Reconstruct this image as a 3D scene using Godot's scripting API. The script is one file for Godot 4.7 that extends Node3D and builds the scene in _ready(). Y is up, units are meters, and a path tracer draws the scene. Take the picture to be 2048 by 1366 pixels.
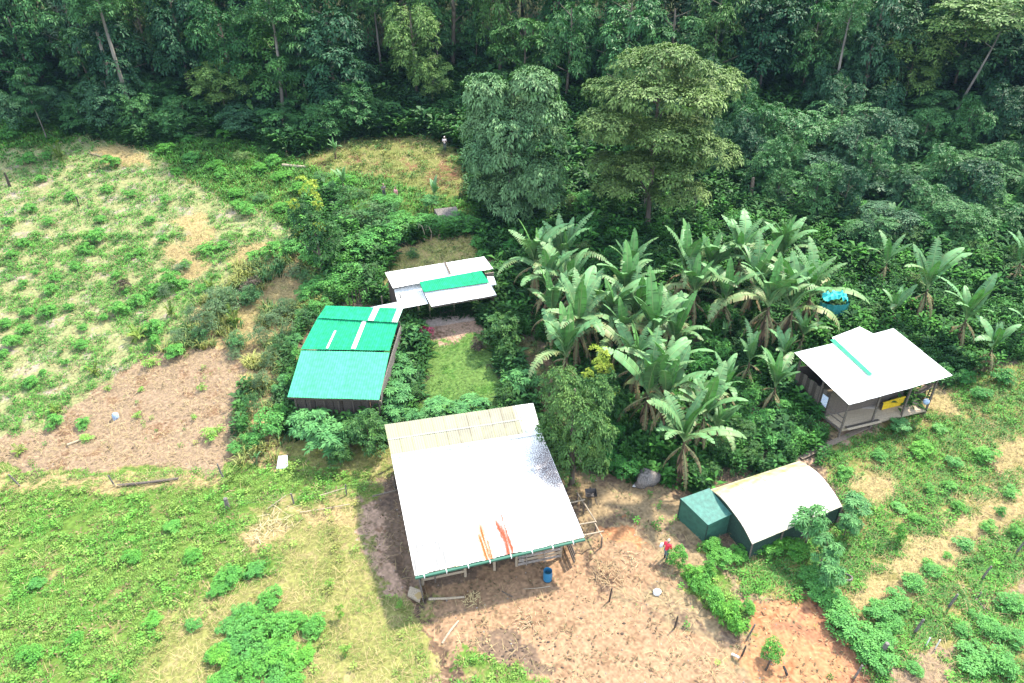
extends Node3D
# A hillside farm at the edge of a rain forest, seen from the air: barn, green-roofed house, long house,
# stilt house and mesh hall among bananas, fields and forest. Metres, y up, the forest lies towards -z.

var rng := RandomNumberGenerator.new()
var taken := {}
var bumps := FastNoiseLite.new()
var clumps := FastNoiseLite.new()
var M := {}
var S := {}
var auto_items := []
var marks := []


func _ready() -> void:
	rng.seed = 4711
	camera_and_light()
	bumps.seed = 3; bumps.frequency = 0.22
	clumps.seed = 9; clumps.frequency = 0.9
	make_materials()
	make_classes()
	make_ground()
	barn()
	green_house()
	long_house()
	stilt_house()
	mesh_hall()
	small_things()
	fences()
	people()
	bananas()
	shrubs()
	trees()
	cover()
	name_the_plants()


func camera_and_light() -> void:
	var cam := Camera3D.new(); cam.name = "camera"
	cam.position = Vector3(0, 34, 0); cam.rotation_degrees = Vector3(-32, 0, 0)
	cam.fov = 52.0; cam.near = 0.5; cam.far = 1500.0
	add_child(cam); cam.current = true
	var env := Environment.new()
	env.background_mode = Environment.BG_SKY
	var sm := ProceduralSkyMaterial.new()
	sm.sky_top_color = Color(0.76, 0.82, 0.90); sm.sky_horizon_color = Color(0.88, 0.90, 0.92)
	sm.sky_curve = 0.2; sm.ground_bottom_color = Color(0.2, 0.25, 0.15); sm.ground_horizon_color = Color(0.7, 0.75, 0.75)
	sm.sun_angle_max = 20.0
	var sky := Sky.new(); sky.sky_material = sm; env.sky = sky
	env.background_energy_multiplier = 1.35
	env.ambient_light_source = Environment.AMBIENT_SOURCE_SKY
	env.tonemap_mode = Environment.TONE_MAPPER_LINEAR
	env.tonemap_exposure = 2.85
	env.sdfgi_enabled = true; env.ssao_enabled = true; env.ssil_enabled = true
	env.fog_enabled = true; env.fog_density = 0.0001; env.fog_light_color = Color(0.66, 0.82, 0.98)
	var we := WorldEnvironment.new(); we.name = "environment"; we.environment = env; add_child(we)
	var sun := DirectionalLight3D.new(); sun.name = "sun"
	sun.light_color = Color(1.0, 0.965, 0.90); sun.light_energy = 1.35; sun.light_angular_distance = 3.0
	sun.shadow_enabled = true
	add_child(sun)
	sun.look_at_from_position(Vector3(26, 50, -22), Vector3.ZERO)


# ---------------------------------------------------------------- ground height
func soft(t: float, w: float) -> float:
	return w * log(1.0 + exp(t / w)) if t / w < 30.0 else t

func base_h(_x: float, z: float) -> float:
	return 0.175 * soft(-z - 34.0, 4.0) + 0.22 * soft(-z - 92.0, 6.0)

func seg_dist(p: Vector2, line: Array) -> float:
	var best := 1e9
	for i in line.size() - 1:
		best = minf(best, p.distance_to(Geometry2D.get_closest_point_to_segment(p, line[i], line[i + 1])))
	return best

var ditch_a := [Vector2(-6.63, -29.05), Vector2(-5.32, -26.07), Vector2(-4.51, -24.77), Vector2(-3.89, -23.39), Vector2(-3.47, -22.22), Vector2(-3.12, -20.98), Vector2(-3.00, -20.32)]
var ditch_b := [Vector2(4.16, -30.18), Vector2(4.47, -28.69), Vector2(4.67, -27.61), Vector2(5.53, -26.57), Vector2(7.51, -25.41), Vector2(8.91, -24.61), Vector2(11.08, -23.84), Vector2(11.68, -22.80), Vector2(11.60, -21.22), Vector2(11.50, -20.58)]

func gy(x: float, z: float) -> float:
	var h := base_h(x, z)
	if z > -75.0 and absf(x) < 45.0:
		h += bumps.get_noise_2d(x, z) * 0.09 + bumps.get_noise_2d(x * 4.0, z * 4.0) * 0.03
	if z > -36.0 and z < -18.0 and x > -9.0 and x < 14.0:
		var p := Vector2(x, z)
		h -= 0.32 * (1.0 - smoothstep(0.12, 0.55, seg_dist(p, ditch_a))) + 0.18 * (1.0 - smoothstep(0.08, 0.4, seg_dist(p, ditch_b)))
	return h

func on(p: Vector2, up := 0.0) -> Vector3:
	return Vector3(p.x, gy(p.x, p.y) + up, p.y)


# ---------------------------------------------------------------- scene helpers
func numbered(called: String) -> String:
	if not taken.has(called):
		taken[called] = 0
		return called
	taken[called] += 1
	return "%s_%03d" % [called, taken[called]]

func tag(o: Node, label: String, category: String, group := "") -> void:
	if label != "": o.set_meta("label", label)
	o.set_meta("category", category)
	if group != "": o.set_meta("group", group)

func thing(called: String, label: String, category: String, at: Vector3, group := "", turn := 0.0) -> Node3D:
	var o := Node3D.new(); o.name = numbered(called); add_child(o, true)
	o.position = at; o.rotation.y = turn
	tag(o, label, category, group)
	return o

func mesh_node(called: String, mesh: Mesh, m: Material, parent: Node) -> MeshInstance3D:
	var o := MeshInstance3D.new(); o.mesh = mesh; o.material_override = m
	o.name = numbered(called) if parent == self else called
	parent.add_child(o, true)
	return o

# a part whose points are given in the place's own metres: they are made relative to the thing it belongs to
func part(called: String, b: MB, m: Material, parent: Node3D) -> MeshInstance3D:
	var off := Vector3.ZERO
	var p: Node = parent
	while p != self:
		off += (p as Node3D).position
		p = p.get_parent()
	b.shift(-off)
	return mesh_node(called, b.mesh(), m, parent)

func single(called: String, label: String, category: String, b: MB, m: Material, at: Vector3, group := "") -> MeshInstance3D:
	b.shift(-at)
	var o := mesh_node(called, b.mesh(), m, self)
	o.position = at
	tag(o, label, category, group)
	return o


class MB:
	var v := PackedVector3Array(); var n := PackedVector3Array(); var c := PackedColorArray()
	var t := PackedVector2Array(); var t2 := PackedVector2Array(); var ix := PackedInt32Array()
	var col := Color(1, 1, 1)

	func shift(by: Vector3) -> void:
		for i in v.size(): v[i] += by

	func put(p: Vector3, nn: Vector3, uv := Vector2.ZERO) -> int:
		v.append(p); n.append(nn); c.append(col); t.append(uv)
		return v.size() - 1

	# corners counterclockwise as seen from the front
	func quad(a: Vector3, b: Vector3, d: Vector3, e: Vector3, ua := Vector2.ZERO, ub := Vector2.RIGHT, ud := Vector2.ONE, ue := Vector2.DOWN) -> void:
		var nn := (b - a).cross(e - a).normalized()
		if nn == Vector3.ZERO: nn = (d - b).cross(e - b).normalized()
		var i := put(a, nn, ua); put(b, nn, ub); put(d, nn, ud); put(e, nn, ue)
		ix.append_array([i, i + 2, i + 1, i, i + 3, i + 2])

	func tri(a: Vector3, b: Vector3, d: Vector3) -> void:
		var nn := (b - a).cross(d - a).normalized()
		var i := put(a, nn); put(b, nn); put(d, nn)
		ix.append_array([i, i + 2, i + 1])

	# a bar with square ends and slightly cut edges between two points
	func bar(p: Vector3, q: Vector3, w: float, h: float, up := Vector3.UP) -> void:
		var f := (q - p).normalized()
		if absf(f.dot(up)) > 0.95: up = Vector3.RIGHT
		var s := f.cross(up).normalized(); var u := s.cross(f).normalized()
		var k := minf(w, h) * 0.14
		var ring := [Vector2(w / 2 - k, -h / 2), Vector2(w / 2, -h / 2 + k), Vector2(w / 2, h / 2 - k), Vector2(w / 2 - k, h / 2), Vector2(-w / 2 + k, h / 2), Vector2(-w / 2, h / 2 - k), Vector2(-w / 2, -h / 2 + k), Vector2(-w / 2 + k, -h / 2)]
		var l := p.distance_to(q)
		for i in 8:
			var a: Vector2 = ring[i]; var b: Vector2 = ring[(i + 1) % 8]
			var pa := s * a.x + u * a.y; var pb := s * b.x + u * b.y
			quad(p + pa, q + pa, q + pb, p + pb, Vector2(0, i * 0.1), Vector2(l, i * 0.1), Vector2(l, i * 0.1 + 0.1), Vector2(0, i * 0.1 + 0.1))
		for e in 2:
			var o := p if e == 0 else q
			for i in [1, 3, 5]:
				var a: Vector2 = ring[0]; var b: Vector2 = ring[i]; var d: Vector2 = ring[i + 1]; var g: Vector2 = ring[(i + 2) % 8]
				if e == 0: quad(o + s * a.x + u * a.y, o + s * b.x + u * b.y, o + s * d.x + u * d.y, o + s * g.x + u * g.y)
				else: quad(o + s * g.x + u * g.y, o + s * d.x + u * d.y, o + s * b.x + u * b.y, o + s * a.x + u * a.y)

	func tube(path: Array, radii: Array, sides := 6, capped := true) -> void:
		var first := v.size(); var last := path.size() - 1
		var ref := Vector3(0.31, 0.2, 0.93)
		for k in path.size():
			var f: Vector3 = (path[mini(k + 1, last)] - path[maxi(k - 1, 0)]).normalized()
			if absf(f.dot(ref)) > 0.9: ref = Vector3(0.9, 0.1, 0.3)
			var s := f.cross(ref).normalized(); var u := s.cross(f)
			for j in sides + 1:
				var a := TAU * j / sides
				var d := s * cos(a) + u * sin(a)
				put(path[k] + d * radii[k], d, Vector2(float(j) / sides, k))
		for k in last:
			for j in sides:
				var i := first + k * (sides + 1) + j
				ix.append_array([i, i + 1, i + sides + 1, i + 1, i + sides + 2, i + sides + 1])
		if capped:
			for e in 2:
				var f: Vector3 = (path[0] - path[1]).normalized() if e == 0 else (path[last] - path[last - 1]).normalized()
				var m := put(path[0] if e == 0 else path[last], f)
				var r := first if e == 0 else first + last * (sides + 1)
				for j in sides:
					var p := put(v[r + j], f); var q := put(v[r + j + 1], f)
					ix.append_array([m, q, p] if e == 0 else [m, p, q])

	# a folded leaf: base, two edges, tip
	func leaf(p: Vector3, dir: Vector3, up: Vector3, l: float, w: float, droop := 0.25) -> void:
		var s := dir.cross(up).normalized() * w * 0.5
		var mid := p + dir * l * 0.45
		var tip := p + dir * l - Vector3(0, droop * l, 0)
		var lift := up * w * 0.12
		var nn := (s.cross(dir)).normalized()
		var over := nn.y < 0.0
		if over: nn = -nn
		var i := put(p, nn); put(mid + s + lift, nn); put(tip, nn); put(mid - s + lift, nn)
		if over: ix.append_array([i, i + 1, i + 2, i, i + 2, i + 3])
		else: ix.append_array([i, i + 2, i + 1, i, i + 3, i + 2])

	func blob(at: Vector3, r: Vector3, noise: FastNoiseLite, rough: float, seg := 12, flat_base := false) -> void:
		var first := v.size()
		var rows := seg / 2
		for k in rows + 1:
			var th := PI * k / rows
			for j in seg + 1:
				var ph := TAU * (j % seg) / seg
				var d := Vector3(sin(th) * cos(ph), cos(th), sin(th) * sin(ph))
				var q := d * r * (1.0 + rough * noise.get_noise_3d(d.x * 2.0 + at.x, d.y * 2.0, d.z * 2.0 + at.z))
				if flat_base and q.y < -0.12 * r.y: q.y = -0.12 * r.y
				put(at + q, (d / r).normalized(), Vector2(float(j) / seg, float(k) / rows))
		for k in rows:
			for j in seg:
				var i := first + k * (seg + 1) + j
				ix.append_array([i, i + seg + 1, i + 1, i + 1, i + seg + 1, i + seg + 2])

	func mesh() -> ArrayMesh:
		var a := []; a.resize(Mesh.ARRAY_MAX)
		a[Mesh.ARRAY_VERTEX] = v; a[Mesh.ARRAY_NORMAL] = n; a[Mesh.ARRAY_COLOR] = c; a[Mesh.ARRAY_TEX_UV] = t; a[Mesh.ARRAY_INDEX] = ix
		if t2.size() == v.size(): a[Mesh.ARRAY_TEX_UV2] = t2
		var m := ArrayMesh.new(); m.add_surface_from_arrays(Mesh.PRIMITIVE_TRIANGLES, a)
		return m


# ---------------------------------------------------------------- materials
func lin(r: float, g: float, b: float) -> Color:
	return Color(r, g, b).linear_to_srgb()

func mat(c: Color, rough := 0.85, vertex := false, metal := 0.0) -> StandardMaterial3D:
	var m := StandardMaterial3D.new()
	m.albedo_color = c; m.roughness = rough; m.metallic = metal; m.vertex_color_use_as_albedo = vertex
	m.cull_mode = BaseMaterial3D.CULL_DISABLED
	return m

func grain(m: StandardMaterial3D, freq: float, dark: float, scale: Vector3, bump := 0.0) -> StandardMaterial3D:
	# fine uneven colour and relief, laid on in the object's own metres
	var key := "grain%s_%s" % [freq, dark]
	if not S.has(key):
		var nz := FastNoiseLite.new(); nz.seed = 21; nz.frequency = freq; nz.fractal_octaves = 5
		var tx := NoiseTexture2D.new(); tx.width = 256; tx.height = 256; tx.seamless = true; tx.noise = nz
		var g := Gradient.new(); g.set_color(0, Color(dark, dark, dark)); g.set_color(1, Color(1, 1, 1)); tx.color_ramp = g
		S[key] = tx
	m.albedo_texture = S[key]; m.uv1_triplanar = true; m.uv1_scale = scale
	if bump > 0.0:
		if not S.has(key + "n"):
			var nz2 := FastNoiseLite.new(); nz2.seed = 22; nz2.frequency = freq * 1.5; nz2.fractal_octaves = 4
			var tn := NoiseTexture2D.new(); tn.width = 256; tn.height = 256; tn.seamless = true; tn.as_normal_map = true; tn.bump_strength = 6.0; tn.noise = nz2
			S[key + "n"] = tn
		m.normal_enabled = true; m.normal_texture = S[key + "n"]; m.normal_scale = bump
	return m

func leafy(tint: Color, rough := 0.6, glow := 0.5, shine := 0.3) -> StandardMaterial3D:
	var m := mat(tint, rough, true)
	m.backlight_enabled = true; m.backlight = Color(glow * 0.75, glow, glow * 0.35)
	m.metallic_specular = shine
	return m

func make_materials() -> void:
	M.leaf = leafy(Color(1, 1, 1))
	M.leaf_dark = leafy(lin(0.55, 0.72, 0.68))
	M.leaf_gold = leafy(lin(1.35, 1.1, 0.8).clamp())
	M.leaf_grey = leafy(lin(0.92, 1.0, 0.97), 0.52, 0.5, 0.34)
	M.leaf_lime = leafy(lin(1.0, 1.0, 0.7), 0.6)
	M.banana = leafy(Color(1, 1, 1), 0.5, 0.45, 0.33)
	M.dead = leafy(Color(1, 1, 1), 0.9, 0.2)
	M.bark = grain(mat(lin(0.22, 0.18, 0.14), 0.95, true), 0.03, 0.45, Vector3(1.2, 0.4, 1.2), 0.6)
	M.wood = grain(mat(lin(0.30, 0.23, 0.17), 0.9), 0.03, 0.5, Vector3(1.5, 1.5, 1.5), 0.4)
	M.old_wood = grain(mat(lin(0.23, 0.185, 0.15), 0.95), 0.03, 0.4, Vector3(1.5, 1.5, 1.5), 0.5)
	M.pale_wood = grain(mat(lin(0.52, 0.42, 0.30), 0.85), 0.03, 0.6, Vector3(1.5, 1.5, 1.5), 0.3)
	M.dark_wood = grain(mat(lin(0.085, 0.065, 0.05), 0.9), 0.03, 0.5, Vector3(1.2, 1.2, 1.2), 0.4)
	M.pink_wall = grain(mat(lin(0.46, 0.37, 0.32), 0.9), 0.02, 0.7, Vector3(0.6, 0.6, 0.6), 0.2)
	M.concrete = grain(mat(lin(0.42, 0.37, 0.33), 0.95), 0.03, 0.6, Vector3(0.9, 0.9, 0.9), 0.4)
	M.rock = grain(mat(lin(0.27, 0.24, 0.22), 0.95), 0.03, 0.45, Vector3(0.9, 0.9, 0.9), 1.0)
	M.teal_cloth = grain(mat(lin(0.025, 0.30, 0.30), 0.8), 0.03, 0.7, Vector3(0.8, 0.8, 0.8), 0.3)
	M.turquoise_cloth = grain(mat(lin(0.03, 0.55, 0.56), 0.7), 0.02, 0.75, Vector3(0.8, 0.8, 0.8), 0.3)
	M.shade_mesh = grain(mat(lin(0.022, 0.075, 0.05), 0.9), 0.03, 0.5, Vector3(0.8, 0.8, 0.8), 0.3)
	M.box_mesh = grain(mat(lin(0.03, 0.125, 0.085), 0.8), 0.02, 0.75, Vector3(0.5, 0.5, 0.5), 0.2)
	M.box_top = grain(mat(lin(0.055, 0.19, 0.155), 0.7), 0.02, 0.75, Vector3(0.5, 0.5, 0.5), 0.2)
	M.gutter = mat(lin(0.02, 0.10, 0.065), 0.6)
	M.white_paint = grain(mat(lin(0.78, 0.78, 0.76), 0.5), 0.02, 0.85, Vector3(0.6, 0.6, 0.6))
	M.zinc = grain(mat(lin(0.74, 0.75, 0.75), 0.6, true, 0.0), 0.02, 0.86, Vector3(0.5, 0.5, 0.5), 0.1)
	M.green_metal = grain(mat(lin(0.02, 0.40, 0.19), 0.7, true), 0.02, 0.68, Vector3(0.4, 0.4, 0.4), 0.1)
	M.faded_metal = grain(mat(lin(0.075, 0.45, 0.25), 0.7, true), 0.02, 0.76, Vector3(0.4, 0.4, 0.4), 0.1)
	for k in [M.green_metal, M.faded_metal, M.zinc]: k.metallic_specular = 0.2
	M.yellow = grain(mat(lin(0.75, 0.50, 0.01), 0.6), 0.02, 0.8, Vector3(0.8, 0.8, 0.8))
	M.blue_drum = grain(mat(lin(0.03, 0.22, 0.42), 0.45), 0.03, 0.7, Vector3(1.5, 1.5, 1.5))
	M.dark_water = mat(lin(0.03, 0.12, 0.16), 0.08)
	M.iron = grain(mat(lin(0.10, 0.09, 0.09), 0.6, false, 0.4), 0.03, 0.6, Vector3(2, 2, 2))
	M.wire = mat(lin(0.16, 0.13, 0.11), 0.8)
	M.white_cloth = grain(mat(lin(0.72, 0.73, 0.75), 0.8), 0.02, 0.8, Vector3(1, 1, 1), 0.3)
	M.blue_cloth = grain(mat(lin(0.42, 0.55, 0.75), 0.8), 0.02, 0.7, Vector3(1, 1, 1), 0.3)
	M.dung = grain(mat(lin(0.10, 0.075, 0.055), 1.0), 0.03, 0.4, Vector3(2, 2, 2), 1.0)
	M.straw = mat(lin(1, 1, 1), 0.95, true)
	M.straw.backlight_enabled = true; M.straw.backlight = Color(0.3, 0.25, 0.15)
	M.skin = mat(Color(1, 1, 1), 0.7, true)
	M.puddle = mat(lin(0.34, 0.25, 0.12), 0.12)
	M.black = mat(lin(0.02, 0.02, 0.02), 0.6)
	M.purple_cloth = mat(lin(0.30, 0.22, 0.40), 0.8)


# ---------------------------------------------------------------- what grows where: kinds of ground and their outlines
const CELL := 0.25
const X0 := -75.0
const D0 := 15.0
const NX := 600
const ND := 360
var kinds := []
var plots := []
var raster := PackedByteArray()
var patch := FastNoiseLite.new()

# a, b: the two soil or litter colours that mix; grass, weed, straw: plants to the square metre; mix: share of green
func kind(a: Color, b: Color, grass: float, weed: float, straw: float, g0: Color, g1: Color, tall := 1.0, green := 0.5) -> int:
	kinds.append({"a": a, "b": b, "grass": grass, "weed": weed, "straw": straw, "g0": g0, "g1": g1, "tall": tall, "green": green})
	return kinds.size() - 1

func make_classes() -> void:
	patch.seed = 77; patch.frequency = 0.33; patch.fractal_octaves = 4
	var lime := Color(0.11, 0.31, 0.045); var yell := Color(0.20, 0.32, 0.065); var mid := Color(0.07, 0.19, 0.04); var deep := Color(0.035, 0.11, 0.035); var gold := Color(0.24, 0.25, 0.07); var fresh := Color(0.075, 0.235, 0.04)
	var soil := Color(0.145, 0.085, 0.052); var pale := Color(0.19, 0.135, 0.09); var brown := Color(0.122, 0.083, 0.058); var mud := Color(0.086, 0.061, 0.047); var red := Color(0.259, 0.137, 0.072); var ash := Color(0.255, 0.21, 0.17); var straw := Color(0.302, 0.223, 0.108)
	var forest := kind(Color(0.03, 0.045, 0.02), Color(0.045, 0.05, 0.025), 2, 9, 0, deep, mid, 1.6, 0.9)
	var field := kind(ash, Color(0.18, 0.19, 0.085), 20, 5.4, 3, fresh, lime, 0.9, 0.68)
	var lush := kind(Color(0.06, 0.09, 0.03), Color(0.09, 0.11, 0.03), 14, 5.4, 0.5, mid, lime, 1.4, 0.95)
	var fallow := kind(soil, pale, 0.5, 0.25, 7, fresh, gold, 0.7, 0.15)
	var brush := kind(brown, straw, 9, 2.5, 5, deep, gold, 2.2, 0.6)
	var pasture := kind(Color(0.17, 0.15, 0.06), Color(0.075, 0.125, 0.025), 38, 5.4, 1, lime, yell, 0.75, 0.8)
	var thin := kind(Color(0.23, 0.185, 0.09), Color(0.15, 0.15, 0.05), 24, 1.0, 5, yell, gold, 0.6, 0.55)
	var worn := kind(mud, brown, 0.3, 0.1, 1, mid, yell, 0.6, 0.1)
	var path := kind(soil, Color(0.27, 0.18, 0.13), 0.4, 0.1, 1.5, mid, yell, 0.6, 0.1)
	var yard := kind(Color(0.165, 0.10, 0.06), Color(0.22, 0.14, 0.085), 0.15, 0.05, 1.4, yell, gold, 0.5, 0.05)
	var damp := kind(brown, Color(0.20, 0.145, 0.085), 4, 0.5, 1, mid, lime, 0.5, 0.3)
	var road := kind(Color(0.245, 0.105, 0.05), Color(0.275, 0.14, 0.072), 0.1, 0.05, 0.5, mid, yell, 0.5, 0.02)
	var bank := kind(Color(0.15, 0.068, 0.042), Color(0.22, 0.105, 0.06), 0.6, 0.3, 1, mid, yell, 0.6, 0.08)
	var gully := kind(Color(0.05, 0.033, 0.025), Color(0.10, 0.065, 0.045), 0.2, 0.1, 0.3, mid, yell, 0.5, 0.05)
	var meadow := kind(Color(0.06, 0.10, 0.02), Color(0.16, 0.14, 0.05), 32, 5, 2, mid, lime, 1.0, 0.88)
	var hay := kind(straw, Color(0.25, 0.20, 0.09), 6, 0.8, 16, gold, yell, 0.7, 0.15)
	var lawn := kind(Color(0.05, 0.115, 0.022), Color(0.08, 0.135, 0.035), 45, 0.5, 0, Color(0.055, 0.17, 0.03), Color(0.11, 0.22, 0.045), 0.5, 0.95)
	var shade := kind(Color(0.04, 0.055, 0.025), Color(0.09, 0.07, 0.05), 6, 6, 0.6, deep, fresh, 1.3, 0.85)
	var leaf_litter := kind(Color(0.15, 0.095, 0.065), Color(0.09, 0.085, 0.04), 5, 1.5, 1, deep, mid, 0.9, 0.45)
	var clearing := kind(Color(0.15, 0.08, 0.045), Color(0.12, 0.13, 0.04), 14, 2.5, 2, mid, gold, 0.9, 0.5)
	var backyard := kind(Color(0.34, 0.25, 0.11), Color(0.22, 0.22, 0.07), 8, 0.4, 10, mid, gold, 0.8, 0.5)
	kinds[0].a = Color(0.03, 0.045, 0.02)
	plots = [
		[thin, [Vector2(-69.68, -39.22), Vector2(-11.73, -39.22), Vector2(-4.43, -38.27), Vector2(49.83, -39.22), Vector2(30.78, -15.69), Vector2(-43.04, -15.69)]], [damp, [Vector2(-4.43, -38.27), Vector2(25.91, -38.27), Vector2(17.20, -17.87), Vector2(-2.94, -17.87)]],
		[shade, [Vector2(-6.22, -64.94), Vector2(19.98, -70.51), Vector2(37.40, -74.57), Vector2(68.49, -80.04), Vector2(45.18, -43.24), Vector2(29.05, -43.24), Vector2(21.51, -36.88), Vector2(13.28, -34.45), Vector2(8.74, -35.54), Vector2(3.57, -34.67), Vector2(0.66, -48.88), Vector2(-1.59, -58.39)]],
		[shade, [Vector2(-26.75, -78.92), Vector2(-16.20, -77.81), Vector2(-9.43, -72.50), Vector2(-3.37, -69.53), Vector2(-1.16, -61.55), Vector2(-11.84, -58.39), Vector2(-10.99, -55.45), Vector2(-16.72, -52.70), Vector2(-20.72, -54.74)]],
		[brush, [Vector2(-30.02, -58.39), Vector2(-27.54, -65.82), Vector2(-20.45, -65.82), Vector2(-16.39, -55.45), Vector2(-18.46, -52.70), Vector2(-17.83, -43.24), Vector2(-15.85, -35.54), Vector2(-18.92, -35.54), Vector2(-19.99, -40.19), Vector2(-20.75, -45.40), Vector2(-23.17, -49.49), Vector2(-28.68, -48.58)]],
		[field, [Vector2(-85.53, -83.50), Vector2(-62.25, -84.91), Vector2(-54.10, -87.03), Vector2(-42.88, -83.50), Vector2(-33.20, -75.63), Vector2(-26.79, -70.51), Vector2(-21.97, -65.82), Vector2(-22.42, -61.55), Vector2(-26.78, -63.21), Vector2(-25.83, -58.39), Vector2(-28.07, -54.05), Vector2(-27.77, -49.49), Vector2(-31.68, -45.96), Vector2(-33.97, -41.68), Vector2(-36.95, -38.98), Vector2(-47.24, -33.81)]],
		[lush, [Vector2(-44.53, -84.67), Vector2(-34.12, -86.44), Vector2(-24.95, -81.18), Vector2(-18.58, -78.36), Vector2(-16.27, -74.57), Vector2(-21.90, -72.50), Vector2(-22.59, -66.27), Vector2(-26.65, -70.02), Vector2(-31.66, -72.50), Vector2(-38.08, -78.36)]],
		[lush, [Vector2(-86.29, -93.54), Vector2(-66.14, -92.36), Vector2(-57.05, -89.40), Vector2(-53.30, -85.26), Vector2(-61.50, -83.50), Vector2(-78.71, -82.34)]],
		[hay, [Vector2(-35.12, -68.58), Vector2(-33.16, -70.51), Vector2(-29.79, -64.94), Vector2(-31.21, -63.21)]], [hay, [Vector2(-34.65, -63.21), Vector2(-33.30, -64.94), Vector2(-28.66, -59.94), Vector2(-30.49, -58.39)]], [hay, [Vector2(-23.29, -57.64), Vector2(-20.60, -59.94), Vector2(-18.97, -56.89), Vector2(-21.87, -54.05)]], [hay, [Vector2(-27.27, -63.21), Vector2(-24.27, -64.94), Vector2(-22.42, -61.55), Vector2(-25.82, -59.94)]], [hay, [Vector2(-24.53, -54.05), Vector2(-22.25, -55.45), Vector2(-21.25, -50.12), Vector2(-22.57, -48.88)]],
		[hay, [Vector2(-50.69, -83.50), Vector2(-46.35, -84.67), Vector2(-41.58, -80.04), Vector2(-46.83, -80.04)]],
		[fallow, [Vector2(-28.89, -48.58), Vector2(-23.17, -49.49), Vector2(-20.91, -45.96), Vector2(-20.33, -40.68), Vector2(-18.51, -35.32), Vector2(-23.45, -36.66), Vector2(-35.24, -35.99), Vector2(-47.24, -33.81), Vector2(-49.00, -35.99), Vector2(-36.95, -38.98), Vector2(-33.97, -41.68), Vector2(-31.68, -45.96)]],
		[clearing, [Vector2(-25.54, -81.18), Vector2(-19.86, -85.85), Vector2(-10.77, -87.03), Vector2(-5.62, -82.92), Vector2(-4.60, -73.53), Vector2(-9.39, -72.00), Vector2(-16.20, -77.81), Vector2(-22.02, -78.36)]],
		[lush, [Vector2(-19.63, -77.81), Vector2(-15.06, -77.81), Vector2(-8.39, -73.01), Vector2(-4.55, -72.50), Vector2(-3.24, -65.82), Vector2(-16.40, -65.82)]],
		[backyard, [Vector2(-12.45, -56.17), Vector2(-11.03, -63.21), Vector2(-8.74, -65.11), Vector2(-3.99, -65.64), Vector2(-2.37, -61.55), Vector2(-1.53, -55.45), Vector2(-9.92, -54.05)]],
		[pasture, [Vector2(-59.32, -35.99), Vector2(-35.36, -36.21), Vector2(-20.17, -36.21), Vector2(-19.41, -37.11), Vector2(-16.72, -36.88), Vector2(-10.38, -35.54), Vector2(-9.66, -34.24), Vector2(-14.07, -33.81), Vector2(-16.00, -31.36), Vector2(-13.81, -27.96), Vector2(-17.60, -26.91), Vector2(-20.37, -25.25), Vector2(-15.97, -17.87), Vector2(-40.84, -17.87)]],
		[thin, [Vector2(-17.59, -33.39), Vector2(-14.07, -33.81), Vector2(-10.09, -33.81), Vector2(-8.91, -29.80), Vector2(-7.54, -26.91), Vector2(-5.50, -25.57), Vector2(-4.11, -22.80), Vector2(-3.29, -17.87), Vector2(-19.52, -17.87), Vector2(-19.39, -24.93), Vector2(-17.47, -26.57), Vector2(-13.51, -27.96), Vector2(-16.00, -31.36)]],
		[pasture, [Vector2(-18.99, -36.88), Vector2(-14.80, -36.88), Vector2(-9.77, -35.99), Vector2(-9.36, -34.45), Vector2(-14.01, -33.60), Vector2(-18.71, -33.81)]],
		[hay, [Vector2(-13.91, -33.19), Vector2(-10.18, -33.39), Vector2(-9.96, -32.16), Vector2(-13.19, -31.55)]], [hay, [Vector2(-17.46, -30.96), Vector2(-15.06, -32.57), Vector2(-14.10, -31.36), Vector2(-16.05, -29.43)]],
		[worn, [Vector2(-9.26, -33.81), Vector2(-8.17, -36.88), Vector2(2.71, -38.27), Vector2(4.88, -30.57), Vector2(-5.32, -26.57), Vector2(-4.86, -24.93), Vector2(-6.48, -26.57), Vector2(-8.08, -29.43)]],
		[path, [Vector2(-10.45, -33.60), Vector2(-8.76, -33.81), Vector2(-7.62, -29.43), Vector2(-6.05, -26.57), Vector2(-4.86, -24.93), Vector2(-3.73, -23.09), Vector2(-2.94, -17.87), Vector2(-3.65, -17.87), Vector2(-4.19, -23.09), Vector2(-5.48, -25.41), Vector2(-7.66, -27.09), Vector2(-8.91, -29.80)]],
		[damp, [Vector2(2.32, -37.34), Vector2(6.10, -36.43), Vector2(10.82, -33.81), Vector2(11.22, -30.96), Vector2(12.65, -29.05), Vector2(14.25, -26.24), Vector2(12.86, -23.39), Vector2(10.92, -24.30), Vector2(6.58, -26.91), Vector2(4.23, -30.18), Vector2(3.85, -33.81)]],
		[yard, [Vector2(-5.03, -26.57), Vector2(-0.72, -28.69), Vector2(4.38, -30.18), Vector2(6.29, -26.91), Vector2(8.94, -24.77), Vector2(11.78, -23.39), Vector2(10.80, -17.87), Vector2(-2.94, -17.87), Vector2(-3.42, -22.51), Vector2(-4.25, -24.30)]],
		[yard, [Vector2(4.55, -30.38), Vector2(7.49, -31.36), Vector2(9.37, -29.43), Vector2(8.68, -27.26), Vector2(6.58, -26.91)]],
		[road, [Vector2(5.83, -32.16), Vector2(8.03, -31.75), Vector2(8.29, -30.38), Vector2(5.93, -30.18)]], 
		[pasture, [Vector2(-2.38, -22.94), Vector2(0.42, -21.94), Vector2(2.21, -21.22), Vector2(3.22, -17.87), Vector2(-2.94, -17.87), Vector2(-3.13, -22.22)]],
		[worn, [Vector2(-1.73, -23.54), Vector2(-0.11, -24.46), Vector2(1.80, -23.69), Vector2(1.87, -22.36), Vector2(0.68, -22.08), Vector2(-1.04, -22.65)]],
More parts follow.
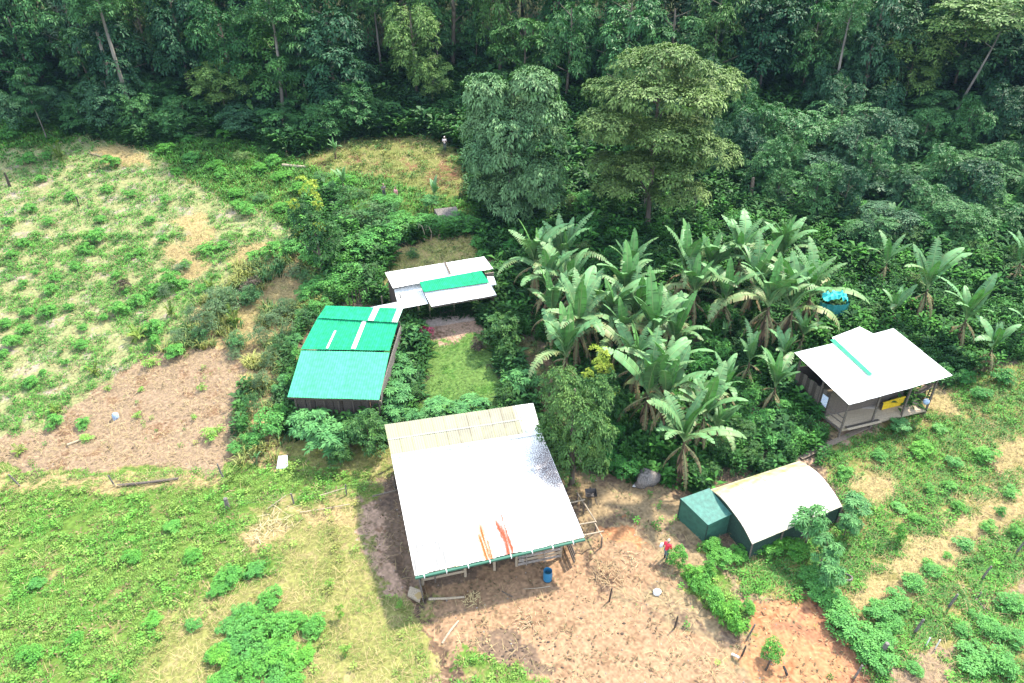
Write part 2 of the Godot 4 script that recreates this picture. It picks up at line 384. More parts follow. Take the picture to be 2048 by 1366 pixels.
		[pasture, [Vector2(10.07, -28.32), Vector2(11.87, -28.32), Vector2(13.67, -25.25), Vector2(12.44, -23.84), Vector2(10.80, -26.24)]],
		[meadow, [Vector2(11.68, -30.18), Vector2(14.58, -29.43), Vector2(21.77, -32.98), Vector2(21.98, -38.27), Vector2(28.41, -41.68), Vector2(37.64, -46.53), Vector2(51.68, -50.12), Vector2(30.23, -17.87), Vector2(16.96, -17.87), Vector2(17.65, -24.61), Vector2(17.82, -26.57), Vector2(15.51, -26.57), Vector2(13.77, -26.57)]],
		[road, [Vector2(12.57, -24.30), Vector2(15.31, -26.40), Vector2(17.76, -26.40), Vector2(17.81, -24.30), Vector2(18.57, -22.51), Vector2(17.44, -17.87), Vector2(10.92, -17.87)]],
		[bank, [Vector2(13.65, -24.24), Vector2(14.69, -25.09), Vector2(15.82, -24.93), Vector2(16.96, -24.24), Vector2(17.82, -22.94), Vector2(18.47, -21.66), Vector2(18.55, -19.81), Vector2(17.67, -19.81), Vector2(17.39, -21.25), Vector2(16.69, -22.80), Vector2(15.94, -23.69), Vector2(14.66, -23.93)]], [bank, [Vector2(16.55, -26.24), Vector2(17.82, -26.57), Vector2(17.91, -24.93), Vector2(17.10, -24.61)]],
		[hay, [Vector2(19.07, -26.07), Vector2(22.52, -28.69), Vector2(26.35, -30.96), Vector2(30.83, -33.39), Vector2(36.34, -35.99), Vector2(34.78, -33.39), Vector2(27.74, -29.43), Vector2(23.48, -26.91), Vector2(19.80, -25.09)]], [hay, [Vector2(22.34, -34.45), Vector2(24.82, -36.43), Vector2(26.51, -35.54), Vector2(24.24, -33.39)]], [hay, [Vector2(33.41, -38.27), Vector2(38.81, -40.19), Vector2(36.87, -36.88), Vector2(33.24, -35.99)]], [hay, [Vector2(32.31, -45.40), Vector2(34.17, -44.30), Vector2(33.67, -41.68), Vector2(31.04, -41.68)]],
		[fallow, [Vector2(19.38, -21.66), Vector2(22.17, -23.09), Vector2(25.32, -24.93), Vector2(32.10, -29.05), Vector2(36.27, -29.80), Vector2(34.26, -26.91), Vector2(29.39, -26.57), Vector2(26.34, -25.25), Vector2(23.36, -22.80), Vector2(20.28, -17.87), Vector2(17.67, -17.87)]],
		[hay, [Vector2(-48.43, -35.28), Vector2(-34.93, -35.45), Vector2(-20.01, -35.72), Vector2(-19.80, -35.10), Vector2(-26.58, -34.71), Vector2(-34.47, -34.67), Vector2(-47.76, -34.45)]],
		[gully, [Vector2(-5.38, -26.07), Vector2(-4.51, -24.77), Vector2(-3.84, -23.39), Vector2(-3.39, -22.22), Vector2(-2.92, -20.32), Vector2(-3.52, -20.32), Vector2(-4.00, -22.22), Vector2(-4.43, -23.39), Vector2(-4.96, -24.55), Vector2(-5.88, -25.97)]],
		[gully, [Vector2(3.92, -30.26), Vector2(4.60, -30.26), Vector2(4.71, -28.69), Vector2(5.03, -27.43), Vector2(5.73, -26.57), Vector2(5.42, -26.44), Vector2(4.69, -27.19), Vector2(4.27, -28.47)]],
		[lawn, [Vector2(-6.80, -49.80), Vector2(-4.07, -52.17), Vector2(-1.67, -51.39), Vector2(-0.97, -46.53), Vector2(-0.35, -43.24), Vector2(-0.90, -41.68), Vector2(-7.68, -40.19), Vector2(-7.26, -43.24)]],
		[path, [Vector2(-8.01, -52.70), Vector2(-3.24, -53.03), Vector2(-2.54, -51.71), Vector2(-6.02, -49.49), Vector2(-7.33, -50.12)]],
		[leaf_litter, [Vector2(-0.17, -51.39), Vector2(2.76, -49.49), Vector2(4.10, -43.77), Vector2(5.29, -39.22), Vector2(2.43, -40.19), Vector2(1.39, -43.77)]],
		[damp, [Vector2(22.13, -43.24), Vector2(28.49, -43.77), Vector2(29.32, -41.18), Vector2(24.48, -39.22), Vector2(22.84, -39.70)]],
		[path, [Vector2(19.48, -37.11), Vector2(22.15, -38.74), Vector2(26.80, -41.43), Vector2(27.60, -41.08), Vector2(22.70, -38.27), Vector2(19.97, -36.43)]],
		[worn, [Vector2(22.85, -46.82), Vector2(28.27, -49.49), Vector2(33.90, -45.40), Vector2(24.66, -39.70), Vector2(23.52, -41.68)]],
		[worn, [Vector2(-18.01, -48.88), Vector2(-17.15, -54.74), Vector2(-9.56, -54.74), Vector2(-9.52, -44.30), Vector2(-9.77, -40.68), Vector2(-16.07, -40.68)]],
		[worn, [Vector2(11.81, -33.81), Vector2(14.21, -35.54), Vector2(21.51, -36.88), Vector2(21.46, -32.16), Vector2(14.47, -29.05), Vector2(11.72, -30.38)]],
	]
	raster.resize(NX * ND)
	for pl in plots:
		var poly := PackedVector2Array(pl[1])
		var lo := poly[0]; var hi := poly[0]
		for p in poly:
			lo = lo.min(p); hi = hi.max(p)
		for j in range(maxi(0, int((-hi.y - D0) / CELL)), mini(ND, int((-lo.y - D0) / CELL) + 1)):
			for i in range(maxi(0, int((lo.x - X0) / CELL)), mini(NX, int((hi.x - X0) / CELL) + 1)):
				if Geometry2D.is_point_in_polygon(Vector2(X0 + (i + 0.5) * CELL, -D0 - (j + 0.5) * CELL), poly):
					raster[j * NX + i] = pl[0]

func kind_at(x: float, z: float) -> int:
	var i := int((x - X0) / CELL); var j := int((-z - D0) / CELL)
	return raster[j * NX + i] if i >= 0 and j >= 0 and i < NX and j < ND else 0

func noise_bytes(s: int, freq: float, oct: int, w: int, h: int) -> PackedByteArray:
	var nz := FastNoiseLite.new(); nz.seed = s; nz.frequency = freq; nz.fractal_octaves = oct
	var im := nz.get_image(w, h, false, false, false)
	im.convert(Image.FORMAT_L8)
	return im.get_data()

func ground_picture() -> ImageTexture:
	var w := 1500; var h := 900                       # ten centimetres to the pixel
	var wx := noise_bytes(1, 0.035, 4, w, h); var wz := noise_bytes(2, 0.035, 4, w, h)
	var pn := noise_bytes(3, 0.035, 5, w, h); var fine := noise_bytes(4, 0.28, 3, w, h)
	var lut := PackedByteArray(); lut.resize(kinds.size() * 64 * 3)
	for k in kinds.size():
		for s in 64:
			var c: Color = (kinds[k].a as Color).lerp(kinds[k].b, smoothstep(16.0, 48.0, s)).linear_to_srgb()
			for q in 3: lut[(k * 64 + s) * 3 + q] = int(clampf(c[q], 0, 1) * 255.0)
	var out := PackedByteArray(); out.resize(w * h * 3)
	var o := 0
	var grit := RandomNumberGenerator.new(); grit.seed = 6
	for y in h:
		for x in w:
			var i := y * w + x
			var rx := clampi((x * 2 + (wx[i] - 128) / 4 + (fine[i] - 128) / 12) / 5, 0, NX - 1)
			var rz := clampi((y * 2 + (wz[i] - 128) / 4) / 5, 0, ND - 1)
			var a := (raster[rz * NX + rx] * 64 + clampi((pn[i] * 2 + fine[i] - 190) / 3 , 0, 63)) * 3
			var g := 170 + fine[i] / 3 + (grit.randi() & 63)
			out[o] = mini(255, lut[a] * g / 236); out[o + 1] = mini(255, lut[a + 1] * g / 236); out[o + 2] = mini(255, lut[a + 2] * g / 236)
			o += 3
	return ImageTexture.create_from_image(Image.create_from_data(w, h, false, Image.FORMAT_RGB8, out))

func make_ground() -> void:
	var xs := []; var zs := []
	for v in [-700.0, -400.0, -250.0, -170.0, -130.0, -105.0, -92.0, -82.0]: xs.append(v)
	var x := -74.0
	while x < 74.0:
		xs.append(x); x += 0.3 if absf(x) < 27.0 else 1.2
	for v in [74.0, 82.0, 92.0, 105.0, 130.0, 170.0, 250.0, 400.0, 700.0]: xs.append(v)
	for v in [200.0, 100.0, 40.0, 10.0, -5.0, -12.0, -15.0]: zs.append(v)
	var d := 16.0
	while d < 130.0:
		zs.append(-d); d += 0.3 if d < 62.0 else 1.2
	for v in [-140.0, -170.0, -220.0, -300.0, -420.0, -700.0]: zs.append(v)
	var b := MB.new()
	for z in zs:
		for xx in xs:
			var h := gy(xx, z)
			b.put(Vector3(xx, h, z), Vector3(gy(xx - 0.2, z) - gy(xx + 0.2, z), 0.4, gy(xx, z - 0.2) - gy(xx, z + 0.2)).normalized(), Vector2((xx - X0) / 150.0, (-z - D0) / 90.0))
			b.t2.append(Vector2(xx, z) / 3.3)
	var n := xs.size()
	for j in zs.size() - 1:
		for i in n - 1:
			var a := j * n + i
			b.ix.append_array([a, a + n + 1, a + 1, a, a + n, a + n + 1])
	var m := StandardMaterial3D.new()
	m.albedo_texture = ground_picture(); m.texture_repeat = false; m.roughness = 1.0; m.metallic_specular = 0.2
	m.cull_mode = BaseMaterial3D.CULL_DISABLED
	var g := mesh_node("ground", b.mesh(), m, self)
	g.set_meta("kind", "structure")


# ---------------------------------------------------------------- grass, weeds and straw
func tuft(blades: int, l: float, w: float, spread: float, c0: float, c1: float) -> ArrayMesh:
	var b := MB.new()
	for i in blades:
		var a := TAU * i / blades + rng.randf_range(-0.5, 0.5)
		var out := Vector3(cos(a), 0, sin(a)); var side := Vector3(-sin(a), 0, cos(a)) * w
		var p := out * rng.randf_range(0.0, spread * 0.4)
		var ll := l * rng.randf_range(0.6, 1.1)
		var q := p + out * spread * ll * 0.5 + Vector3(0, ll * 0.6, 0); var r := p + out * spread * ll * 1.3 + Vector3(0, ll * rng.randf_range(0.45, 0.9), 0)
		var s := rng.randf_range(c0, c1); b.col = Color(s, s, s)
		var nn := (Vector3.UP - out * 0.3).normalized()
		var k := b.put(p - side, nn); b.put(p + side, nn); b.put(q - side * 0.8, nn); b.put(q + side * 0.8, nn); b.put(r, nn)
		b.ix.append_array([k, k + 2, k + 1, k + 1, k + 2, k + 3, k + 2, k + 4, k + 3])
	return b.mesh()

func weed(leaves: int, h: float, l: float, w: float) -> ArrayMesh:
	var b := MB.new()
	for i in leaves:
		var a := 2.4 * i + rng.randf_range(-0.3, 0.3)
		var up := float(i) / leaves
		var out := Vector3(cos(a), 0.25 + up * 0.5, sin(a)).normalized()
		var s := rng.randf_range(0.55, 1.3); b.col = Color(s, s * 1.02, s * 0.95)
		b.leaf(Vector3(cos(a) * 0.05, h * up, sin(a) * 0.05), out, Vector3.UP, l * rng.randf_range(0.7, 1.2), w, 0.3)
	return b.mesh()

func scatter(called: String, mesh: Mesh, m: Material, spots: PackedVector3Array, sizes: PackedFloat32Array, cols: PackedColorArray) -> void:
	if spots.is_empty(): return
	var mm := MultiMesh.new(); mm.transform_format = MultiMesh.TRANSFORM_3D; mm.use_colors = true; mm.mesh = mesh
	mm.instance_count = spots.size()
	for i in spots.size():
		var bs := Basis.from_euler(Vector3(rng.randf_range(-0.15, 0.15), rng.randf() * TAU, rng.randf_range(-0.15, 0.15))).scaled(Vector3.ONE * sizes[i])
		mm.set_instance_transform(i, Transform3D(bs, spots[i])); mm.set_instance_color(i, cols[i])
	var o := MultiMeshInstance3D.new(); o.multimesh = mm; o.material_override = m; o.name = called
	add_child(o, true)
	o.set_meta("kind", "stuff")
	var say := {"grass": ["short and tall green grass over the fields and the lawn", "grass"], "tall_grass": ["tall green grass along the forest edge and the brush", "grass"], "weeds": ["low leafy weeds spread through the grass and the shade", "weeds"], "undergrowth": ["broad-leaved undergrowth below the bananas and the forest trees", "undergrowth"], "broad_undergrowth": ["undergrowth with long broad leaves below bananas and trees", "undergrowth"], "fine_undergrowth": ["small-leaved tangled undergrowth in the thickets", "undergrowth"], "pebbles": ["small stones and clods scattered over the bare ground", "stones"], "leaf_litter": ["fallen brown leaves scattered below plants and in the yard", "leaf litter"], "dry_straw": ["dry yellow straw and cut stalks lying on bare ground", "straw"]}
	tag(o, say[called][0], say[called][1])

var keep_out := []   # floor outlines of the buildings

func cover() -> void:
	var g := [PackedVector3Array(), PackedFloat32Array(), PackedColorArray()]; var tg := [PackedVector3Array(), PackedFloat32Array(), PackedColorArray()]
	var w := [PackedVector3Array(), PackedFloat32Array(), PackedColorArray()]; var u := [PackedVector3Array(), PackedFloat32Array(), PackedColorArray()]
	var st := [PackedVector3Array(), PackedFloat32Array(), PackedColorArray()]
	var d := 18.0
	while d < 104.0:
		var step := 0.155 if d < 32.0 else (0.19 if d < 45.0 else (0.26 if d < 66.0 else 0.42))
		var half := d * 0.64 + 17.0
		var x := -half
		while x < half:
			x += step
			var px := x + rng.randf_range(-0.5, 0.5) * step; var pz := -d + rng.randf_range(-0.5, 0.5) * step
			var k: Dictionary = kinds[kind_at(px + patch.get_noise_2d(px * 3.0, pz * 3.0) * 0.8, pz + patch.get_noise_2d(pz * 3.0, px * 3.0) * 0.8)]
			var roll := rng.randf() / (step * step)
			var pn := clampf(patch.get_noise_2d(px, pz) * 1.3 + 0.5, 0.0, 1.0)
			var on_green := smoothstep(1.0 - k.green - 0.18, 1.0 - k.green + 0.18, pn)
			var gr: float = k.grass * on_green * 1.5
			var we: float = k.weed * on_green * 1.6
			var fit := minf(1.0, 1.0 / (step * step) / maxf(0.01, gr + we + k.straw))
			gr *= fit; we *= fit
			if roll > gr + we + k.straw * fit: continue
			var spot := Vector3(px, gy(px, pz) - 0.01, pz)
			var c: Color = (k.g0 as Color).lerp(k.g1, clampf(patch.get_noise_2d(px * 0.8 + 90.0, pz * 0.8) * 1.1 + 0.5 + rng.randf_range(-0.4, 0.4), 0.0, 1.0)) * rng.randf_range(0.7, 1.28)
			var far := 1.0 + maxf(0.0, d - 45.0) * 0.018
			if roll < gr:
				var to := tg if k.tall > 1.5 else g
				to[0].append(spot); to[1].append(k.tall * rng.randf_range(0.7, 1.3) * far * (1.0 if k.tall <= 1.5 else 0.55)); to[2].append(c)
			elif roll < gr + we:
				var to2 := u if k.weed > 5.5 else w
				to2[0].append(spot); to2[1].append(rng.randf_range(0.6, 1.35) * far * (1.2 if k.weed > 5.5 else 1.0)); to2[2].append(c * rng.randf_range(0.75, 1.1))
			else:
				st[0].append(spot + Vector3(0, 0.02, 0)); st[1].append(rng.randf_range(0.5, 1.3) * far); st[2].append(Color(0.46, 0.35, 0.17) * rng.randf_range(0.55, 1.1))
		d += step
	scatter("grass", tuft(9, 0.2, 0.02, 0.6, 0.6, 1.25), M.leaf, g[0], g[1], g[2])
	scatter("tall_grass", tuft(11, 0.75, 0.028, 0.5, 0.75, 1.2), M.leaf, tg[0], tg[1], tg[2])
	scatter("weeds", weed(13, 0.26, 0.17, 0.085), M.leaf, w[0], w[1], w[2])
	var parts := [[PackedVector3Array(), PackedFloat32Array(), PackedColorArray()], [PackedVector3Array(), PackedFloat32Array(), PackedColorArray()], [PackedVector3Array(), PackedFloat32Array(), PackedColorArray()]]
	for i in u[0].size():
		var q: Vector3 = u[0][i]
		var nn := patch.get_noise_2d(q.x * 0.5 + 300.0, q.z * 0.5) + rng.randf_range(-0.25, 0.25)
		var pt: Array = parts[0 if nn < -0.08 else (1 if nn < 0.0 else 2)]
		pt[0].append(q); pt[1].append(u[1][i] * (1.0 + 0.8 * maxf(0.0, patch.get_noise_2d(q.x * 0.9, q.z * 0.9 + 200.0)))); pt[2].append(u[2][i])
	scatter("undergrowth", weed(18, 0.8, 0.36, 0.16), M.leaf, parts[0][0], parts[0][1], parts[0][2])
	scatter("broad_undergrowth", weed(9, 0.8, 0.62, 0.17), M.leaf, parts[1][0], parts[1][1], parts[1][2])
	scatter("fine_undergrowth", weed(34, 0.75, 0.24, 0.09), M.leaf, parts[2][0], parts[2][1], parts[2][2])
	scatter("dry_straw", tuft(6, 0.28, 0.008, 1.6, 0.8, 1.15), M.straw, st[0], st[1], st[2])
	var pb := [PackedVector3Array(), PackedFloat32Array(), PackedColorArray()]; var lt := [PackedVector3Array(), PackedFloat32Array(), PackedColorArray()]
	for i in 30000:
		var dd := rng.randf_range(19.0, 62.0); var xx := rng.randf_range(-1.0, 1.0) * (dd * 0.64 + 17.0)
		var kk: Dictionary = kinds[kind_at(xx, -dd)]
		if kk.green < 0.35 and rng.randf() < 0.22:
			pb[0].append(Vector3(xx, gy(xx, -dd), -dd)); pb[1].append(0.02 + 0.05 * pow(rng.randf(), 3.0)); pb[2].append((kk.a as Color).lerp(Color(0.3, 0.27, 0.24), rng.randf()) * rng.randf_range(0.45, 1.1))
		elif (kk.weed > 1.0 or kk.green < 0.5) and rng.randf() < 0.25:
			lt[0].append(Vector3(xx, gy(xx, -dd) + 0.03, -dd)); lt[1].append(rng.randf_range(0.5, 1.4)); lt[2].append(Color(0.24, 0.15, 0.08).lerp(Color(0.36, 0.29, 0.16), rng.randf()) * rng.randf_range(0.4, 1.1))
	var stone := MB.new(); stone.blob(Vector3.ZERO, Vector3(1, 0.6, 0.85), bumps, 1.0, 8)
	scatter("pebbles", stone.mesh(), M.straw, pb[0], pb[1], pb[2])
	scatter("leaf_litter", weed(3, 0.06, 0.2, 0.08), M.straw, lt[0], lt[1], lt[2])
	print("cover ", g[0].size(), " ", tg[0].size(), " ", w[0].size(), " ", u[0].size(), " ", st[0].size())


# ---------------------------------------------------------------- roofs
# corrugated sheets, each its own part, laid row over row between four corners: back left, back right, front right, front left
func sheets(parent: Node3D, q: Array, cols: int, rows: int, m: Material, u0 := Vector2.ZERO, u1 := Vector2.ONE, called := "roof_sheet", lift := 0.0, waves := 5) -> void:
	var a: Vector3 = q[0]; var b: Vector3 = q[1]; var c: Vector3 = q[2]; var d: Vector3 = q[3]
	var n := (d - a).cross(b - a).normalized()
	if n.y < 0: n = -n
	for j in rows:
		for i in cols:
			var mb := MB.new()
			var s := rng.randf_range(0.9, 1.0); mb.col = Color(s, s, s)
			var tilt := rng.randf_range(-0.012, 0.012)
			var v0 := float(j) / rows; var v1 := minf(1.0, (j + 1.0) / rows + 0.012)
			var ragged := rng.randf_range(0.0, 0.008) if j == rows - 1 else 0.0
			var steps := waves * 4
			var pts := []
			for k in steps + 1:
				var u := (i + float(k) / steps * 1.015) / cols
				var hh := 0.014 * cos(TAU * k / 4.0) + tilt * k / steps + lift + 0.004 * (i % 2)
				for v in [v0, v1 - ragged]:
					var p: Vector3 = a.lerp(b, u).lerp(d.lerp(c, u), v)
					pts.append(p + n * (hh + (0.03 if v != v0 else 0.0)))
					pts.append(Vector2(lerpf(u0.x, u1.x, u), lerpf(u0.y, u1.y, v)))
			for k in steps:
				var o := k * 4
				mb.quad(pts[o + 2], pts[o + 6], pts[o + 4], pts[o], pts[o + 3], pts[o + 7], pts[o + 5], pts[o + 1])
			part(called, mb, m, parent)

func bar(parent: Node3D, called: String, p: Vector3, q: Vector3, w: float, h: float, m: Material) -> MeshInstance3D:
	var b := MB.new(); b.bar(p, q, w, h)
	return part(called, b, m, parent)

func pole(parent: Node3D, called: String, p: Vector3, q: Vector3, r: float, m: Material) -> MeshInstance3D:
	var b := MB.new()
	var mid := p.lerp(q, 0.5) + Vector3(rng.randf_range(-1, 1), 0, rng.randf_range(-1, 1)) * p.distance_to(q) * 0.012
	b.tube([p, mid, q], [r * 1.1, r, r * 0.85], 7)
	return part(called, b, m, parent)

func slab(b: MB, q: Array, thick: float) -> void:   # a plate below four corners
	var dn := Vector3(0, -thick, 0)
	b.quad(q[3], q[2], q[1], q[0])
	b.quad(q[0] + dn, q[1] + dn, q[2] + dn, q[3] + dn)
	for i in 4:
		b.quad(q[(i + 1) % 4], q[i], q[i] + dn, q[(i + 1) % 4] + dn)

func wall(parent: Node3D, called: String, p: Vector3, q: Vector3, bottom: float, top: float, thick: float, m: Material) -> MeshInstance3D:
	var s := (q - p).cross(Vector3.UP).normalized() * thick * 0.5
	var b := MB.new()
	slab(b, [p + s + Vector3(0, top, 0), q + s + Vector3(0, top, 0), q - s + Vector3(0, top, 0), p - s + Vector3(0, top, 0)], top - bottom)
	return part(called, b, m, parent)

func down(p: Vector3, up := 0.0) -> Vector3:
	return Vector3(p.x, gy(p.x, p.z) + up, p.z)

func roof_paint(size: int, how: Callable) -> ImageTexture:
	var im := Image.create(size, size, false, Image.FORMAT_RGB8)
	for y in size:
		for x in size:
			var c: Color = how.call(float(x) / size, float(y) / size)
			im.set_pixel(x, y, c.linear_to_srgb())
	return ImageTexture.create_from_image(im)

func barn() -> void:
	var la := Vector3(-8.52, 4.51, -36.72); var ra := Vector3(1.45, 4.77, -38.76); var lr := Vector3(-7.52, 4.72, -33.24); var rr := Vector3(1.91, 4.91, -35.35); var rf := Vector3(4.19, 2.95, -28.27); var lf := Vector3(-5.29, 2.88, -25.60)
	var base := down((la + rf) * 0.5)
	var t := thing("barn", "large open barn with a rusty white corrugated roof in the muddy yard", "barn", base)
	var nz := FastNoiseLite.new(); nz.seed = 5; nz.frequency = 1.0; nz.fractal_octaves = 4
	var tex := roof_paint(512, func(u: float, v: float) -> Color:
		var c := Color(0.76, 0.76, 0.755)
		var streak := nz.get_noise_2d(u * 46.0, v * 5.0) * 0.5 + 0.5
		var spot := nz.get_noise_2d(u * 150.0, v * 150.0) * 0.5 + 0.5
		var cloud := nz.get_noise_2d(u * 9.0 + 40.0, v * 9.0) * 0.5 + 0.5
		c = c * (0.93 + 0.07 * streak)
		if v < 0.225:
			c = Color(0.205, 0.20, 0.095).lerp(Color(0.27, 0.265, 0.165), streak)
			var br := smoothstep(0.38, 0.62, cloud + streak * 0.2 - 0.08) * smoothstep(0.2, 0.5, u) * (1.0 - smoothstep(0.82, 0.92, u))
			c = c.lerp(Color(0.135, 0.11, 0.085), br * 0.85)
			c = c.lerp(Color(0.28, 0.275, 0.22), smoothstep(0.055, 0.03, absf(fposmod(u * 13.0, 1.0) - 0.5) - 0.44 + 0.02 * streak) * 0.6)
			c = c.lerp(Color(0.36, 0.36, 0.32), smoothstep(0.008, 0.004, absf(v - 0.11 + 0.01 * (cloud - 0.5))) * 0.5)
			c = c.lerp(Color(0.7, 0.7, 0.68), smoothstep(0.86, 0.93, u + (streak - 0.5) * 0.1))
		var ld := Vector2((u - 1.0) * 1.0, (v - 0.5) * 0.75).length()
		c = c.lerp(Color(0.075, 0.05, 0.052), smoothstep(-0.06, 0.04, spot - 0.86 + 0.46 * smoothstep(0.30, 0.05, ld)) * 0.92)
		c = c.lerp(Color(0.35, 0.30, 0.31), smoothstep(0.60, 0.72, spot + 0.1 * cloud + 0.12 * smoothstep(0.1, 0.0, Vector2(u - 0.07, v - 0.42).length()) - 0.22 * smoothstep(0.0, 0.12, Vector2(u - 0.07, v - 0.42).length())) * 0.5)
		for r in [[0.42, 0.72, 0.025, Color(0.25, 0.085, 0.02)], [0.55, 0.68, 0.025, Color(0.24, 0.062, 0.03)]]:
			var du: float = absf(u - r[0] - (nz.get_noise_2d(v * 30.0, r[0] * 50.0)) * 0.012) / r[2]
			var k: float = smoothstep(1.5, 0.8, du + (streak - 0.5) * 0.25 + (cloud - 0.5) * 0.5) * smoothstep(r[1], r[1] + 0.13, v + (streak - 0.5) * 0.12) * (0.68 + 0.32 * smoothstep(0.36, 0.54, streak * 0.6 + spot * 0.4))
			c = c.lerp(r[3], k)
		c = c.lerp(Color(0.20, 0.195, 0.185), smoothstep(0.4, 0.6, streak) * smoothstep(0.24, 0.18, u) * smoothstep(0.80, 0.815, v) * 0.95)
		c = c.lerp(Color(0.33, 0.32, 0.16), smoothstep(0.026, 0.012, absf(u - 0.235)) * smoothstep(0.78, 0.9, v) * 0.85)
		return c)
	var rm := mat(Color(1, 1, 1), 0.7, true); rm.albedo_texture = tex; rm.metallic_specular = 0.15
	sheets(t, [la, ra, rr, lr], 13, 2, rm, Vector2(0, 0), Vector2(1, 0.224))
	sheets(t, [lr, rr, rf, lf], 13, 3, rm, Vector2(0, 0.226), Vector2(1, 1))
	var cap := MB.new(); cap.bar(lr + Vector3(0, 0.05, 0), rr + Vector3(0, 0.05, 0), 0.3, 0.02)
	part("ridge_cap", cap, M.zinc, t)
	# eaves gutter with its brackets
	var e := (rf - lf).normalized(); var outw := e.cross(Vector3.UP).normalized()
	if outw.z < 0: outw = -outw
	var ga := lf + outw * 0.07 - Vector3(0, 0.06, 0); var gb := rf + outw * 0.07 - Vector3(0, 0.06, 0)
	bar(t, "gutter", ga, gb, 0.13, 0.12, M.gutter)
	var back_edge := MB.new(); back_edge.bar(lf - outw * 0.02 - Vector3(0, 0.12, 0), rf - outw * 0.02 - Vector3(0, 0.12, 0), 0.06, 0.2)
	part("fascia", back_edge, M.gutter, t)
	for k in 8:
		var p := ga.lerp(gb, (k + 0.4) / 8.0)
		bar(t, "gutter_bracket", p - outw * 0.12 + Vector3(0, 0.02, 0), p + outw * 0.12 + Vector3(0, 0.02, 0), 0.05, 0.15, M.white_paint)
	# posts, beams and rafters
	var fronts := [Vector2(-5.23, -27.33), Vector2(-2.76, -27.86), Vector2(-1.05, -28.32), Vector2(0.27, -28.65), Vector2(2.97, -29.35)]
	for f in fronts:
		var u := clampf((Vector3(f.x, 0, f.y) - Vector3(lf.x, 0, lf.z)).dot(Vector3(e.x, 0, e.z).normalized()) / lf.distance_to(rf), 0, 1)
		bar(t, "post", on(f, -0.2), Vector3(f.x, lf.lerp(rf, u).y - 0.12, f.y), 0.16, 0.16, M.pale_wood)
	var mids := []
	for v in [0.48, 0.96]:
		for u in [0.03, 0.28, 0.52, 0.76, 0.97]:
			var p := lr.lerp(rr, u).lerp(lf.lerp(rf, u), 0.5) if v < 0.6 else la.lerp(ra, u)
			mids.append(p)
			bar(t, "post", down(p, -0.2), p - Vector3(0, 0.12, 0), 0.15, 0.15, M.old_wood)
	for u in [0.03, 0.28, 0.52, 0.76, 0.97]:
		bar(t, "rafter", lr.lerp(rr, u) - Vector3(0, 0.12, 0), lf.lerp(rf, u) - Vector3(0, 0.12, 0), 0.08, 0.16, M.old_wood)
		bar(t, "rafter", la.lerp(ra, u) - Vector3(0, 0.12, 0), lr.lerp(rr, u) - Vector3(0, 0.12, 0), 0.08, 0.16, M.old_wood)
	# front rails left, board pen right
	var f0 := on(fronts[0]); var f1 := on(fronts[1])
	for hh in [0.45, 0.95]:
		bar(t, "rail", f0 + Vector3(0, hh, 0.09), f1 + Vector3(0, hh + 0.08, 0.09), 0.05, 0.17, M.pale_wood)
	bar(t, "rail", f0.lerp(f1, 0.3) + Vector3(0, 0.1, 0.12), f0.lerp(f1, 0.3) + Vector3(0, 1.2, 0.12), 0.1, 0.08, M.old_wood)
	f0 = on(fronts[3]); f1 = on(fronts[4])
	for k in 4:
		bar(t, "pen_board", f0 + Vector3(0.1, 0.22 + k * 0.3, 0.12), f1 + Vector3(0, 0.22 + k * 0.3, 0.12), 0.04, 0.2, M.concrete if k % 2 == 0 else M.pale_wood)
	for u in [0.22, 0.62]:
		bar(t, "pen_upright", f0.lerp(f1, u) + Vector3(0, 0.05, 0.18), f0.lerp(f1, u) + Vector3(0, 1.35, 0.18), 0.09, 0.05, M.concrete)
	bar(t, "pen_gate_latch", f0 + Vector3(0.15, 0.7, 0.2), f0 + Vector3(0.45, 0.7, 0.2), 0.05, 0.3, M.concrete)
	# low board walls at the sides and the back
	for side in [[la, lf], [ra, rf], [la, ra]]:
		for k in 3:
			var p := down(side[0] as Vector3).lerp(down(side[1] as Vector3), 0.04); var q := down(side[0] as Vector3).lerp(down(side[1] as Vector3), 0.96)
			var inn := (base - (p + q) * 0.5) * Vector3(1, 0, 1); inn = inn.normalized() * 0.35
			bar(t, "wall_board", p + inn + Vector3(0, 0.3 + k * 0.35, 0), q + inn + Vector3(0, 0.3 + k * 0.35, 0), 0.05, 0.24, M.old_wood)
	# the pole fence on the barn's right side
	var fp := thing("pole_fence", "peeled yellow pole fence along the right side of the barn", "fence", Vector3(5.06, 0.37, -32.57))
	var rails := [[Vector3(4.25, 1.35, -33.60), Vector3(4.63, 1.28, -32.64)], [Vector3(4.64, 1.28, -32.73), Vector3(5.29, 1.18, -31.15)], [Vector3(5.16, 1.18, -31.15), Vector3(5.56, 1.11, -29.90)]]
	for r in rails: pole(fp, "rail", r[0], r[1], 0.045, M.pale_wood)
	for r in [[Vector3(3.69, 1.38, -32.63), Vector3(4.71, 1.40, -32.92)], [Vector3(4.17, 1.27, -30.90), Vector3(5.25, 1.28, -31.14)], [Vector3(4.41, 1.22, -30.08), Vector3(5.64, 1.24, -30.39)], [Vector3(3.04, 1.63, -35.50), Vector3(3.66, 1.65, -35.68)]]: pole(fp, "cross_pole", r[0], r[1], 0.05, M.pale_wood)
	for p in [Vector3(4.63, 1.33, -32.68), Vector3(5.25, 1.23, -31.14), Vector3(5.51, 1.17, -29.98), Vector3(4.28, 1.39, -33.52)]: pole(fp, "post", down(p, -0.2), p, 0.05, M.old_wood)
	var lb := MB.new(); lb.bar(Vector3(2.82, 1.89, -36.06), Vector3(3.07, 1.78, -35.04), 0.06, 0.5)
	part("board", lb, M.rock, fp)

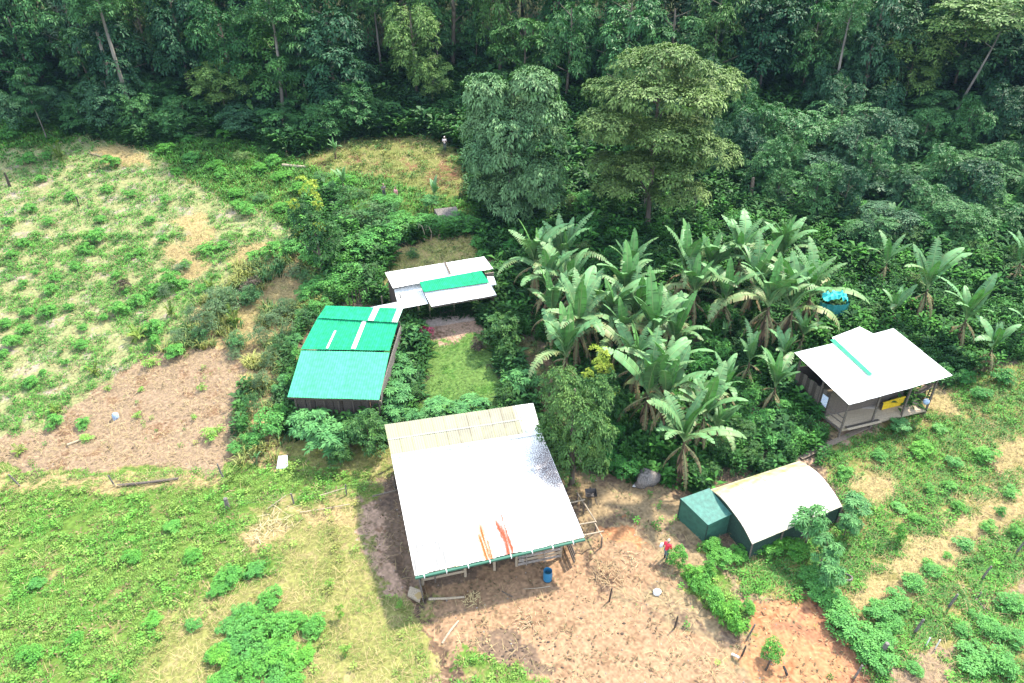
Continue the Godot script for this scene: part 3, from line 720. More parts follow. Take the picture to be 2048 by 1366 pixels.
func green_house() -> void:
	var t1 := [Vector3(-15.06, 6.44, -49.60), Vector3(-8.78, 6.38, -49.22), Vector3(-9.05, 5.92, -47.70), Vector3(-15.46, 6.02, -48.31)]
	var t2 := [Vector3(-15.52, 5.98, -48.54), Vector3(-9.04, 5.87, -47.86), Vector3(-9.37, 5.02, -45.01), Vector3(-16.17, 5.05, -45.18)]
	var t3 := [Vector3(-16.15, 4.98, -45.21), Vector3(-9.36, 4.94, -44.92), Vector3(-9.57, 3.71, -40.47), Vector3(-16.23, 3.75, -40.77)]
	var t := thing("green_roofed_house", "house with a big green corrugated metal roof in three tiers", "house", down((t2[0] + t3[2]) * 0.5))
	sheets(t, t1, 6, 1, M.green_metal)
	sheets(t, t2, 7, 1, M.green_metal)
	sheets(t, t3, 7, 1, M.faded_metal)
	for s in [[t1, 0.63, 0.70, 0.0, 0.98], [t1, 0.93, 0.999, -0.02, 0.99], [t2, 0.565, 0.615, 0.02, 0.97], [t2, 0.28, 0.305, 0.4, 0.97]]:
		var q: Array = s[0]
		var f := func(u: float, v: float) -> Vector3: return (q[0] as Vector3).lerp(q[1], u).lerp((q[3] as Vector3).lerp(q[2], u), v)
		sheets(t, [f.call(s[1], s[3]), f.call(s[2], s[3]), f.call(s[2], s[4]), f.call(s[1], s[4])], 1, 1, M.zinc, Vector2.ZERO, Vector2.ONE, "skylight_sheet", 0.035, 3)
	bar(t, "eaves_board", t3[3] - Vector3(0, 0.08, 0), t3[2] - Vector3(0, 0.08, 0), 0.04, 0.12, M.dark_wood)
	var fl := (t3[3] as Vector3).lerp(t1[0], 0.06); var fr := (t3[2] as Vector3).lerp(t1[1], 0.06); var bl: Vector3 = t1[0]; var br: Vector3 = t1[1]
	for u in [0.04, 0.2, 0.36, 0.52, 0.68, 0.84, 0.97]:
		var p := fl.lerp(fr, u)
		bar(t, "post", down(p, -0.2), p - Vector3(0, 0.1, 0), 0.13, 0.13, M.old_wood)
	for k in 9:   # board wall behind the front posts
		var p := fl.lerp(fr, 0.04 + 0.93 * k / 9.0) + Vector3(0, 0, -0.25); var q := fl.lerp(fr, 0.04 + 0.93 * (k + 0.92) / 9.0) + Vector3(0, 0, -0.25)
		wall(t, "wall_board", down(p), down(q), 0.0, 2.2 - 0.04 * (k % 3), 0.04, M.old_wood)
	bar(t, "rail", down(fl, 1.9), down(fr, 1.9), 0.06, 0.14, M.pale_wood)
	wall(t, "side_wall", down(fr) + Vector3(-0.15, 0, -0.4), down(br) + Vector3(-0.3, 0, 0.2), -0.3, 2.2, 0.1, M.rock)
	wall(t, "side_wall", down(fl) + Vector3(0.3, 0, -0.4), down(bl) + Vector3(0.3, 0, 0.2), -0.3, 2.2, 0.1, M.old_wood)
	wall(t, "back_wall", down(bl) + Vector3(0.3, 0, 0.25), down(br) + Vector3(-0.3, 0, 0.25), -0.4, 2.6, 0.1, M.old_wood)
	# low wall beside the lawn
	var lw := MB.new(); var pts := [Vector3(-7.26, 2.62, -48.88), Vector3(-7.31, 2.27, -46.82), Vector3(-7.52, 1.90, -44.57), Vector3(-7.86, 1.56, -42.45)]
	for i in 3: lw.bar(pts[i] + Vector3(0, 0.25, 0), pts[i + 1] + Vector3(0, 0.25, 0), 0.22, 0.7)
	single("garden_wall", "low grey garden wall along the left edge of the lawn", "wall", lw, M.concrete, pts[1])

func long_house() -> void:
	var w1 := [Vector3(-11.10, 6.69, -55.08), Vector3(-2.54, 7.11, -57.46), Vector3(-1.66, 6.89, -55.36), Vector3(-10.07, 6.41, -52.61)]
	var w2 := [Vector3(-10.08, 6.09, -53.04), Vector3(-8.01, 6.25, -53.95), Vector3(-7.04, 5.56, -51.44), Vector3(-9.35, 5.44, -50.72)]
	var w3 := [Vector3(-7.44, 6.17, -52.35), Vector3(-1.93, 6.40, -53.66), Vector3(-1.32, 5.80, -52.51), Vector3(-6.71, 5.53, -50.98)]
	var gr := [Vector3(-7.90, 6.68, -53.25), Vector3(-2.70, 6.96, -54.88), Vector3(-1.95, 6.45, -53.55), Vector3(-7.42, 6.22, -52.22)]
	var w4 := [Vector3(-2.17, 6.63, -54.43), Vector3(-1.60, 6.63, -54.43), Vector3(-1.33, 6.31, -53.45), Vector3(-1.88, 6.29, -53.31)]
	var t := thing("long_house", "long low house roofed with white sheets and one green panel", "house", down((w1[0] + w3[2]) * 0.5))
	var nz := FastNoiseLite.new(); nz.seed = 8; nz.frequency = 1.0; nz.fractal_octaves = 4
	var tex := roof_paint(128, func(u: float, v: float) -> Color:
		var c := Color(0.76, 0.755, 0.75)
		var s := nz.get_noise_2d(u * 60.0, v * 9.0) * 0.5 + 0.5
		var near := smoothstep(0.05, 0.0, absf(u - 0.42)) + smoothstep(0.03, 0.0, absf(u - 0.55))
		return c.lerp(Color(0.42, 0.16, 0.17), smoothstep(0.5, 0.75, s * near + 0.05) * 0.8))
	var wm := mat(Color(1, 1, 1), 0.65, true); wm.albedo_texture = tex
	sheets(t, w1, 9, 1, wm)
	sheets(t, w2, 3, 1, M.zinc); sheets(t, w3, 6, 1, M.zinc, Vector2.ZERO, Vector2.ONE, "roof_sheet", 0.02); sheets(t, gr, 6, 1, M.green_metal, Vector2.ZERO, Vector2.ONE, "green_sheet", 0.05, 6); sheets(t, w4, 1, 1, M.zinc)
	sheets(t, [Vector3(-6.08, 7.05, -56.44), Vector3(-5.91, 7.06, -56.48), Vector3(-5.24, 6.81, -54.46), Vector3(-5.45, 6.80, -54.39)], 1, 1, M.old_wood, Vector2.ZERO, Vector2.ONE, "flashing", 0.03, 2)
	var fl: Vector3 = w3[3]; var fr: Vector3 = w3[2]; var bl: Vector3 = w1[0]; var br: Vector3 = w1[1]
	bar(t, "eaves_beam", fl - Vector3(0, 0.1, 0.1), fr - Vector3(0, 0.1, 0.1), 0.08, 0.12, M.old_wood)
	for p in [Vector2(-8.05, -52.63), Vector2(-7.12, -52.90), Vector2(-5.04, -53.23), Vector2(-2.96, -53.98), Vector2(-1.74, -54.60)]:
		bar(t, "post", on(p, -0.1), on(p, 2.45), 0.13, 0.13, M.pale_wood)
	var fq := [Vector3(-7.77, 3.62, -53.86), Vector3(-1.76, 3.92, -55.54), Vector3(-1.83, 3.47, -52.98), Vector3(-7.67, 3.22, -51.53)]
	var b := MB.new(); slab(b, fq, 0.35)
	part("porch_floor", b, M.pink_wall, t)
	var wl := Vector3(-7.38, 3.56, -54.33); var wr := Vector3(-1.63, 3.83, -55.88)
	wall(t, "porch_wall", wl + Vector3(0, 0, -0.2), wr + Vector3(0, 0, -0.2), -0.1, 2.4, 0.1, M.pink_wall)
	var l0 := Vector3(-9.74, 3.26, -52.56); var l1 := Vector3(-7.28, 3.37, -53.23)
	wall(t, "front_wall", l0 + Vector3(0, 0, -0.5), l1 + Vector3(0, 0, -0.5), -0.2, 2.2, 0.1, M.dark_wood)
	for k in 4:
		bar(t, "frame", l0.lerp(l1, k / 3.0) + Vector3(0, 0.1, -0.42), l0.lerp(l1, k / 3.0) + Vector3(0, 2.15, -0.42), 0.1, 0.06, M.concrete)
	for hh in [0.8, 2.1]:
		bar(t, "frame", l0 + Vector3(0, hh, -0.41), l1 + Vector3(0, hh, -0.41), 0.06, 0.1, M.concrete)
	wall(t, "side_wall", down(bl) + Vector3(0.3, 0, 0.3), l0 + Vector3(0, 0, -0.5), -0.2, 2.5, 0.1, M.dark_wood)
	wall(t, "side_wall", down(br) + Vector3(-0.3, 0, 0.3), down(fr) + Vector3(-0.3, 0, -0.6), -0.2, 2.4, 0.1, M.dark_wood)
	wall(t, "back_wall", down(bl) + Vector3(0.3, 0, 0.3), down(br) + Vector3(-0.3, 0, 0.3), -0.4, 2.7, 0.1, M.old_wood)
	var lk := thing("lean_to_roof", "narrow white sheet roof linking the green roof and the long house", "roof", down(Vector3(-10.00, 3.64, -54.74)))
	sheets(lk, [Vector3(-11.64, 6.12, -49.76), Vector3(-9.22, 6.22, -50.60), Vector3(-8.83, 6.01, -49.96), Vector3(-10.24, 5.94, -49.58)], 3, 1, M.zinc, Vector2.ZERO, Vector2.ONE, "roof_sheet", 0.07)
	for p in [Vector2(-10.93, -51.71), Vector2(-9.42, -52.04)]: bar(lk, "post", on(p, -0.1), on(p, 3.05), 0.1, 0.1, M.old_wood)
	# things on the porch
	var pot := MB.new()
	for k in 3: pot.blob(Vector3(-3.33, 3.86, -53.44) + Vector3(k * 0.35 - 0.3, 0.0, 0.1 * k), Vector3(0.2, 0.28, 0.2), bumps, 0.3, 10)
	single("sacks", "dark sacks heaped on the right end of the porch", "sack", pot, M.dung, Vector3(-3.34, 3.64, -53.64))
	var bench := thing("porch_bench", "plain wooden bench standing against the pink porch wall", "bench", Vector3(-5.68, 3.60, -53.72))
	bar(bench, "seat", Vector3(-6.25, 3.92, -52.90), Vector3(-5.06, 3.97, -53.24), 0.35, 0.06, M.old_wood)
	for p in [Vector3(-6.17, 3.89, -52.94), Vector3(-5.15, 3.94, -53.21)]: bar(bench, "leg", down(p, 0.13), p, 0.3, 0.06, M.old_wood)

func stilt_house() -> void:
	var a := Vector3(21.13, 5.51, -44.04); var m1 := Vector3(27.67, 6.01, -45.87); var m2 := Vector3(28.56, 4.77, -40.53); var f := Vector3(23.46, 4.40, -38.97); var r1 := Vector3(29.43, 6.20, -46.39); var r2 := Vector3(31.89, 4.99, -41.70)
	var ground_y := gy(f.x, f.z)
	var t := thing("stilt_house", "small house on stilts under a plain white roof with a teal stripe", "house", down((a + r2) * 0.5))
	var nz := FastNoiseLite.new(); nz.seed = 18; nz.frequency = 1.0; nz.fractal_octaves = 4
	sheets(t, [a, m1, m2, f], 8, 2, M.zinc); sheets(t, [m1, r1, r2, m2], 3, 2, M.zinc, Vector2.ZERO, Vector2.ONE, "roof_sheet", 0.01)
	sheets(t, [Vector3(24.65, 5.72, -45.91), Vector3(27.23, 5.93, -47.14), Vector3(27.92, 5.85, -46.07), Vector3(24.57, 5.65, -44.87)], 3, 1, M.zinc, Vector2.ZERO, Vector2.ONE, "roof_sheet", -0.03)
	sheets(t, [Vector3(24.18, 5.81, -45.26), Vector3(24.57, 5.83, -45.37), Vector3(26.11, 5.04, -41.69), Vector3(25.77, 5.03, -41.64)], 1, 1, M.faded_metal, Vector2.ZERO, Vector2.ONE, "stripe_sheet", 0.06, 3)
	var floor_y := ground_y + 0.95
	var c := (a + m1 + m2 + f) * 0.25
	var fl := []
	for p in [a, r1, r2, f]:
		var q: Vector3 = p + (c - p) * Vector3(1, 0, 1) * 0.13
		fl.append(Vector3(q.x, floor_y + (0.15 if p == a or p == r1 else 0.0), q.z))
	for k in 12:   # floor planks run from left to right
		var u0 := k / 12.0; var u1 := (k + 0.94) / 12.0
		var b := MB.new(); slab(b, [(fl[0] as Vector3).lerp(fl[3], u0), (fl[1] as Vector3).lerp(fl[2], u0), (fl[1] as Vector3).lerp(fl[2], u1), (fl[0] as Vector3).lerp(fl[3], u1)], 0.06)
		part("floor_plank", b, M.pale_wood, t)
	for e in [[0, 3], [3, 2], [0, 1], [1, 2]]:
		bar(t, "floor_beam", fl[e[0]] - Vector3(0, 0.16, 0), fl[e[1]] - Vector3(0, 0.16, 0), 0.1, 0.18, M.pale_wood if e[0] == 3 else M.old_wood)
	for uv in [[0, 0], [0.5, 0], [1, 0], [0, 0.5], [0, 1], [0.35, 1], [0.7, 1], [1, 1], [1, 0.5]]:
		var p: Vector3 = (fl[0] as Vector3).lerp(fl[1], uv[0]).lerp((fl[3] as Vector3).lerp(fl[2], uv[0]), uv[1])
		var top: Vector3 = a.lerp(r1, uv[0]).lerp(f.lerp(r2, uv[0]), uv[1])
		bar(t, "post", down(p, -0.3), Vector3(p.x, top.y - 0.15, p.z), 0.13, 0.13, M.old_wood)
	# left wall of boards, its front third open as a porch
	for k in 10:
		var p: Vector3 = (fl[0] as Vector3).lerp(fl[3], k / 10.0 * 0.68); var q: Vector3 = (fl[0] as Vector3).lerp(fl[3], (k + 0.93) / 10.0 * 0.68)
		wall(t, "wall_board", p, q, 0.0, 1.9 + 0.06 * (k % 3), 0.04, M.old_wood if k % 2 == 0 else M.dark_wood)
	for hh in [0.45, 0.9]: bar(t, "porch_rail", (fl[0] as Vector3).lerp(fl[3], 0.68) + Vector3(0, hh, 0), fl[3] + Vector3(0, hh, 0), 0.06, 0.08, M.old_wood)
	var iw: Vector3 = (fl[0] as Vector3).lerp(fl[3], 0.68); var iw2: Vector3 = (fl[1] as Vector3).lerp(fl[2], 0.68)
	wall(t, "inner_wall", iw, iw2, 0.0, 2.2, 0.06, M.old_wood)
	wall(t, "back_wall", fl[0], fl[1], 0.0, 2.2, 0.06, M.dark_wood)
	wall(t, "right_wall", fl[1], iw2, 0.0, 2.2, 0.06, M.dark_wood)
	for k in 2: bar(t, "bench_plank", (fl[3] as Vector3).lerp(fl[2], 0.04) + Vector3(0, 0.1 + 0.06 * k, 0.1 + 0.28 * k), (fl[3] as Vector3).lerp(fl[2], 0.42) + Vector3(0, 0.1 + 0.06 * k, 0.1 + 0.28 * k), 0.2, 0.05, M.pale_wood if k == 1 else M.dark_wood)
	# a printed sheet pinned on the left wall
	var tex := roof_paint(64, func(u: float, v: float) -> Color:
		var k := nz.get_noise_2d(u * 8.0, v * 8.0)
		return Color(0.72, 0.75, 0.8).lerp(Color(0.2, 0.32, 0.6), smoothstep(0.12, 0.2, k)))
	var pm := mat(Color(1, 1, 1), 0.7); pm.albedo_texture = tex
	var pa: Vector3 = (fl[0] as Vector3).lerp(fl[3], 0.55); var pb: Vector3 = (fl[0] as Vector3).lerp(fl[3], 0.66)
	var sd := (pb - pa).cross(Vector3.UP).normalized() * 0.04
	if sd.x > 0: sd = -sd
	var b2 := MB.new(); b2.quad(pa + sd + Vector3(0, 0.7, 0), pb + sd + Vector3(0, 0.7, 0), pb + sd + Vector3(0, 1.6, 0), pa + sd + Vector3(0, 1.6, 0))
	single("poster", "blue and white printed sheet on the left wall of the stilt house", "poster", b2, pm, pa)
	# yellow panel, step, plant stand
	var yp := [Vector3(27.50, 1.43, -41.58), Vector3(29.43, 1.53, -42.25)]
	var y := thing("yellow_screen", "bright yellow panel set up under the front eave of the stilt house", "panel", down(yp[0]))
	wall(y, "board", yp[0], yp[1], 0.0, 1.15, 0.06, M.yellow)
	bar(y, "top_rail", yp[0] + Vector3(0, 1.2, 0), yp[1] + Vector3(0, 1.2, 0), 0.12, 0.08, M.yellow)
	for p in yp: bar(y, "leg", down(p, -0.1), down(p, 1.2), 0.08, 0.08, M.dark_wood)
	var st := thing("concrete_steps", "pale concrete steps at the front of the stilt house", "steps", Vector3(27.17, 1.47, -41.89))
	for k in 3:
		var p := Vector3(26.89, 1.38, -41.28) + Vector3(-0.1 * k, 0, -0.32 * k)
		var b := MB.new(); b.bar(p + Vector3(-0.5, 0.12 + 0.2 * k, 0), p + Vector3(0.5, 0.12 + 0.2 * k, 0), 0.4, 0.3 + 0.02 * k)
		part("step", b, M.concrete, st)
	var rack := thing("plant_rack", "rough wooden plant rack at the right front corner of the stilt house", "rack", Vector3(30.50, 1.58, -42.61))
	var rp := [Vector3(30.17, 1.56, -42.45), Vector3(30.69, 1.58, -42.61), Vector3(31.81, 1.68, -43.24), Vector3(31.23, 1.67, -43.13)]
	for p in rp: bar(rack, "leg", p - Vector3(0, 0.1, 0), p + Vector3(0, 1.2, 0), 0.08, 0.08, M.dark_wood)
	for k in 4: bar(rack, "slat", rp[0].lerp(rp[1], k / 3.0) + Vector3(0, 1.22, 0), rp[3].lerp(rp[2], k / 3.0) + Vector3(0, 1.22, 0), 0.12, 0.04, M.old_wood)
	bar(rack, "brace", rp[0] + Vector3(0, 0.6, 0), rp[1] + Vector3(0, 0.6, 0), 0.05, 0.06, M.pale_wood)
	var bag := MB.new(); bag.blob(Vector3(30.57, 2.82, -41.53), Vector3(0.22, 0.26, 0.2), bumps, 0.5, 12)
	single("white_sack", "small pale sack on the right end of the plant rack", "sack", bag, M.blue_cloth, Vector3(30.73, 2.65, -41.75))
	var box := MB.new()
	slab(box, [rp[3] + Vector3(0, 1.5, 0), rp[2] + Vector3(0, 1.5, 0), rp[1] + Vector3(0, 1.5, 0), rp[0] + Vector3(0, 1.5, 0)], 0.24)
	single("planting_box", "earth-filled planting box on top of the wooden rack", "planting box", box, M.dung, rp[0] + Vector3(0, 1.26, 0))

func mesh_hall() -> void:
	var bl := Vector3(12.73, 2.16, -33.05); var br := Vector3(19.22, 2.38, -35.51); var fr := Vector3(20.81, 1.78, -31.93); var fl := Vector3(14.35, 1.63, -29.01)
	var t := thing("mesh_hall", "growing hall with dark green mesh walls under a curved whitish sheet roof", "greenhouse", down((bl + fr) * 0.5))
	var nz := FastNoiseLite.new(); nz.seed = 28; nz.frequency = 1.0; nz.fractal_octaves = 4
	var tex := roof_paint(256, func(u: float, v: float) -> Color:
		var c := Color(0.62, 0.61, 0.55)
		var k := nz.get_noise_2d(u * 7.0, v * 9.0) * 0.5 + 0.5; var s := nz.get_noise_2d(u * 40.0, v * 12.0) * 0.5 + 0.5
		c = c.lerp(Color(0.24, 0.225, 0.09), clampf(smoothstep(0.5, 0.1, v) * 1.0 + smoothstep(0.93, 1.0, v) * 0.6, 0, 1) * (0.5 + k * 0.7))
		c = c.lerp(Color(0.18, 0.16, 0.11), smoothstep(0.56, 0.72, s + 0.16 * smoothstep(0.1, 0.0, u) + 0.1 * smoothstep(0.93, 1.0, v) - 0.08) * 0.7)
		return c)
	var rm := mat(Color(1, 1, 1), 0.6, true); rm.albedo_texture = tex
	rm.backlight_enabled = true; rm.backlight = Color(0.25, 0.25, 0.2)
	var n := 14
	var at := func(u: float, v: float) -> Vector3:
		var p: Vector3 = bl.lerp(br, u).lerp(fl.lerp(fr, u), v)
		return p + Vector3(0, 0.52 * (1.0 - pow(absf(v * 2.0 - 1.0), 2.2)) + bumps.get_noise_2d(u * 22.0, v * 9.0 + 70.0) * 0.07 * (4.0 * v * (1.0 - v)), 0)
	for s in 4:   # four sheets across the hall, each a part
		var b := MB.new()
		for k in n:
			for q in 6:
				var u0 := (s + q / 6.0) / 4.0 - (0.004 if q == 0 else 0.0); var u1 := (s + (q + 1) / 6.0) / 4.0
				var v0 := k / float(n); var v1 := (k + 1) / float(n)
				var sag := 0.015 if q == 0 else 0.0
				b.quad(at.call(u0, v1) + Vector3(0, sag, 0), at.call(u1, v1), at.call(u1, v0), at.call(u0, v0) + Vector3(0, sag, 0), Vector2(u0, v1), Vector2(u1, v1), Vector2(u1, v0), Vector2(u0, v0))
		part("roof_cloth", b, rm, t)
	for u in [0.0, 0.33, 0.66, 1.0]:
		var path := []; var rad := []
		for k in n + 1:
			path.append(at.call(u, k / float(n)) - Vector3(0, 0.05, 0)); rad.append(0.035)
		var b := MB.new(); b.tube(path, rad, 6)
		part("hoop", b, M.pale_wood if u == 0.0 else M.iron, t)
		for v in [0.0, 1.0]:
			var p: Vector3 = at.call(u, v)
			bar(t, "post", down(p, -0.2), p, 0.09, 0.09, M.old_wood)
	for u in [0.012, 0.988]:
		var b := MB.new()
		for k in n:
			var p: Vector3 = at.call(u, k / float(n)); var q: Vector3 = at.call(u, (k + 1) / float(n))
			b.quad(down(p, -0.2), down(q, -0.2), q - Vector3(0, 0.06, 0), p - Vector3(0, 0.06, 0))
		part("end_wall", b, M.shade_mesh, t)
	for v in [0.02, 0.98]:
		var b := MB.new()
		for k in 8:
			var p: Vector3 = at.call(k / 8.0, v); var q: Vector3 = at.call((k + 1) / 8.0, v)
			b.quad(down(p, -0.2), down(q, -0.2), q - Vector3(0, 0.04, 0), p - Vector3(0, 0.04, 0))
		part("side_wall", b, M.shade_mesh, t)
	# box-shaped porch
	var q := [Vector3(10.66, 2.10, -32.30), Vector3(12.66, 2.26, -33.08), Vector3(13.59, 1.98, -31.09), Vector3(11.97, 1.83, -30.32)]
	var x := thing("mesh_box", "teal mesh box built against the left end of the growing hall", "porch", down(q[3]))
	var b3 := MB.new(); slab(b3, q, 0.04)
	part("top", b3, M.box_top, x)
	for i in 4:
		var p: Vector3 = q[i]; var r: Vector3 = q[(i + 1) % 4]
		var inn: Vector3 = ((q[0] + q[2]) * 0.5 - (p + r) * 0.5) * Vector3(1, 0, 1) * 0.03
		var b := MB.new(); b.quad(down(p + inn, -0.2), down(r + inn, -0.2), r + inn - Vector3(0, 0.045, 0), p + inn - Vector3(0, 0.045, 0))
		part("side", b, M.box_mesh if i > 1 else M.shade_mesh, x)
		var po: Vector3 = p + ((q[0] + q[2]) * 0.5 - p) * Vector3(1, 0, 1) * 0.02
		bar(x, "corner_post", down(po, -0.2), po - Vector3(0, 0.05, 0), 0.07, 0.07, M.shade_mesh)
	bar(x, "edge_rail", q[3] + Vector3(0, 0.02, 0), q[0] + Vector3(0, 0.02, 0), 0.06, 0.05, M.box_top); bar(x, "edge_rail", q[3] + Vector3(0, 0.02, 0), q[2] + Vector3(0, 0.02, 0), 0.06, 0.05, M.box_top)


# ---------------------------------------------------------------- small things in the yard and the fields
func small_things() -> void:
	# blue drum
	var p := Vector3(2.10, 0.13, -27.65)
	var t := thing("blue_drum", "open blue plastic drum standing in the dirt yard below the barn", "drum", down(p))
	var b := MB.new(); b.tube([down(p), down(p, 0.04), down(p, 0.3), down(p, 0.34), down(p, 0.6), down(p, 0.78)], [0.24, 0.26, 0.265, 0.28, 0.265, 0.25], 20, false)
	b.tube([down(p, 0.78), down(p, 0.6), down(p, 0.05)], [0.225, 0.235, 0.23], 20, false)
	part("shell", b, M.blue_drum, t)
	b = MB.new(); b.tube([down(p, 0.77), down(p, 0.80)], [0.262, 0.262], 20, false); b.tube([down(p, 0.80), down(p, 0.79), down(p, 0.77)], [0.262, 0.222, 0.222], 20, false)
	part("rim", b, M.blue_drum, t)
	b = MB.new(); b.tube([down(p, 0.02), down(p, 0.42)], [0.05, 0.23], 20, true)
	part("water", b, M.dark_water, t)
	b = MB.new(); b.tube([down(p, 0.0), down(p, 0.09)], [0.268, 0.268], 20, false)
	part("dirty_base", b, M.dung, t)
	# turquoise sheets between the bananas and the stilt house
	b = MB.new()
	var c := down(Vector3(27.61, 3.28, -52.70))
	for i in 10:
		for j in 6:
			var f := func(u: int, v: int) -> Vector3:
				var x := (u / 10.0 - 0.5) * 2.1; var z := (v / 6.0 - 0.5) * 1.1
				return c + Vector3(x, 2.75 - absf(x) * 0.25 - absf(z + 0.2) * 0.6 + bumps.get_noise_2d(u * 3.0, v * 3.0) * 0.45, z - 0.3)
			b.quad(f.call(i, j + 1), f.call(i + 1, j + 1), f.call(i + 1, j), f.call(i, j))
	single("turquoise_tarp", "crumpled bright turquoise tarpaulin behind the stilt house", "tarpaulin", b, M.turquoise_cloth, c)
	b = MB.new()
	for i in 16:
		var f := func(u: int, y: float) -> Vector3:
			var a := PI * (u / 16.0) * 1.25 - 0.4
			return c + Vector3(cos(a) * (1.15 + 0.07 * (u % 2)), y, 0.15 + sin(a) * (0.55 + 0.08 * (u % 2)))
		b.quad(f.call(i + 1, -0.1), f.call(i, -0.1), f.call(i, 1.9), f.call(i + 1, 1.9))
	single("teal_curtain", "hanging dark teal cloth in folds under the turquoise tarpaulin", "curtain", b, M.teal_cloth, c + Vector3(0, 0.0, 0.5))
	# white sheet by the pasture
	var ws := [Vector3(-16.28, 1.37, -37.16), Vector3(-15.68, 1.38, -37.25), Vector3(-15.55, 0.80, -36.56), Vector3(-16.34, 0.79, -36.52)]
	b = MB.new(); slab(b, ws, 0.03)
	single("white_board", "white board leaning in the grass left of the barn", "board", b, M.white_cloth, down(ws[3]))
	# bag on the fallow field
	b = MB.new(); b.blob(Vector3(-29.63, 1.49, -41.37), Vector3(0.2, 0.42, 0.22), bumps, 1.2, 12)
	single("blue_bag", "pale blue plastic bag standing on the bare brown field", "bag", b, M.blue_cloth, Vector3(-29.62, 1.38, -41.28))
	b = MB.new(); b.blob(Vector3(8.42, 0.22, -26.68), Vector3(0.21, 0.17, 0.19), bumps, 1.0, 12)
	single("white_bag", "small full white bag lying in the yard below the person", "bag", b, M.white_cloth, Vector3(8.44, 0.10, -26.71))
	b = MB.new(); b.blob(Vector3(8.32, 0.63, -35.01), Vector3(0.2, 0.08, 0.12), bumps, 1.0, 10)
	single("white_rag", "white rag lying beside the round boulder", "rag", b, M.white_cloth, Vector3(8.33, 0.58, -35.02))
	# stones
	b = MB.new(); b.blob(Vector3(9.00, 0.95, -35.21), Vector3(0.75, 0.62, 0.6), bumps, 0.9, 18)
	single("boulder", "round brown boulder at the foot of the front banana plant", "boulder", b, M.rock, Vector3(9.03, 0.60, -35.19))
	var gs := [Vector3(-8.16, 6.94, -69.47), Vector3(-5.89, 7.03, -69.96), Vector3(-5.42, 6.63, -68.86), Vector3(-7.11, 6.33, -67.17)]
	b = MB.new(); slab(b, gs, 0.5)
	single("rock_slab", "flat grey rock slab beside the path below the clearing", "rock", b, M.rock, down(gs[3]))
	var ts := [Vector3(-5.97, 0.17, -27.15), Vector3(-5.17, 0.16, -26.81), Vector3(-5.30, 0.14, -26.10), Vector3(-6.04, 0.15, -26.53)]
	var tr := thing("wash_slab", "small tan concrete slab with a yellow puddle at the barn's front corner", "slab", down(ts[0]))
	b = MB.new(); slab(b, ts, 0.16); part("slab", b, M.pale_wood, tr)
	b = MB.new()
	var pc: Vector3 = (ts[1] + ts[2]) * 0.42 + (ts[0] + ts[3]) * 0.08 + Vector3(0, 0.006, 0)
	for k in 14:
		var r0 := 0.25 + 0.05 * sin(k * 2.0); var r1 := 0.25 + 0.05 * sin((k + 1) * 2.0)
		b.tri(pc, pc + Vector3(cos(TAU * (k + 1) / 14) * r1, 0, sin(TAU * (k + 1) / 14) * r1), pc + Vector3(cos(TAU * k / 14) * r0, 0, sin(TAU * k / 14) * r0))
	part("puddle", b, M.puddle, tr)
	# logs and sticks
	for l in [[Vector3(-4.79, 0.16, -26.25), Vector3(-2.73, 0.17, -26.38), 0.08, "peeled log lying level below the barn's left corner", 0], [Vector3(-3.80, 0.11, -23.65), Vector3(-2.98, 0.13, -24.82), 0.075, "pale log slanting across the ditch in the yard", 0], [Vector3(-0.58, 0.14, -26.82), Vector3(0.03, 0.13, -26.45), 0.03, "short thin stick lying in the middle of the yard", 1], [Vector3(-26.61, 8.35, -79.66), Vector3(-23.81, 8.23, -79.31), 0.17, "pale fallen trunk at the left end of the clearing", 0], [Vector3(-9.23, 0.77, -33.87), Vector3(-7.55, 1.37, -33.82), 0.06, "dark pole leaning against the barn's left side", 2], [Vector3(-26.65, 0.69, -34.95), Vector3(-22.74, 0.75, -35.52), 0.1, "long grey log lying along the rail fence", 2], [Vector3(26.62, 0.20, -26.33), Vector3(26.83, 0.13, -24.92), 0.05, "long dark pole lying on the right footpath", 2], [Vector3(14.26, 0.13, -21.63), Vector3(14.06, 0.53, -21.84), 0.08, "charred log at the foot of the round bush by the road", 3], [Vector3(2.22, 0.15, -27.13), Vector3(0.67, 0.14, -26.96), 0.025, "thin pale stick lying just left of the blue drum", 0], [Vector3(-31.91, 1.07, -38.68), Vector3(-31.11, 1.15, -39.25), 0.09, "short pale log on the lower edge of the bare field", 0], [Vector3(-50.56, 8.86, -82.61), Vector3(-48.38, 8.66, -81.68), 0.07, "dark branch lying at the top of the cleared field", 2], [Vector3(11.76, 0.16, -22.86), Vector3(12.01, 0.18, -22.53), 0.07, "short white pipe bent over the ditch by the road", 4]]:
		b = MB.new(); var q0: Vector3 = l[0]; var q1: Vector3 = l[1]
		b.tube([down(q0, q0.y - base_h(q0.x, q0.z)), q0.lerp(q1, 0.5) + Vector3(0, 0.02, 0.04), down(q1, q1.y - base_h(q1.x, q1.z))], [l[2], l[2] * 0.95, l[2] * 0.8], 8)
		single("log" if l[2] > 0.04 else "stick", l[3], "log" if l[2] > 0.04 else "stick", b, [M.pale_wood, M.old_wood, M.old_wood, M.black, M.white_paint][l[4]], down(q0))
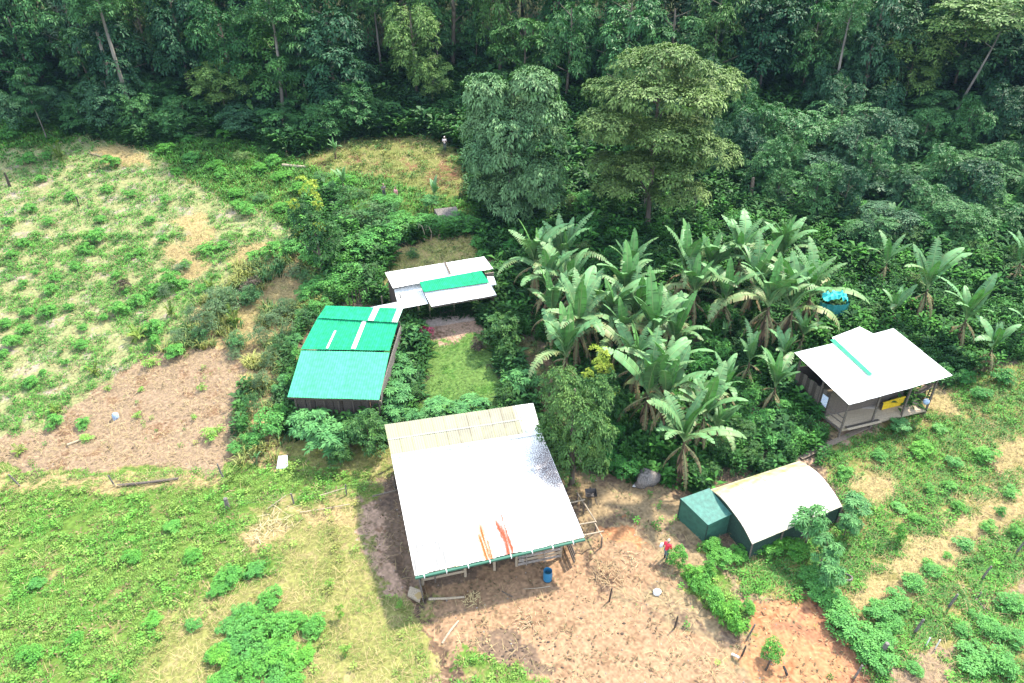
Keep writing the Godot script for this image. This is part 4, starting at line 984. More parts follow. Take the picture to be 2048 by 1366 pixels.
	for s in [[Vector3(-55.95, 7.31, -75.31), 1.6, 0.13, "charred black stump standing at the left edge of the cleared field"], [Vector3(-46.39, 6.57, -71.30), 1.1, 0.07, "thin burnt stump among bushes in the cleared field"], [Vector3(-32.62, 7.74, -77.59), 0.8, 0.08, "short grey stump at the edge of the tall grass"], [Vector3(25.65, 6.75, -72.30), 2.6, 0.22, "broken dead trunk standing behind the bananas"]]:
		b = MB.new(); b.tube([down(s[0], -0.1), down(s[0], s[1] * 0.6) + Vector3(0.03, 0, 0), down(s[0], s[1])], [s[2] * 1.3, s[2], s[2] * 0.7], 8)
		single("tree_stump", s[3], "stump", b, M.dark_wood if s[1] < 2 else M.wood, down(s[0]))
	b = MB.new(); b.bar(on(Vector2(20.30, -37.48), 0.08), on(Vector2(27.03, -40.88), 0.1), 0.42, 0.07)
	single("plank_path", "long reddish plank laid as a path to the stilt house", "plank", b, M.wood, on(Vector2(20.30, -37.48)))
	# heaps of sticks, straw and dung
	for h in [[Vector3(5.76, 0.14, -27.89), 0.9, 70, Color(0.42, 0.30, 0.17), "heap of dry brown sticks in the yard by the ditch", 0.3], [Vector3(-2.27, 0.09, -26.24), 0.5, 60, Color(0.6, 0.48, 0.25), "little pile of pale straw at the end of the level log", 0.15], [Vector3(-7.63, 7.74, -77.59), 1.9, 130, Color(0.30, 0.13, 0.08), "heap of reddish dead branches beside the pale-leaved tree", 0.4], [Vector3(-53.38, 14.68, -102.98), 1.9, 110, Color(0.22, 0.10, 0.07), "reddish dead brush hanging in the forest edge", 1.4], [Vector3(7.17, 0.18, -29.05), 0.6, 30, Color(0.55, 0.42, 0.25), "few pale stalks scattered left of the person", 0.05], [Vector3(-14.95, 0.34, -32.16), 1.2, 40, Color(0.55, 0.48, 0.28), "dry bent stalks on the worn pasture left of the barn", 0.1], [Vector3(0.78, 0.07, -24.77), 0.7, 26, Color(0.5, 0.38, 0.24), "thin scattering of dry stalks in the middle of the yard", 0.04], [Vector3(-15.86, 0.26, -30.88), 1.0, 34, Color(0.6, 0.52, 0.32), "loose yellow stalks beside the leafy pasture patch", 0.06]]:
		b = MB.new(); var o := down(h[0])
		for k in h[2]:
			var a := rng.randf() * TAU; var r: float = h[1] * sqrt(rng.randf())
			var q := Vector3(cos(a) * r, 0, sin(a) * r); var dr: Vector3 = Vector3(rng.randfn(), rng.randf_range(-0.1, 0.6), rng.randfn()).normalized() * h[1] * rng.randf_range(0.3, 0.7)
			q = down(o + q, 0.03 + h[5] * rng.randf() * (1.0 - r / h[1]))
			var e: Vector3 = q + dr; e.y = maxf(e.y, gy(e.x, e.z) + 0.02)
			var s := rng.randf_range(0.7, 1.15); b.col = (h[3] as Color) * s
			b.tube([q, q.lerp(e, 0.5) + Vector3(0, 0.03, 0), e], [0.018, 0.016, 0.009], 4, false)
		single("brush_heap", h[4], "heap", b, M.straw, o)
	var mud := []
	for k in 60:
		var f := Vector2(0.30, -23.09)
		var pp := Vector2(f.x + rng.randfn() * 1.15, f.y + rng.randfn() * 0.55)
		if k > 42: pp = Vector2(rng.randf_range(-3.0, 9.5), rng.randf_range(-25.8, -22.0))
		mud.append(pp)
	b = MB.new()
	for pp in mud: b.blob(on(pp, 0.01), Vector3(rng.randf_range(0.03, 0.1), rng.randf_range(0.02, 0.05), rng.randf_range(0.03, 0.09)), bumps, 1.0, 8)
	var dn := single("dung", "dark dung trodden into the lower yard", "dung", b, M.dung, on(Vector2(0.30, -23.09)))
	dn.set_meta("kind", "stuff")
	# wheelbarrow
	p = down(Vector3(5.24, 0.47, -33.81))
	var wb := thing("wheelbarrow", "dark wheelbarrow parked right of the barn below the tree", "wheelbarrow", p)
	b = MB.new()
	var ru := [Vector3(-0.42, 0.62, -0.42), Vector3(0.34, 0.62, -0.46), Vector3(0.34, 0.66, 0.34), Vector3(-0.42, 0.66, 0.38)]; var rl := [Vector3(-0.25, 0.34, -0.25), Vector3(0.2, 0.34, -0.3), Vector3(0.2, 0.36, 0.14), Vector3(-0.25, 0.36, 0.18)]
	for i in 4:
		b.quad(p + rl[(i + 1) % 4], p + rl[i], p + ru[i], p + ru[(i + 1) % 4])
	b.quad(p + rl[3], p + rl[2], p + rl[1], p + rl[0])
	part("tray", b, M.iron, wb)
	for s in [-0.2, 0.2]:
		b = MB.new(); b.tube([p + Vector3(s * 0.3, 0.24, -0.7), p + Vector3(s, 0.32, -0.2), p + Vector3(s * 1.3, 0.42, 0.5), p + Vector3(s * 1.4, 0.5, 0.95)], [0.02, 0.02, 0.02, 0.022], 6); part("handle", b, M.iron, wb)
		b = MB.new(); b.tube([p + Vector3(s * 1.2, 0.4, 0.3), p + Vector3(s * 1.2, 0.0, 0.36)], [0.018, 0.018], 6); part("leg", b, M.iron, wb)
	b = MB.new()
	var ring := []; var rr := []
	for k in 17: 
		ring.append(p + Vector3(0, 0.2 + sin(TAU * k / 16) * 0.16, -0.72 + cos(TAU * k / 16) * 0.16)); rr.append(0.045)
	b.tube(ring, rr, 8, false); var wheel := part("wheel", b, M.black, wb)
	b = MB.new(); b.tube([p + Vector3(-0.07, 0.2, -0.72), p + Vector3(0.07, 0.2, -0.72)], [0.09, 0.09], 10); part("hub", b, M.iron, wheel)
	# yellow pail on the far corner of the barn roof's path
	p = down(Vector3(0.80, 1.63, -42.92)); b = MB.new(); b.tube([p, p + Vector3(0, 0.3, 0)], [0.14, 0.18], 14)
	single("yellow_pail", "small yellow pail behind the barn's far right corner", "pail", b, M.yellow, p)
	p = down(Vector3(19.62, 0.13, -27.61)); b = MB.new()
	var tr2 := []; var tk := []
	for k in 21: 
		tr2.append(p + Vector3(cos(TAU * k / 20) * 0.36, 0.25 + sin(TAU * k / 20) * 0.12, sin(TAU * k / 20) * 0.34)); tk.append(0.05)
	b.tube(tr2, tk, 8, false)
	single("old_hoop", "grey hoop lying half hidden in the bushes below the growing hall", "hoop", b, M.rock, p)


func post(line: Node3D, p: Vector2, up: float, r: float, lean := Vector2.ZERO, m: Material = null) -> void:
	pole(line, "post", on(p, -0.25), on(p, up) + Vector3(lean.x, 0, lean.y), r, m if m else M.old_wood)

func wires(line: Node3D, ps: Array, hs: Array) -> void:
	for h in hs:
		for i in ps.size() - 1:
			var b := MB.new(); var q := on(ps[i], h); var e := on(ps[i + 1], h)
			b.tube([q, q.lerp(e, 0.5) - Vector3(0, 0.04, 0), e], [0.0045, 0.0045, 0.0045], 4, false)
			part("wire", b, M.wire, line)

func fences() -> void:
	var f := thing("wire_fence", "grey wire fence with three leaning posts along the left pasture", "fence", on(Vector2(-26.82, -35.02)))
	var ps := [Vector2(-38.62, -34.84), Vector2(-33.28, -35.06), Vector2(-26.80, -34.97), Vector2(-19.73, -35.72)]
	post(f, ps[0], 1.1, 0.06, Vector2(-0.2, 0), M.rock); post(f, ps[1], 1.15, 0.06, Vector2(-0.35, 0.1), M.rock); post(f, ps[2], 1.0, 0.06, Vector2(-0.2, 0), M.rock); post(f, ps[3], 1.3, 0.06, Vector2(-0.15, 0.05), M.rock)
	wires(f, ps, [0.4, 0.75, 1.0])
	f = thing("pole_line", "barbed wire fence from the thick grey post to the barn", "fence", on(Vector2(-14.40, -33.56)))
	ps = [Vector2(-18.62, -33.14), Vector2(-14.39, -33.52), Vector2(-11.03, -34.24), Vector2(-7.90, -34.84)]
	post(f, ps[0], 0.85, 0.15, Vector2(0, 0), M.rock); post(f, ps[1], 0.9, 0.06, Vector2(-0.05, 0), M.rock); post(f, ps[2], 0.95, 0.05, Vector2(0.02, 0), M.rock); post(f, ps[3], 0.95, 0.06)
	wires(f, ps, [0.35, 0.6, 0.85])
	pole(f, "rail", on(Vector2(-13.80, -32.73), 0.1), on(Vector2(-10.65, -33.31), 0.2), 0.035, M.pale_wood); pole(f, "rail", on(Vector2(-15.99, -32.98), 0.05), on(Vector2(-14.87, -33.73), 0.5), 0.03, M.pale_wood); pole(f, "rail", on(Vector2(-12.76, -33.90), 0.3), on(Vector2(-11.13, -34.41), 0.45), 0.03, M.pale_wood)
	f = thing("yard_fence", "wire fence on dark posts between the dirt yard and the ditch", "fence", on(Vector2(8.97, -24.49)))
	ps = [Vector2(4.27, -28.87), Vector2(5.57, -26.20), Vector2(8.96, -24.46), Vector2(12.20, -22.74), Vector2(13.23, -21.94), Vector2(14.80, -20.32)]
	for i in range(1, 5): post(f, ps[i], 1.15 if i < 3 else 0.9, 0.055, Vector2(0.08, 0.03), M.dark_wood)
	post(f, Vector2(12.91, -23.93), 1.0, 0.05, Vector2(0.2, 0), M.rock); post(f, ps[5], 1.4, 0.06, Vector2(0.12, 0), M.rock)
	wires(f, ps, [0.4, 0.7, 1.0])
	f = thing("field_fence", "row of grey leaning posts in the grass of the right field", "fence", on(Vector2(22.17, -24.21)))
	ps = [Vector2(17.68, -21.50), Vector2(19.52, -22.74), Vector2(22.13, -24.18), Vector2(24.85, -25.80), Vector2(27.83, -27.72), Vector2(31.00, -29.65), Vector2(35.31, -32.16)]
	var rs := [0.06, 0.13, 0.075, 0.07, 0.06, 0.06, 0.06]
	for i in 7: post(f, ps[i], 1.15, rs[i], Vector2(0.13, 0.04), M.rock)
	for s in [[Vector2(22.75, -23.18), 0.75, "white stake standing on the right footpath"], [Vector2(22.31, -23.33), 0.7, "thin white stake beside the grassy bank"], [Vector2(18.53, -24.58), 0.8, "grey stake in the bushes above the orange road"], [Vector2(26.82, -26.37), 0.5, "short stake at the end of the long dark pole"], [Vector2(19.06, -34.89), 0.9, "thin stake between the hall and the plank path"]]:
		var b := MB.new(); b.tube([on(s[0], -0.1), on(s[0], s[1]) + Vector3(0.03, 0, 0)], [0.035, 0.03], 6)
		single("stake", s[2], "stake", b, M.white_paint if (s[2] as String).contains("white") else M.rock, on(s[0]))
	# living fence posts of the garden behind the long house
	f = thing("garden_fence", "dark picket fence between the brush and the long house", "fence", on(Vector2(-12.56, -55.45)))
	for k in 14:
		var q := Vector2(lerpf(Vector2(-14.44, -54.60).x, Vector2(-10.56, -56.31).x, k / 13.0), lerpf(Vector2(-14.44, -54.60).y, Vector2(-10.56, -56.31).y, k / 13.0))
		pole(f, "picket", on(q, -0.1), on(q, 1.3 + 0.1 * (k % 3)), 0.045, M.dark_wood)
	# curved dead vines in the back yard
	for v in [[Vector3(-8.79, 5.37, -64.59), 1.9, "tall dead looped vine standing in the straw yard"], [Vector3(-8.12, 5.43, -64.94), 1.5, "shorter dead vine right of the looped one"]]:
		var b := MB.new(); var o := down(v[0])
		b.tube([o, o + Vector3(0.1, v[1] * 0.5, 0), o + Vector3(-0.1, v[1] * 0.9, 0), o + Vector3(-0.35, v[1], 0), o + Vector3(-0.45, v[1] * 0.7, 0.1)], [0.05, 0.04, 0.035, 0.03, 0.02], 6)
		single("dead_vine", v[2], "vine", b, M.pale_wood, o)


# ---------------------------------------------------------------- people: one skin each, meshed from a field of tapered limbs
func figure(bones: Array, cell: float) -> MB:
	var lo := Vector3(1e9, 1e9, 1e9); var hi := -lo
	for b in bones:
		for e in [0, 1]:
			var r: Vector3 = Vector3.ONE * (b[2 + e] + 0.05)
			lo = lo.min(b[e] - r); hi = hi.max(b[e] + r)
	var nx := int((hi.x - lo.x) / cell) + 2; var ny := int((hi.y - lo.y) / cell) + 2; var nz := int((hi.z - lo.z) / cell) + 2
	var f := PackedFloat32Array(); f.resize(nx * ny * nz); f.fill(1.0)
	var own := PackedByteArray(); own.resize(nx * ny * nz); var near := PackedFloat32Array(); near.resize(nx * ny * nz); near.fill(9.0)
	for bi in bones.size():
		var b: Array = bones[bi]; var p: Vector3 = b[0]; var q: Vector3 = b[1]; var ra: float = b[2]; var rb: float = b[3]
		var m := Vector3.ONE * (maxf(ra, rb) + 0.06)
		var i0 := Vector3i(((p.min(q) - m - lo) / cell).max(Vector3.ZERO)); var i1 := Vector3i((p.max(q) + m - lo) / cell)
		var pq := q - p; var l2 := maxf(pq.length_squared(), 1e-6)
		for z in range(i0.z, mini(i1.z + 1, nz)):
			for y in range(i0.y, mini(i1.y + 1, ny)):
				for x in range(i0.x, mini(i1.x + 1, nx)):
					var w := lo + Vector3(x, y, z) * cell
					var t := clampf((w - p).dot(pq) / l2, 0.0, 1.0)
					var d := w.distance_to(p + pq * t) - lerpf(ra, rb, t)
					var i := (z * ny + y) * nx + x
					if d < near[i]: near[i] = d; own[i] = bi
					var k := 0.03
					var h := clampf(0.5 + 0.5 * (f[i] - d) / k, 0.0, 1.0)
					f[i] = lerpf(f[i], d, h) - k * h * (1.0 - h)
	var mb := MB.new(); var at := {}
	var offs := [0, 1, nx, nx + 1, nx * ny, nx * ny + 1, nx * ny + nx, nx * ny + nx + 1]
	for z in nz - 1:
		for y in ny - 1:
			for x in nx - 1:
				var i := (z * ny + y) * nx + x
				var s := 0
				for o in offs: if f[i + o] < 0.0: s += 1
				if s == 0 or s == 8: continue
				var sum := Vector3.ZERO; var cnt := 0
				for e in [[0, 1], [2, 3], [4, 5], [6, 7], [0, 2], [1, 3], [4, 6], [5, 7], [0, 4], [1, 5], [2, 6], [3, 7]]:
					var a := f[i + offs[e[0]]]; var c := f[i + offs[e[1]]]
					if (a < 0.0) != (c < 0.0):
						var ca := Vector3(e[0] & 1, (e[0] >> 1) & 1, e[0] >> 2); var cb := Vector3(e[1] & 1, (e[1] >> 1) & 1, e[1] >> 2)
						sum += ca.lerp(cb, a / (a - c)); cnt += 1
				var g := Vector3(f[i + 1] - f[i], f[i + nx] - f[i], f[i + nx * ny] - f[i]).normalized()
				mb.col = bones[own[i]][4]
				at[i] = mb.put(lo + (Vector3(x, y, z) + sum / cnt) * cell, g)
	for i in at:
		for ax in [[1, nx, nx * ny], [nx, nx * ny, 1], [nx * ny, 1, nx]]:
			var a := f[i]; var c := f[i + ax[0]]
			if (a < 0.0) == (c < 0.0): continue
			var j: int = i - ax[1]; var k: int = i - ax[2]; var l: int = i - ax[1] - ax[2]
			if not (at.has(j) and at.has(k) and at.has(l)): continue
			if a < 0.0: mb.ix.append_array([at[i], at[l], at[j], at[i], at[k], at[l]])
			else: mb.ix.append_array([at[i], at[j], at[l], at[i], at[l], at[k]])
	return mb

func person(at: Vector2, turn: float, label: String, shirt: Color, trousers: Color, boots: Color, cap: Color, pose: int) -> void:
	var skin := Color(0.23, 0.13, 0.085)
	var B := []
	var hip := 0.9; var bend := 0.0
	if pose == 2: hip = 0.42; bend = 0.25
	var pel := Vector3(0, hip, 0); var chest := Vector3(0, hip + 0.38, 0.04 + bend * 0.6); var neck := Vector3(0, hip + 0.56, 0.03 + bend); var head := neck + Vector3(0, 0.15, 0.03)
	B.append([pel + Vector3(-0.07, 0, 0), pel + Vector3(0.07, 0, 0), 0.115, 0.115, trousers])
	B.append([pel + Vector3(0, 0.06, 0), chest, 0.12, 0.135, shirt])
	B.append([chest + Vector3(-0.1, 0.03, 0), chest + Vector3(0.1, 0.03, 0), 0.115, 0.115, shirt])
	B.append([chest + Vector3(-0.17, 0.11, 0), chest + Vector3(0.17, 0.11, 0), 0.065, 0.065, shirt])
	B.append([neck - Vector3(0, 0.08, 0), head - Vector3(0, 0.05, 0.02), 0.055, 0.05, skin])
	B.append([head - Vector3(0, 0.03, -0.015), head + Vector3(0, 0.05, -0.01), 0.07, 0.088, skin])
	B.append([head + Vector3(0, -0.075, 0.045), head + Vector3(0, -0.06, 0.03), 0.04, 0.05, skin])
	B.append([head + Vector3(0, 0.0, 0.09), head + Vector3(0, -0.025, 0.108), 0.012, 0.017, skin])
	for s in [-1, 1]: 
		B.append([head + Vector3(0.092 * s, 0.005, 0), head + Vector3(0.092 * s, -0.035, 0.005), 0.018, 0.012, skin])
		B.append([head + Vector3(0.032 * s, 0.012, 0.088), head + Vector3(0.034 * s, 0.012, 0.09), 0.011, 0.011, Color(0.02, 0.015, 0.01)])
	B.append([head + Vector3(-0.02, -0.055, 0.092), head + Vector3(0.02, -0.055, 0.092), 0.009, 0.009, Color(0.17, 0.06, 0.05)])
	B.append([head + Vector3(0, 0.085, -0.02), head + Vector3(0, 0.1, -0.02), 0.088, 0.075, cap])
	B.append([head + Vector3(-0.04, 0.075, 0.1), head + Vector3(0.04, 0.075, 0.1), 0.022, 0.022, cap])
	for s in [-1, 1]:
		var h := pel + Vector3(0.085 * s, -0.03, 0); var knee: Vector3; var foot: Vector3
		if pose == 2:
			knee = Vector3(0.16 * s, 0.46, 0.34); foot = Vector3(0.13 * s, 0.09, 0.08)
		else:
			var st: float = 0.1 * s if pose == 0 else 0.04 * s
			knee = Vector3(0.1 * s, 0.49, 0.05 + st * 0.6); foot = Vector3(0.11 * s, 0.09, st)
		B.append([h, knee, 0.085, 0.06, trousers]); B.append([knee, knee.lerp(foot, 0.45), 0.058, 0.055, trousers])
		B.append([knee.lerp(foot, 0.45), foot, 0.06, 0.048, boots]); B.append([foot + Vector3(0, -0.045, -0.02), foot + Vector3(0.01 * s, -0.05, 0.15), 0.045, 0.036, boots])
		var sh := chest + Vector3(0.19 * s, 0.12, 0); var el: Vector3; var ha: Vector3
		if pose == 0:
			el = sh + Vector3(0.06 * s, -0.26, -0.02) if s > 0 else sh + Vector3(-0.05, -0.27, 0.03); ha = el + (Vector3(0.02, -0.22, 0.08) if s > 0 else Vector3(0.1, 0.02, 0.24))
		elif pose == 1:
			el = sh + Vector3(0.05 * s, -0.27, 0.0); ha = el + Vector3(-0.1 * s, 0.06, 0.2)
		else:
			el = sh + Vector3(0.07 * s, -0.2, 0.17); ha = el + Vector3(-0.08 * s, -0.13, 0.18)
		B.append([sh, el, 0.055, 0.042, shirt]); B.append([el, ha, 0.04, 0.028, skin])
		var fd := (ha - el).normalized(); var side := fd.cross(Vector3.UP).normalized(); var dn := side.cross(fd)
		var palm := ha + fd * 0.07
		B.append([ha, palm, 0.026, 0.034, skin])
		for k in 4:
			var r := palm + side * (k - 1.5) * 0.019 + fd * 0.01
			var l: float = [0.055, 0.068, 0.064, 0.05][k]
			B.append([r, r + fd * l * 0.6 + dn * 0.006, 0.009, 0.008, skin]); B.append([r + fd * l * 0.6 + dn * 0.006, r + fd * l + dn * 0.03, 0.008, 0.008, skin])
		B.append([ha + fd * 0.02 + side * 0.03 * -s, ha + fd * 0.06 + side * 0.055 * -s + dn * 0.015, 0.011, 0.009, skin])
	var b := figure(B, 0.0155)
	var o := mesh_node("person", b.mesh(), M.skin, self)
	o.position = on(at); o.rotation.y = turn
	tag(o, label, "person")

func people() -> void:
	person(Vector2(9.30, -29.05), 2.4, "person in a red shirt and dark rubber boots walking beside the yard bush", Color(0.55, 0.02, 0.05), Color(0.10, 0.16, 0.20), Color(0.015, 0.015, 0.02), Color(0.55, 0.42, 0.35), 0)
	person(Vector2(-8.03, -83.27), 0.0, "person in a white shirt standing at the top of the clearing", Color(0.66, 0.55, 0.55), Color(0.05, 0.06, 0.07), Color(0.02, 0.02, 0.02), Color(0.6, 0.55, 0.55), 1)
	person(Vector2(-13.85, -72.71), 0.5, "person in dark clothes behind the hedge, left of the pair", Color(0.12, 0.10, 0.10), Color(0.05, 0.05, 0.06), Color(0.02, 0.02, 0.02), Color(0.3, 0.2, 0.15), 1)
	person(Vector2(-12.41, -72.00), -0.6, "person in a pink shirt behind the hedge, right of the pair", Color(0.55, 0.25, 0.26), Color(0.20, 0.15, 0.12), Color(0.03, 0.02, 0.02), Color(0.15, 0.1, 0.08), 1)
	var p := on(Vector2(9.30, -29.05)); var b := MB.new()
	b.blob(p + Vector3(-0.32, 1.18, -0.12), Vector3(0.13, 0.2, 0.1), bumps, 0.9, 10)
	single("carried_bag", "white bag held at the red-shirted person's side", "bag", b, M.white_cloth, p + Vector3(-0.32, 1.0, -0.12))


# ---------------------------------------------------------------- plants
func crown(lobes: Array, tufts: int, per: int, ll: float, lw: float, tr: float, ca: Color, cb: Color, droop := 0.3, flat := 0.35) -> ArrayMesh:
	var b := MB.new()
	var total := 0.0
	for l in lobes: total += l[1].x * l[1].z + l[1].x * l[1].y
	for l in lobes:
		var c: Vector3 = l[0]; var r: Vector3 = l[1]
		var n := int(tufts * (r.x * r.z + r.x * r.y) / total)
		for t in n:
			var d := Vector3(rng.randfn(), rng.randfn() + 0.35, rng.randfn()).normalized()
			if d.y < -0.5: d.y = -d.y * 0.5
			var p := c + d * r * rng.randf_range(0.7, 1.07)
			var hid := false
			for o in lobes:
				if o != l and ((p - o[0]) / o[1]).length() < 0.72: hid = true; break
			if hid: continue
			var axis := ((d / r).normalized() + Vector3.UP * 0.7).normalized()
			var s1 := axis.cross(Vector3(0.3, 0.2, 0.9)).normalized(); var s2 := axis.cross(s1)
			if clumps.get_noise_3d(p.x * 2.6 + 40.0, p.y * 2.6, p.z * 2.6) < -0.22 and rng.randf() < 0.75: continue
			var k := clampf(clumps.get_noise_3d(p.x * 1.6, p.y * 1.6, p.z * 1.6) * 0.9 + 0.5, 0.0, 1.0)
			var a0 := rng.randf() * TAU
			for q in per:
				var a := a0 + TAU * q / per + rng.randf_range(-0.4, 0.4)
				var dir := (axis * flat * rng.randf_range(0.2, 1.6) + s1 * cos(a) + s2 * sin(a)).normalized()
				b.col = ca.lerp(cb, clampf(k * 0.65 + rng.randf_range(0.0, 0.4), 0.0, 1.0)) * rng.randf_range(0.6, 1.25)
				b.leaf(p + dir * tr * rng.randf_range(0.1, 0.8), dir, axis, ll * rng.randf_range(0.7, 1.25), lw, droop)
	return b.mesh()

func ball_lobes(n: int, size0: float, size1: float, up := 1.0, low := -0.7) -> Array:
	var out := []
	for i in n:
		var y := lerpf(low, 0.72, (i + 0.5) / n)
		var a := 2.4 * i + rng.randf_range(-0.5, 0.5)
		var r := sqrt(maxf(0.05, 1.0 - y * y)) * rng.randf_range(0.35, 0.72)
		var s := rng.randf_range(size0, size1)
		out.append([Vector3(cos(a) * r, y, sin(a) * r), Vector3(s, s * 0.8 * up, s)])
	return out

func layer_lobes(n: int, thick: float, taper: float) -> Array:
	var out := []
	for i in n:
		var y := lerpf(-0.85, 0.9, float(i) / (n - 1))
		var a := 2.4 * i; var rr := lerpf(1.0, taper, float(i) / (n - 1))
		var r := rr * rng.randf_range(0.25, 0.62)
		out.append([Vector3(cos(a) * r, y + rng.randf_range(-0.06, 0.06), sin(a) * r), Vector3(rng.randf_range(0.34, 0.5) * rr, thick, rng.randf_range(0.34, 0.5) * rr)])
	return out

func limbs(r0: float, forks: int, from: float, spread: float, lean := 0.0, twig := false) -> ArrayMesh:
	var b := MB.new()
	var path := []; var rad := []
	for k in 7:
		var t := k / 6.0
		path.append(Vector3(lean * t + sin(t * 5.0 + r0 * 90.0) * 0.012, t, cos(t * 4.0) * 0.012)); rad.append(r0 * (1.25 if k == 0 else 1.0) * lerpf(1.0, 0.35, t))
	b.tube(path, rad, 8)
	for i in forks:
		var t := lerpf(from, 0.93, float(i) / maxi(1, forks - 1)); var a := 2.4 * i + rng.randf_range(-0.4, 0.4)
		var o := Vector3(lean * t + sin(t * 5.0 + r0 * 90.0) * 0.012, t, cos(t * 4.0) * 0.012)
		var l := spread * lerpf(1.0, 0.5, t) * rng.randf_range(0.8, 1.2)
		var m := o + Vector3(cos(a) * l * 0.5, l * 0.22, sin(a) * l * 0.5); var e := o + Vector3(cos(a) * l, l * rng.randf_range(0.35, 0.6), sin(a) * l)
		var r := r0 * lerpf(0.5, 0.25, t)
		b.tube([o, m, e], [r, r * 0.7, r * 0.25], 6)
		if twig:
			for q in 5:
				var f := m.lerp(e, q / 4.0); var d := Vector3(rng.randfn(), 0.7 + rng.randf() * 0.4, rng.randfn()).normalized() * l * 0.5
				b.tube([f, f + d * 0.5 + Vector3(0, 0.01, 0), f + d], [r * 0.35, r * 0.25, r * 0.1], 4, false)
	return b.mesh()

func banana_leaf(a0: float, a1: float, tear: float, w: float, c: Color, brown: float, hang := 0.0) -> ArrayMesh:
	var b := MB.new(); var n := 24
	var rib := [Vector3.ZERO]; var up := []; var tan := []
	for i in n:
		var a := deg_to_rad(lerpf(a0, a1, pow((i + 0.5) / n, 1.35)))
		tan.append(Vector3(cos(a), sin(a), 0)); up.append(Vector3(-sin(a), cos(a), 0))
		rib.append(rib[i] + tan[i] / n)
	var rad := []
	for i in n + 1: rad.append(lerpf(0.014, 0.003, float(i) / n))
	b.col = c.lerp(Color(0.26, 0.33, 0.14), 0.6)
	b.tube(rib, rad, 5, false)
	for side in [-1.0, 1.0]:
		var sag := 0.0; var slide := 0.12; var cut0 := 0.0
		var z := Vector3(0, 0, side)
		for i in range(2, n):
			var s0 := (i - 2.0) / (n - 2.0); var s1 := (i - 1.0) / (n - 2.0)
			var w0 := w * pow(sin(PI * pow(clampf(s0, 0.0, 1.0), 0.8)), 0.55); var w1 := w * pow(maxf(0.0, sin(PI * pow(clampf(s1, 0.0, 1.0), 0.8))), 0.55)
			var cut1 := 0.0
			if rng.randf() < tear:
				cut1 = rng.randf_range(0.4, 1.0)
			var u: Vector3 = up[i]; var t: Vector3 = tan[i]
			var p0: Vector3 = rib[i]; var p1: Vector3 = rib[i + 1]
			var lift := 0.10 - hang * 0.5
			var m0 := p0 + z * w0 * 0.55 + u * w0 * (0.16 - hang * 0.3) + t * slide * w0 * 0.5; var m1 := p1 + z * w1 * 0.55 + u * w1 * (0.16 - hang * 0.3) + t * slide * w1 * 0.5
			var o0 := p0 + z * w0 * (1.0 - 0.25 * absf(sag)) + u * w0 * lift + Vector3(0, -absf(sag) * w0, 0) + t * slide * w0; var o1 := p1 + z * w1 * (1.0 - 0.25 * absf(sag)) + u * w1 * lift + Vector3(0, -absf(sag) * w1, 0) + t * slide * w1
			o0 = o0.lerp(o1, cut0 * 0.48); o1 = o1.lerp(o0, cut1 * 0.48)
			m0 = m0.lerp(m1, cut0 * 0.25); m1 = m1.lerp(m0, cut1 * 0.25)
			var k := rng.randf_range(0.66, 1.22)
			b.col = (c * k).lerp(Color(0.24, 0.16, 0.085), brown * rng.randf() * 0.5)
			var pale := b.col.lerp(Color(0.2, 0.3, 0.13), 0.25)
			var edge := b.col.lerp(Color(0.22, 0.14, 0.07), brown * rng.randf())
			var nn := (u * 1.0 - z * 0.25).normalized()
			b.col = pale; var q := b.put(p0, nn); b.put(p1, nn)
			b.col = b.col.lerp(edge, 0.4); b.put(m0, u); b.put(m1, u)
			b.col = edge; b.put(o0, (u + z * 0.4).normalized()); b.put(o1, (u + z * 0.4).normalized())
			if side > 0: b.ix.append_array([q, q + 1, q + 2, q + 1, q + 3, q + 2, q + 2, q + 3, q + 4, q + 3, q + 5, q + 4])
			else: b.ix.append_array([q, q + 2, q + 1, q + 1, q + 2, q + 3, q + 2, q + 4, q + 3, q + 3, q + 4, q + 5])
			cut0 = cut1
			if cut1 > 0.0: sag = rng.randf_range(0.0, 0.5) * (0.4 + brown)
	return b.mesh()

func plant(at: Vector2, called: String, base: String, category: String, group: String) -> Node3D:
	var o := thing(called, "", category, on(at), group, 0.0)
	auto_items.append([o, base])
	return o

func add_mesh(o: Node3D, called: String, mesh: Mesh, m: Material, pos: Vector3, size: Vector3, turn: float) -> MeshInstance3D:
	var p := mesh_node(called, mesh, m, o)
	p.transform = Transform3D(Basis.from_euler(Vector3(0, turn, 0)) * Basis.from_scale(size), pos)
	return p

var bl_mesh := {}

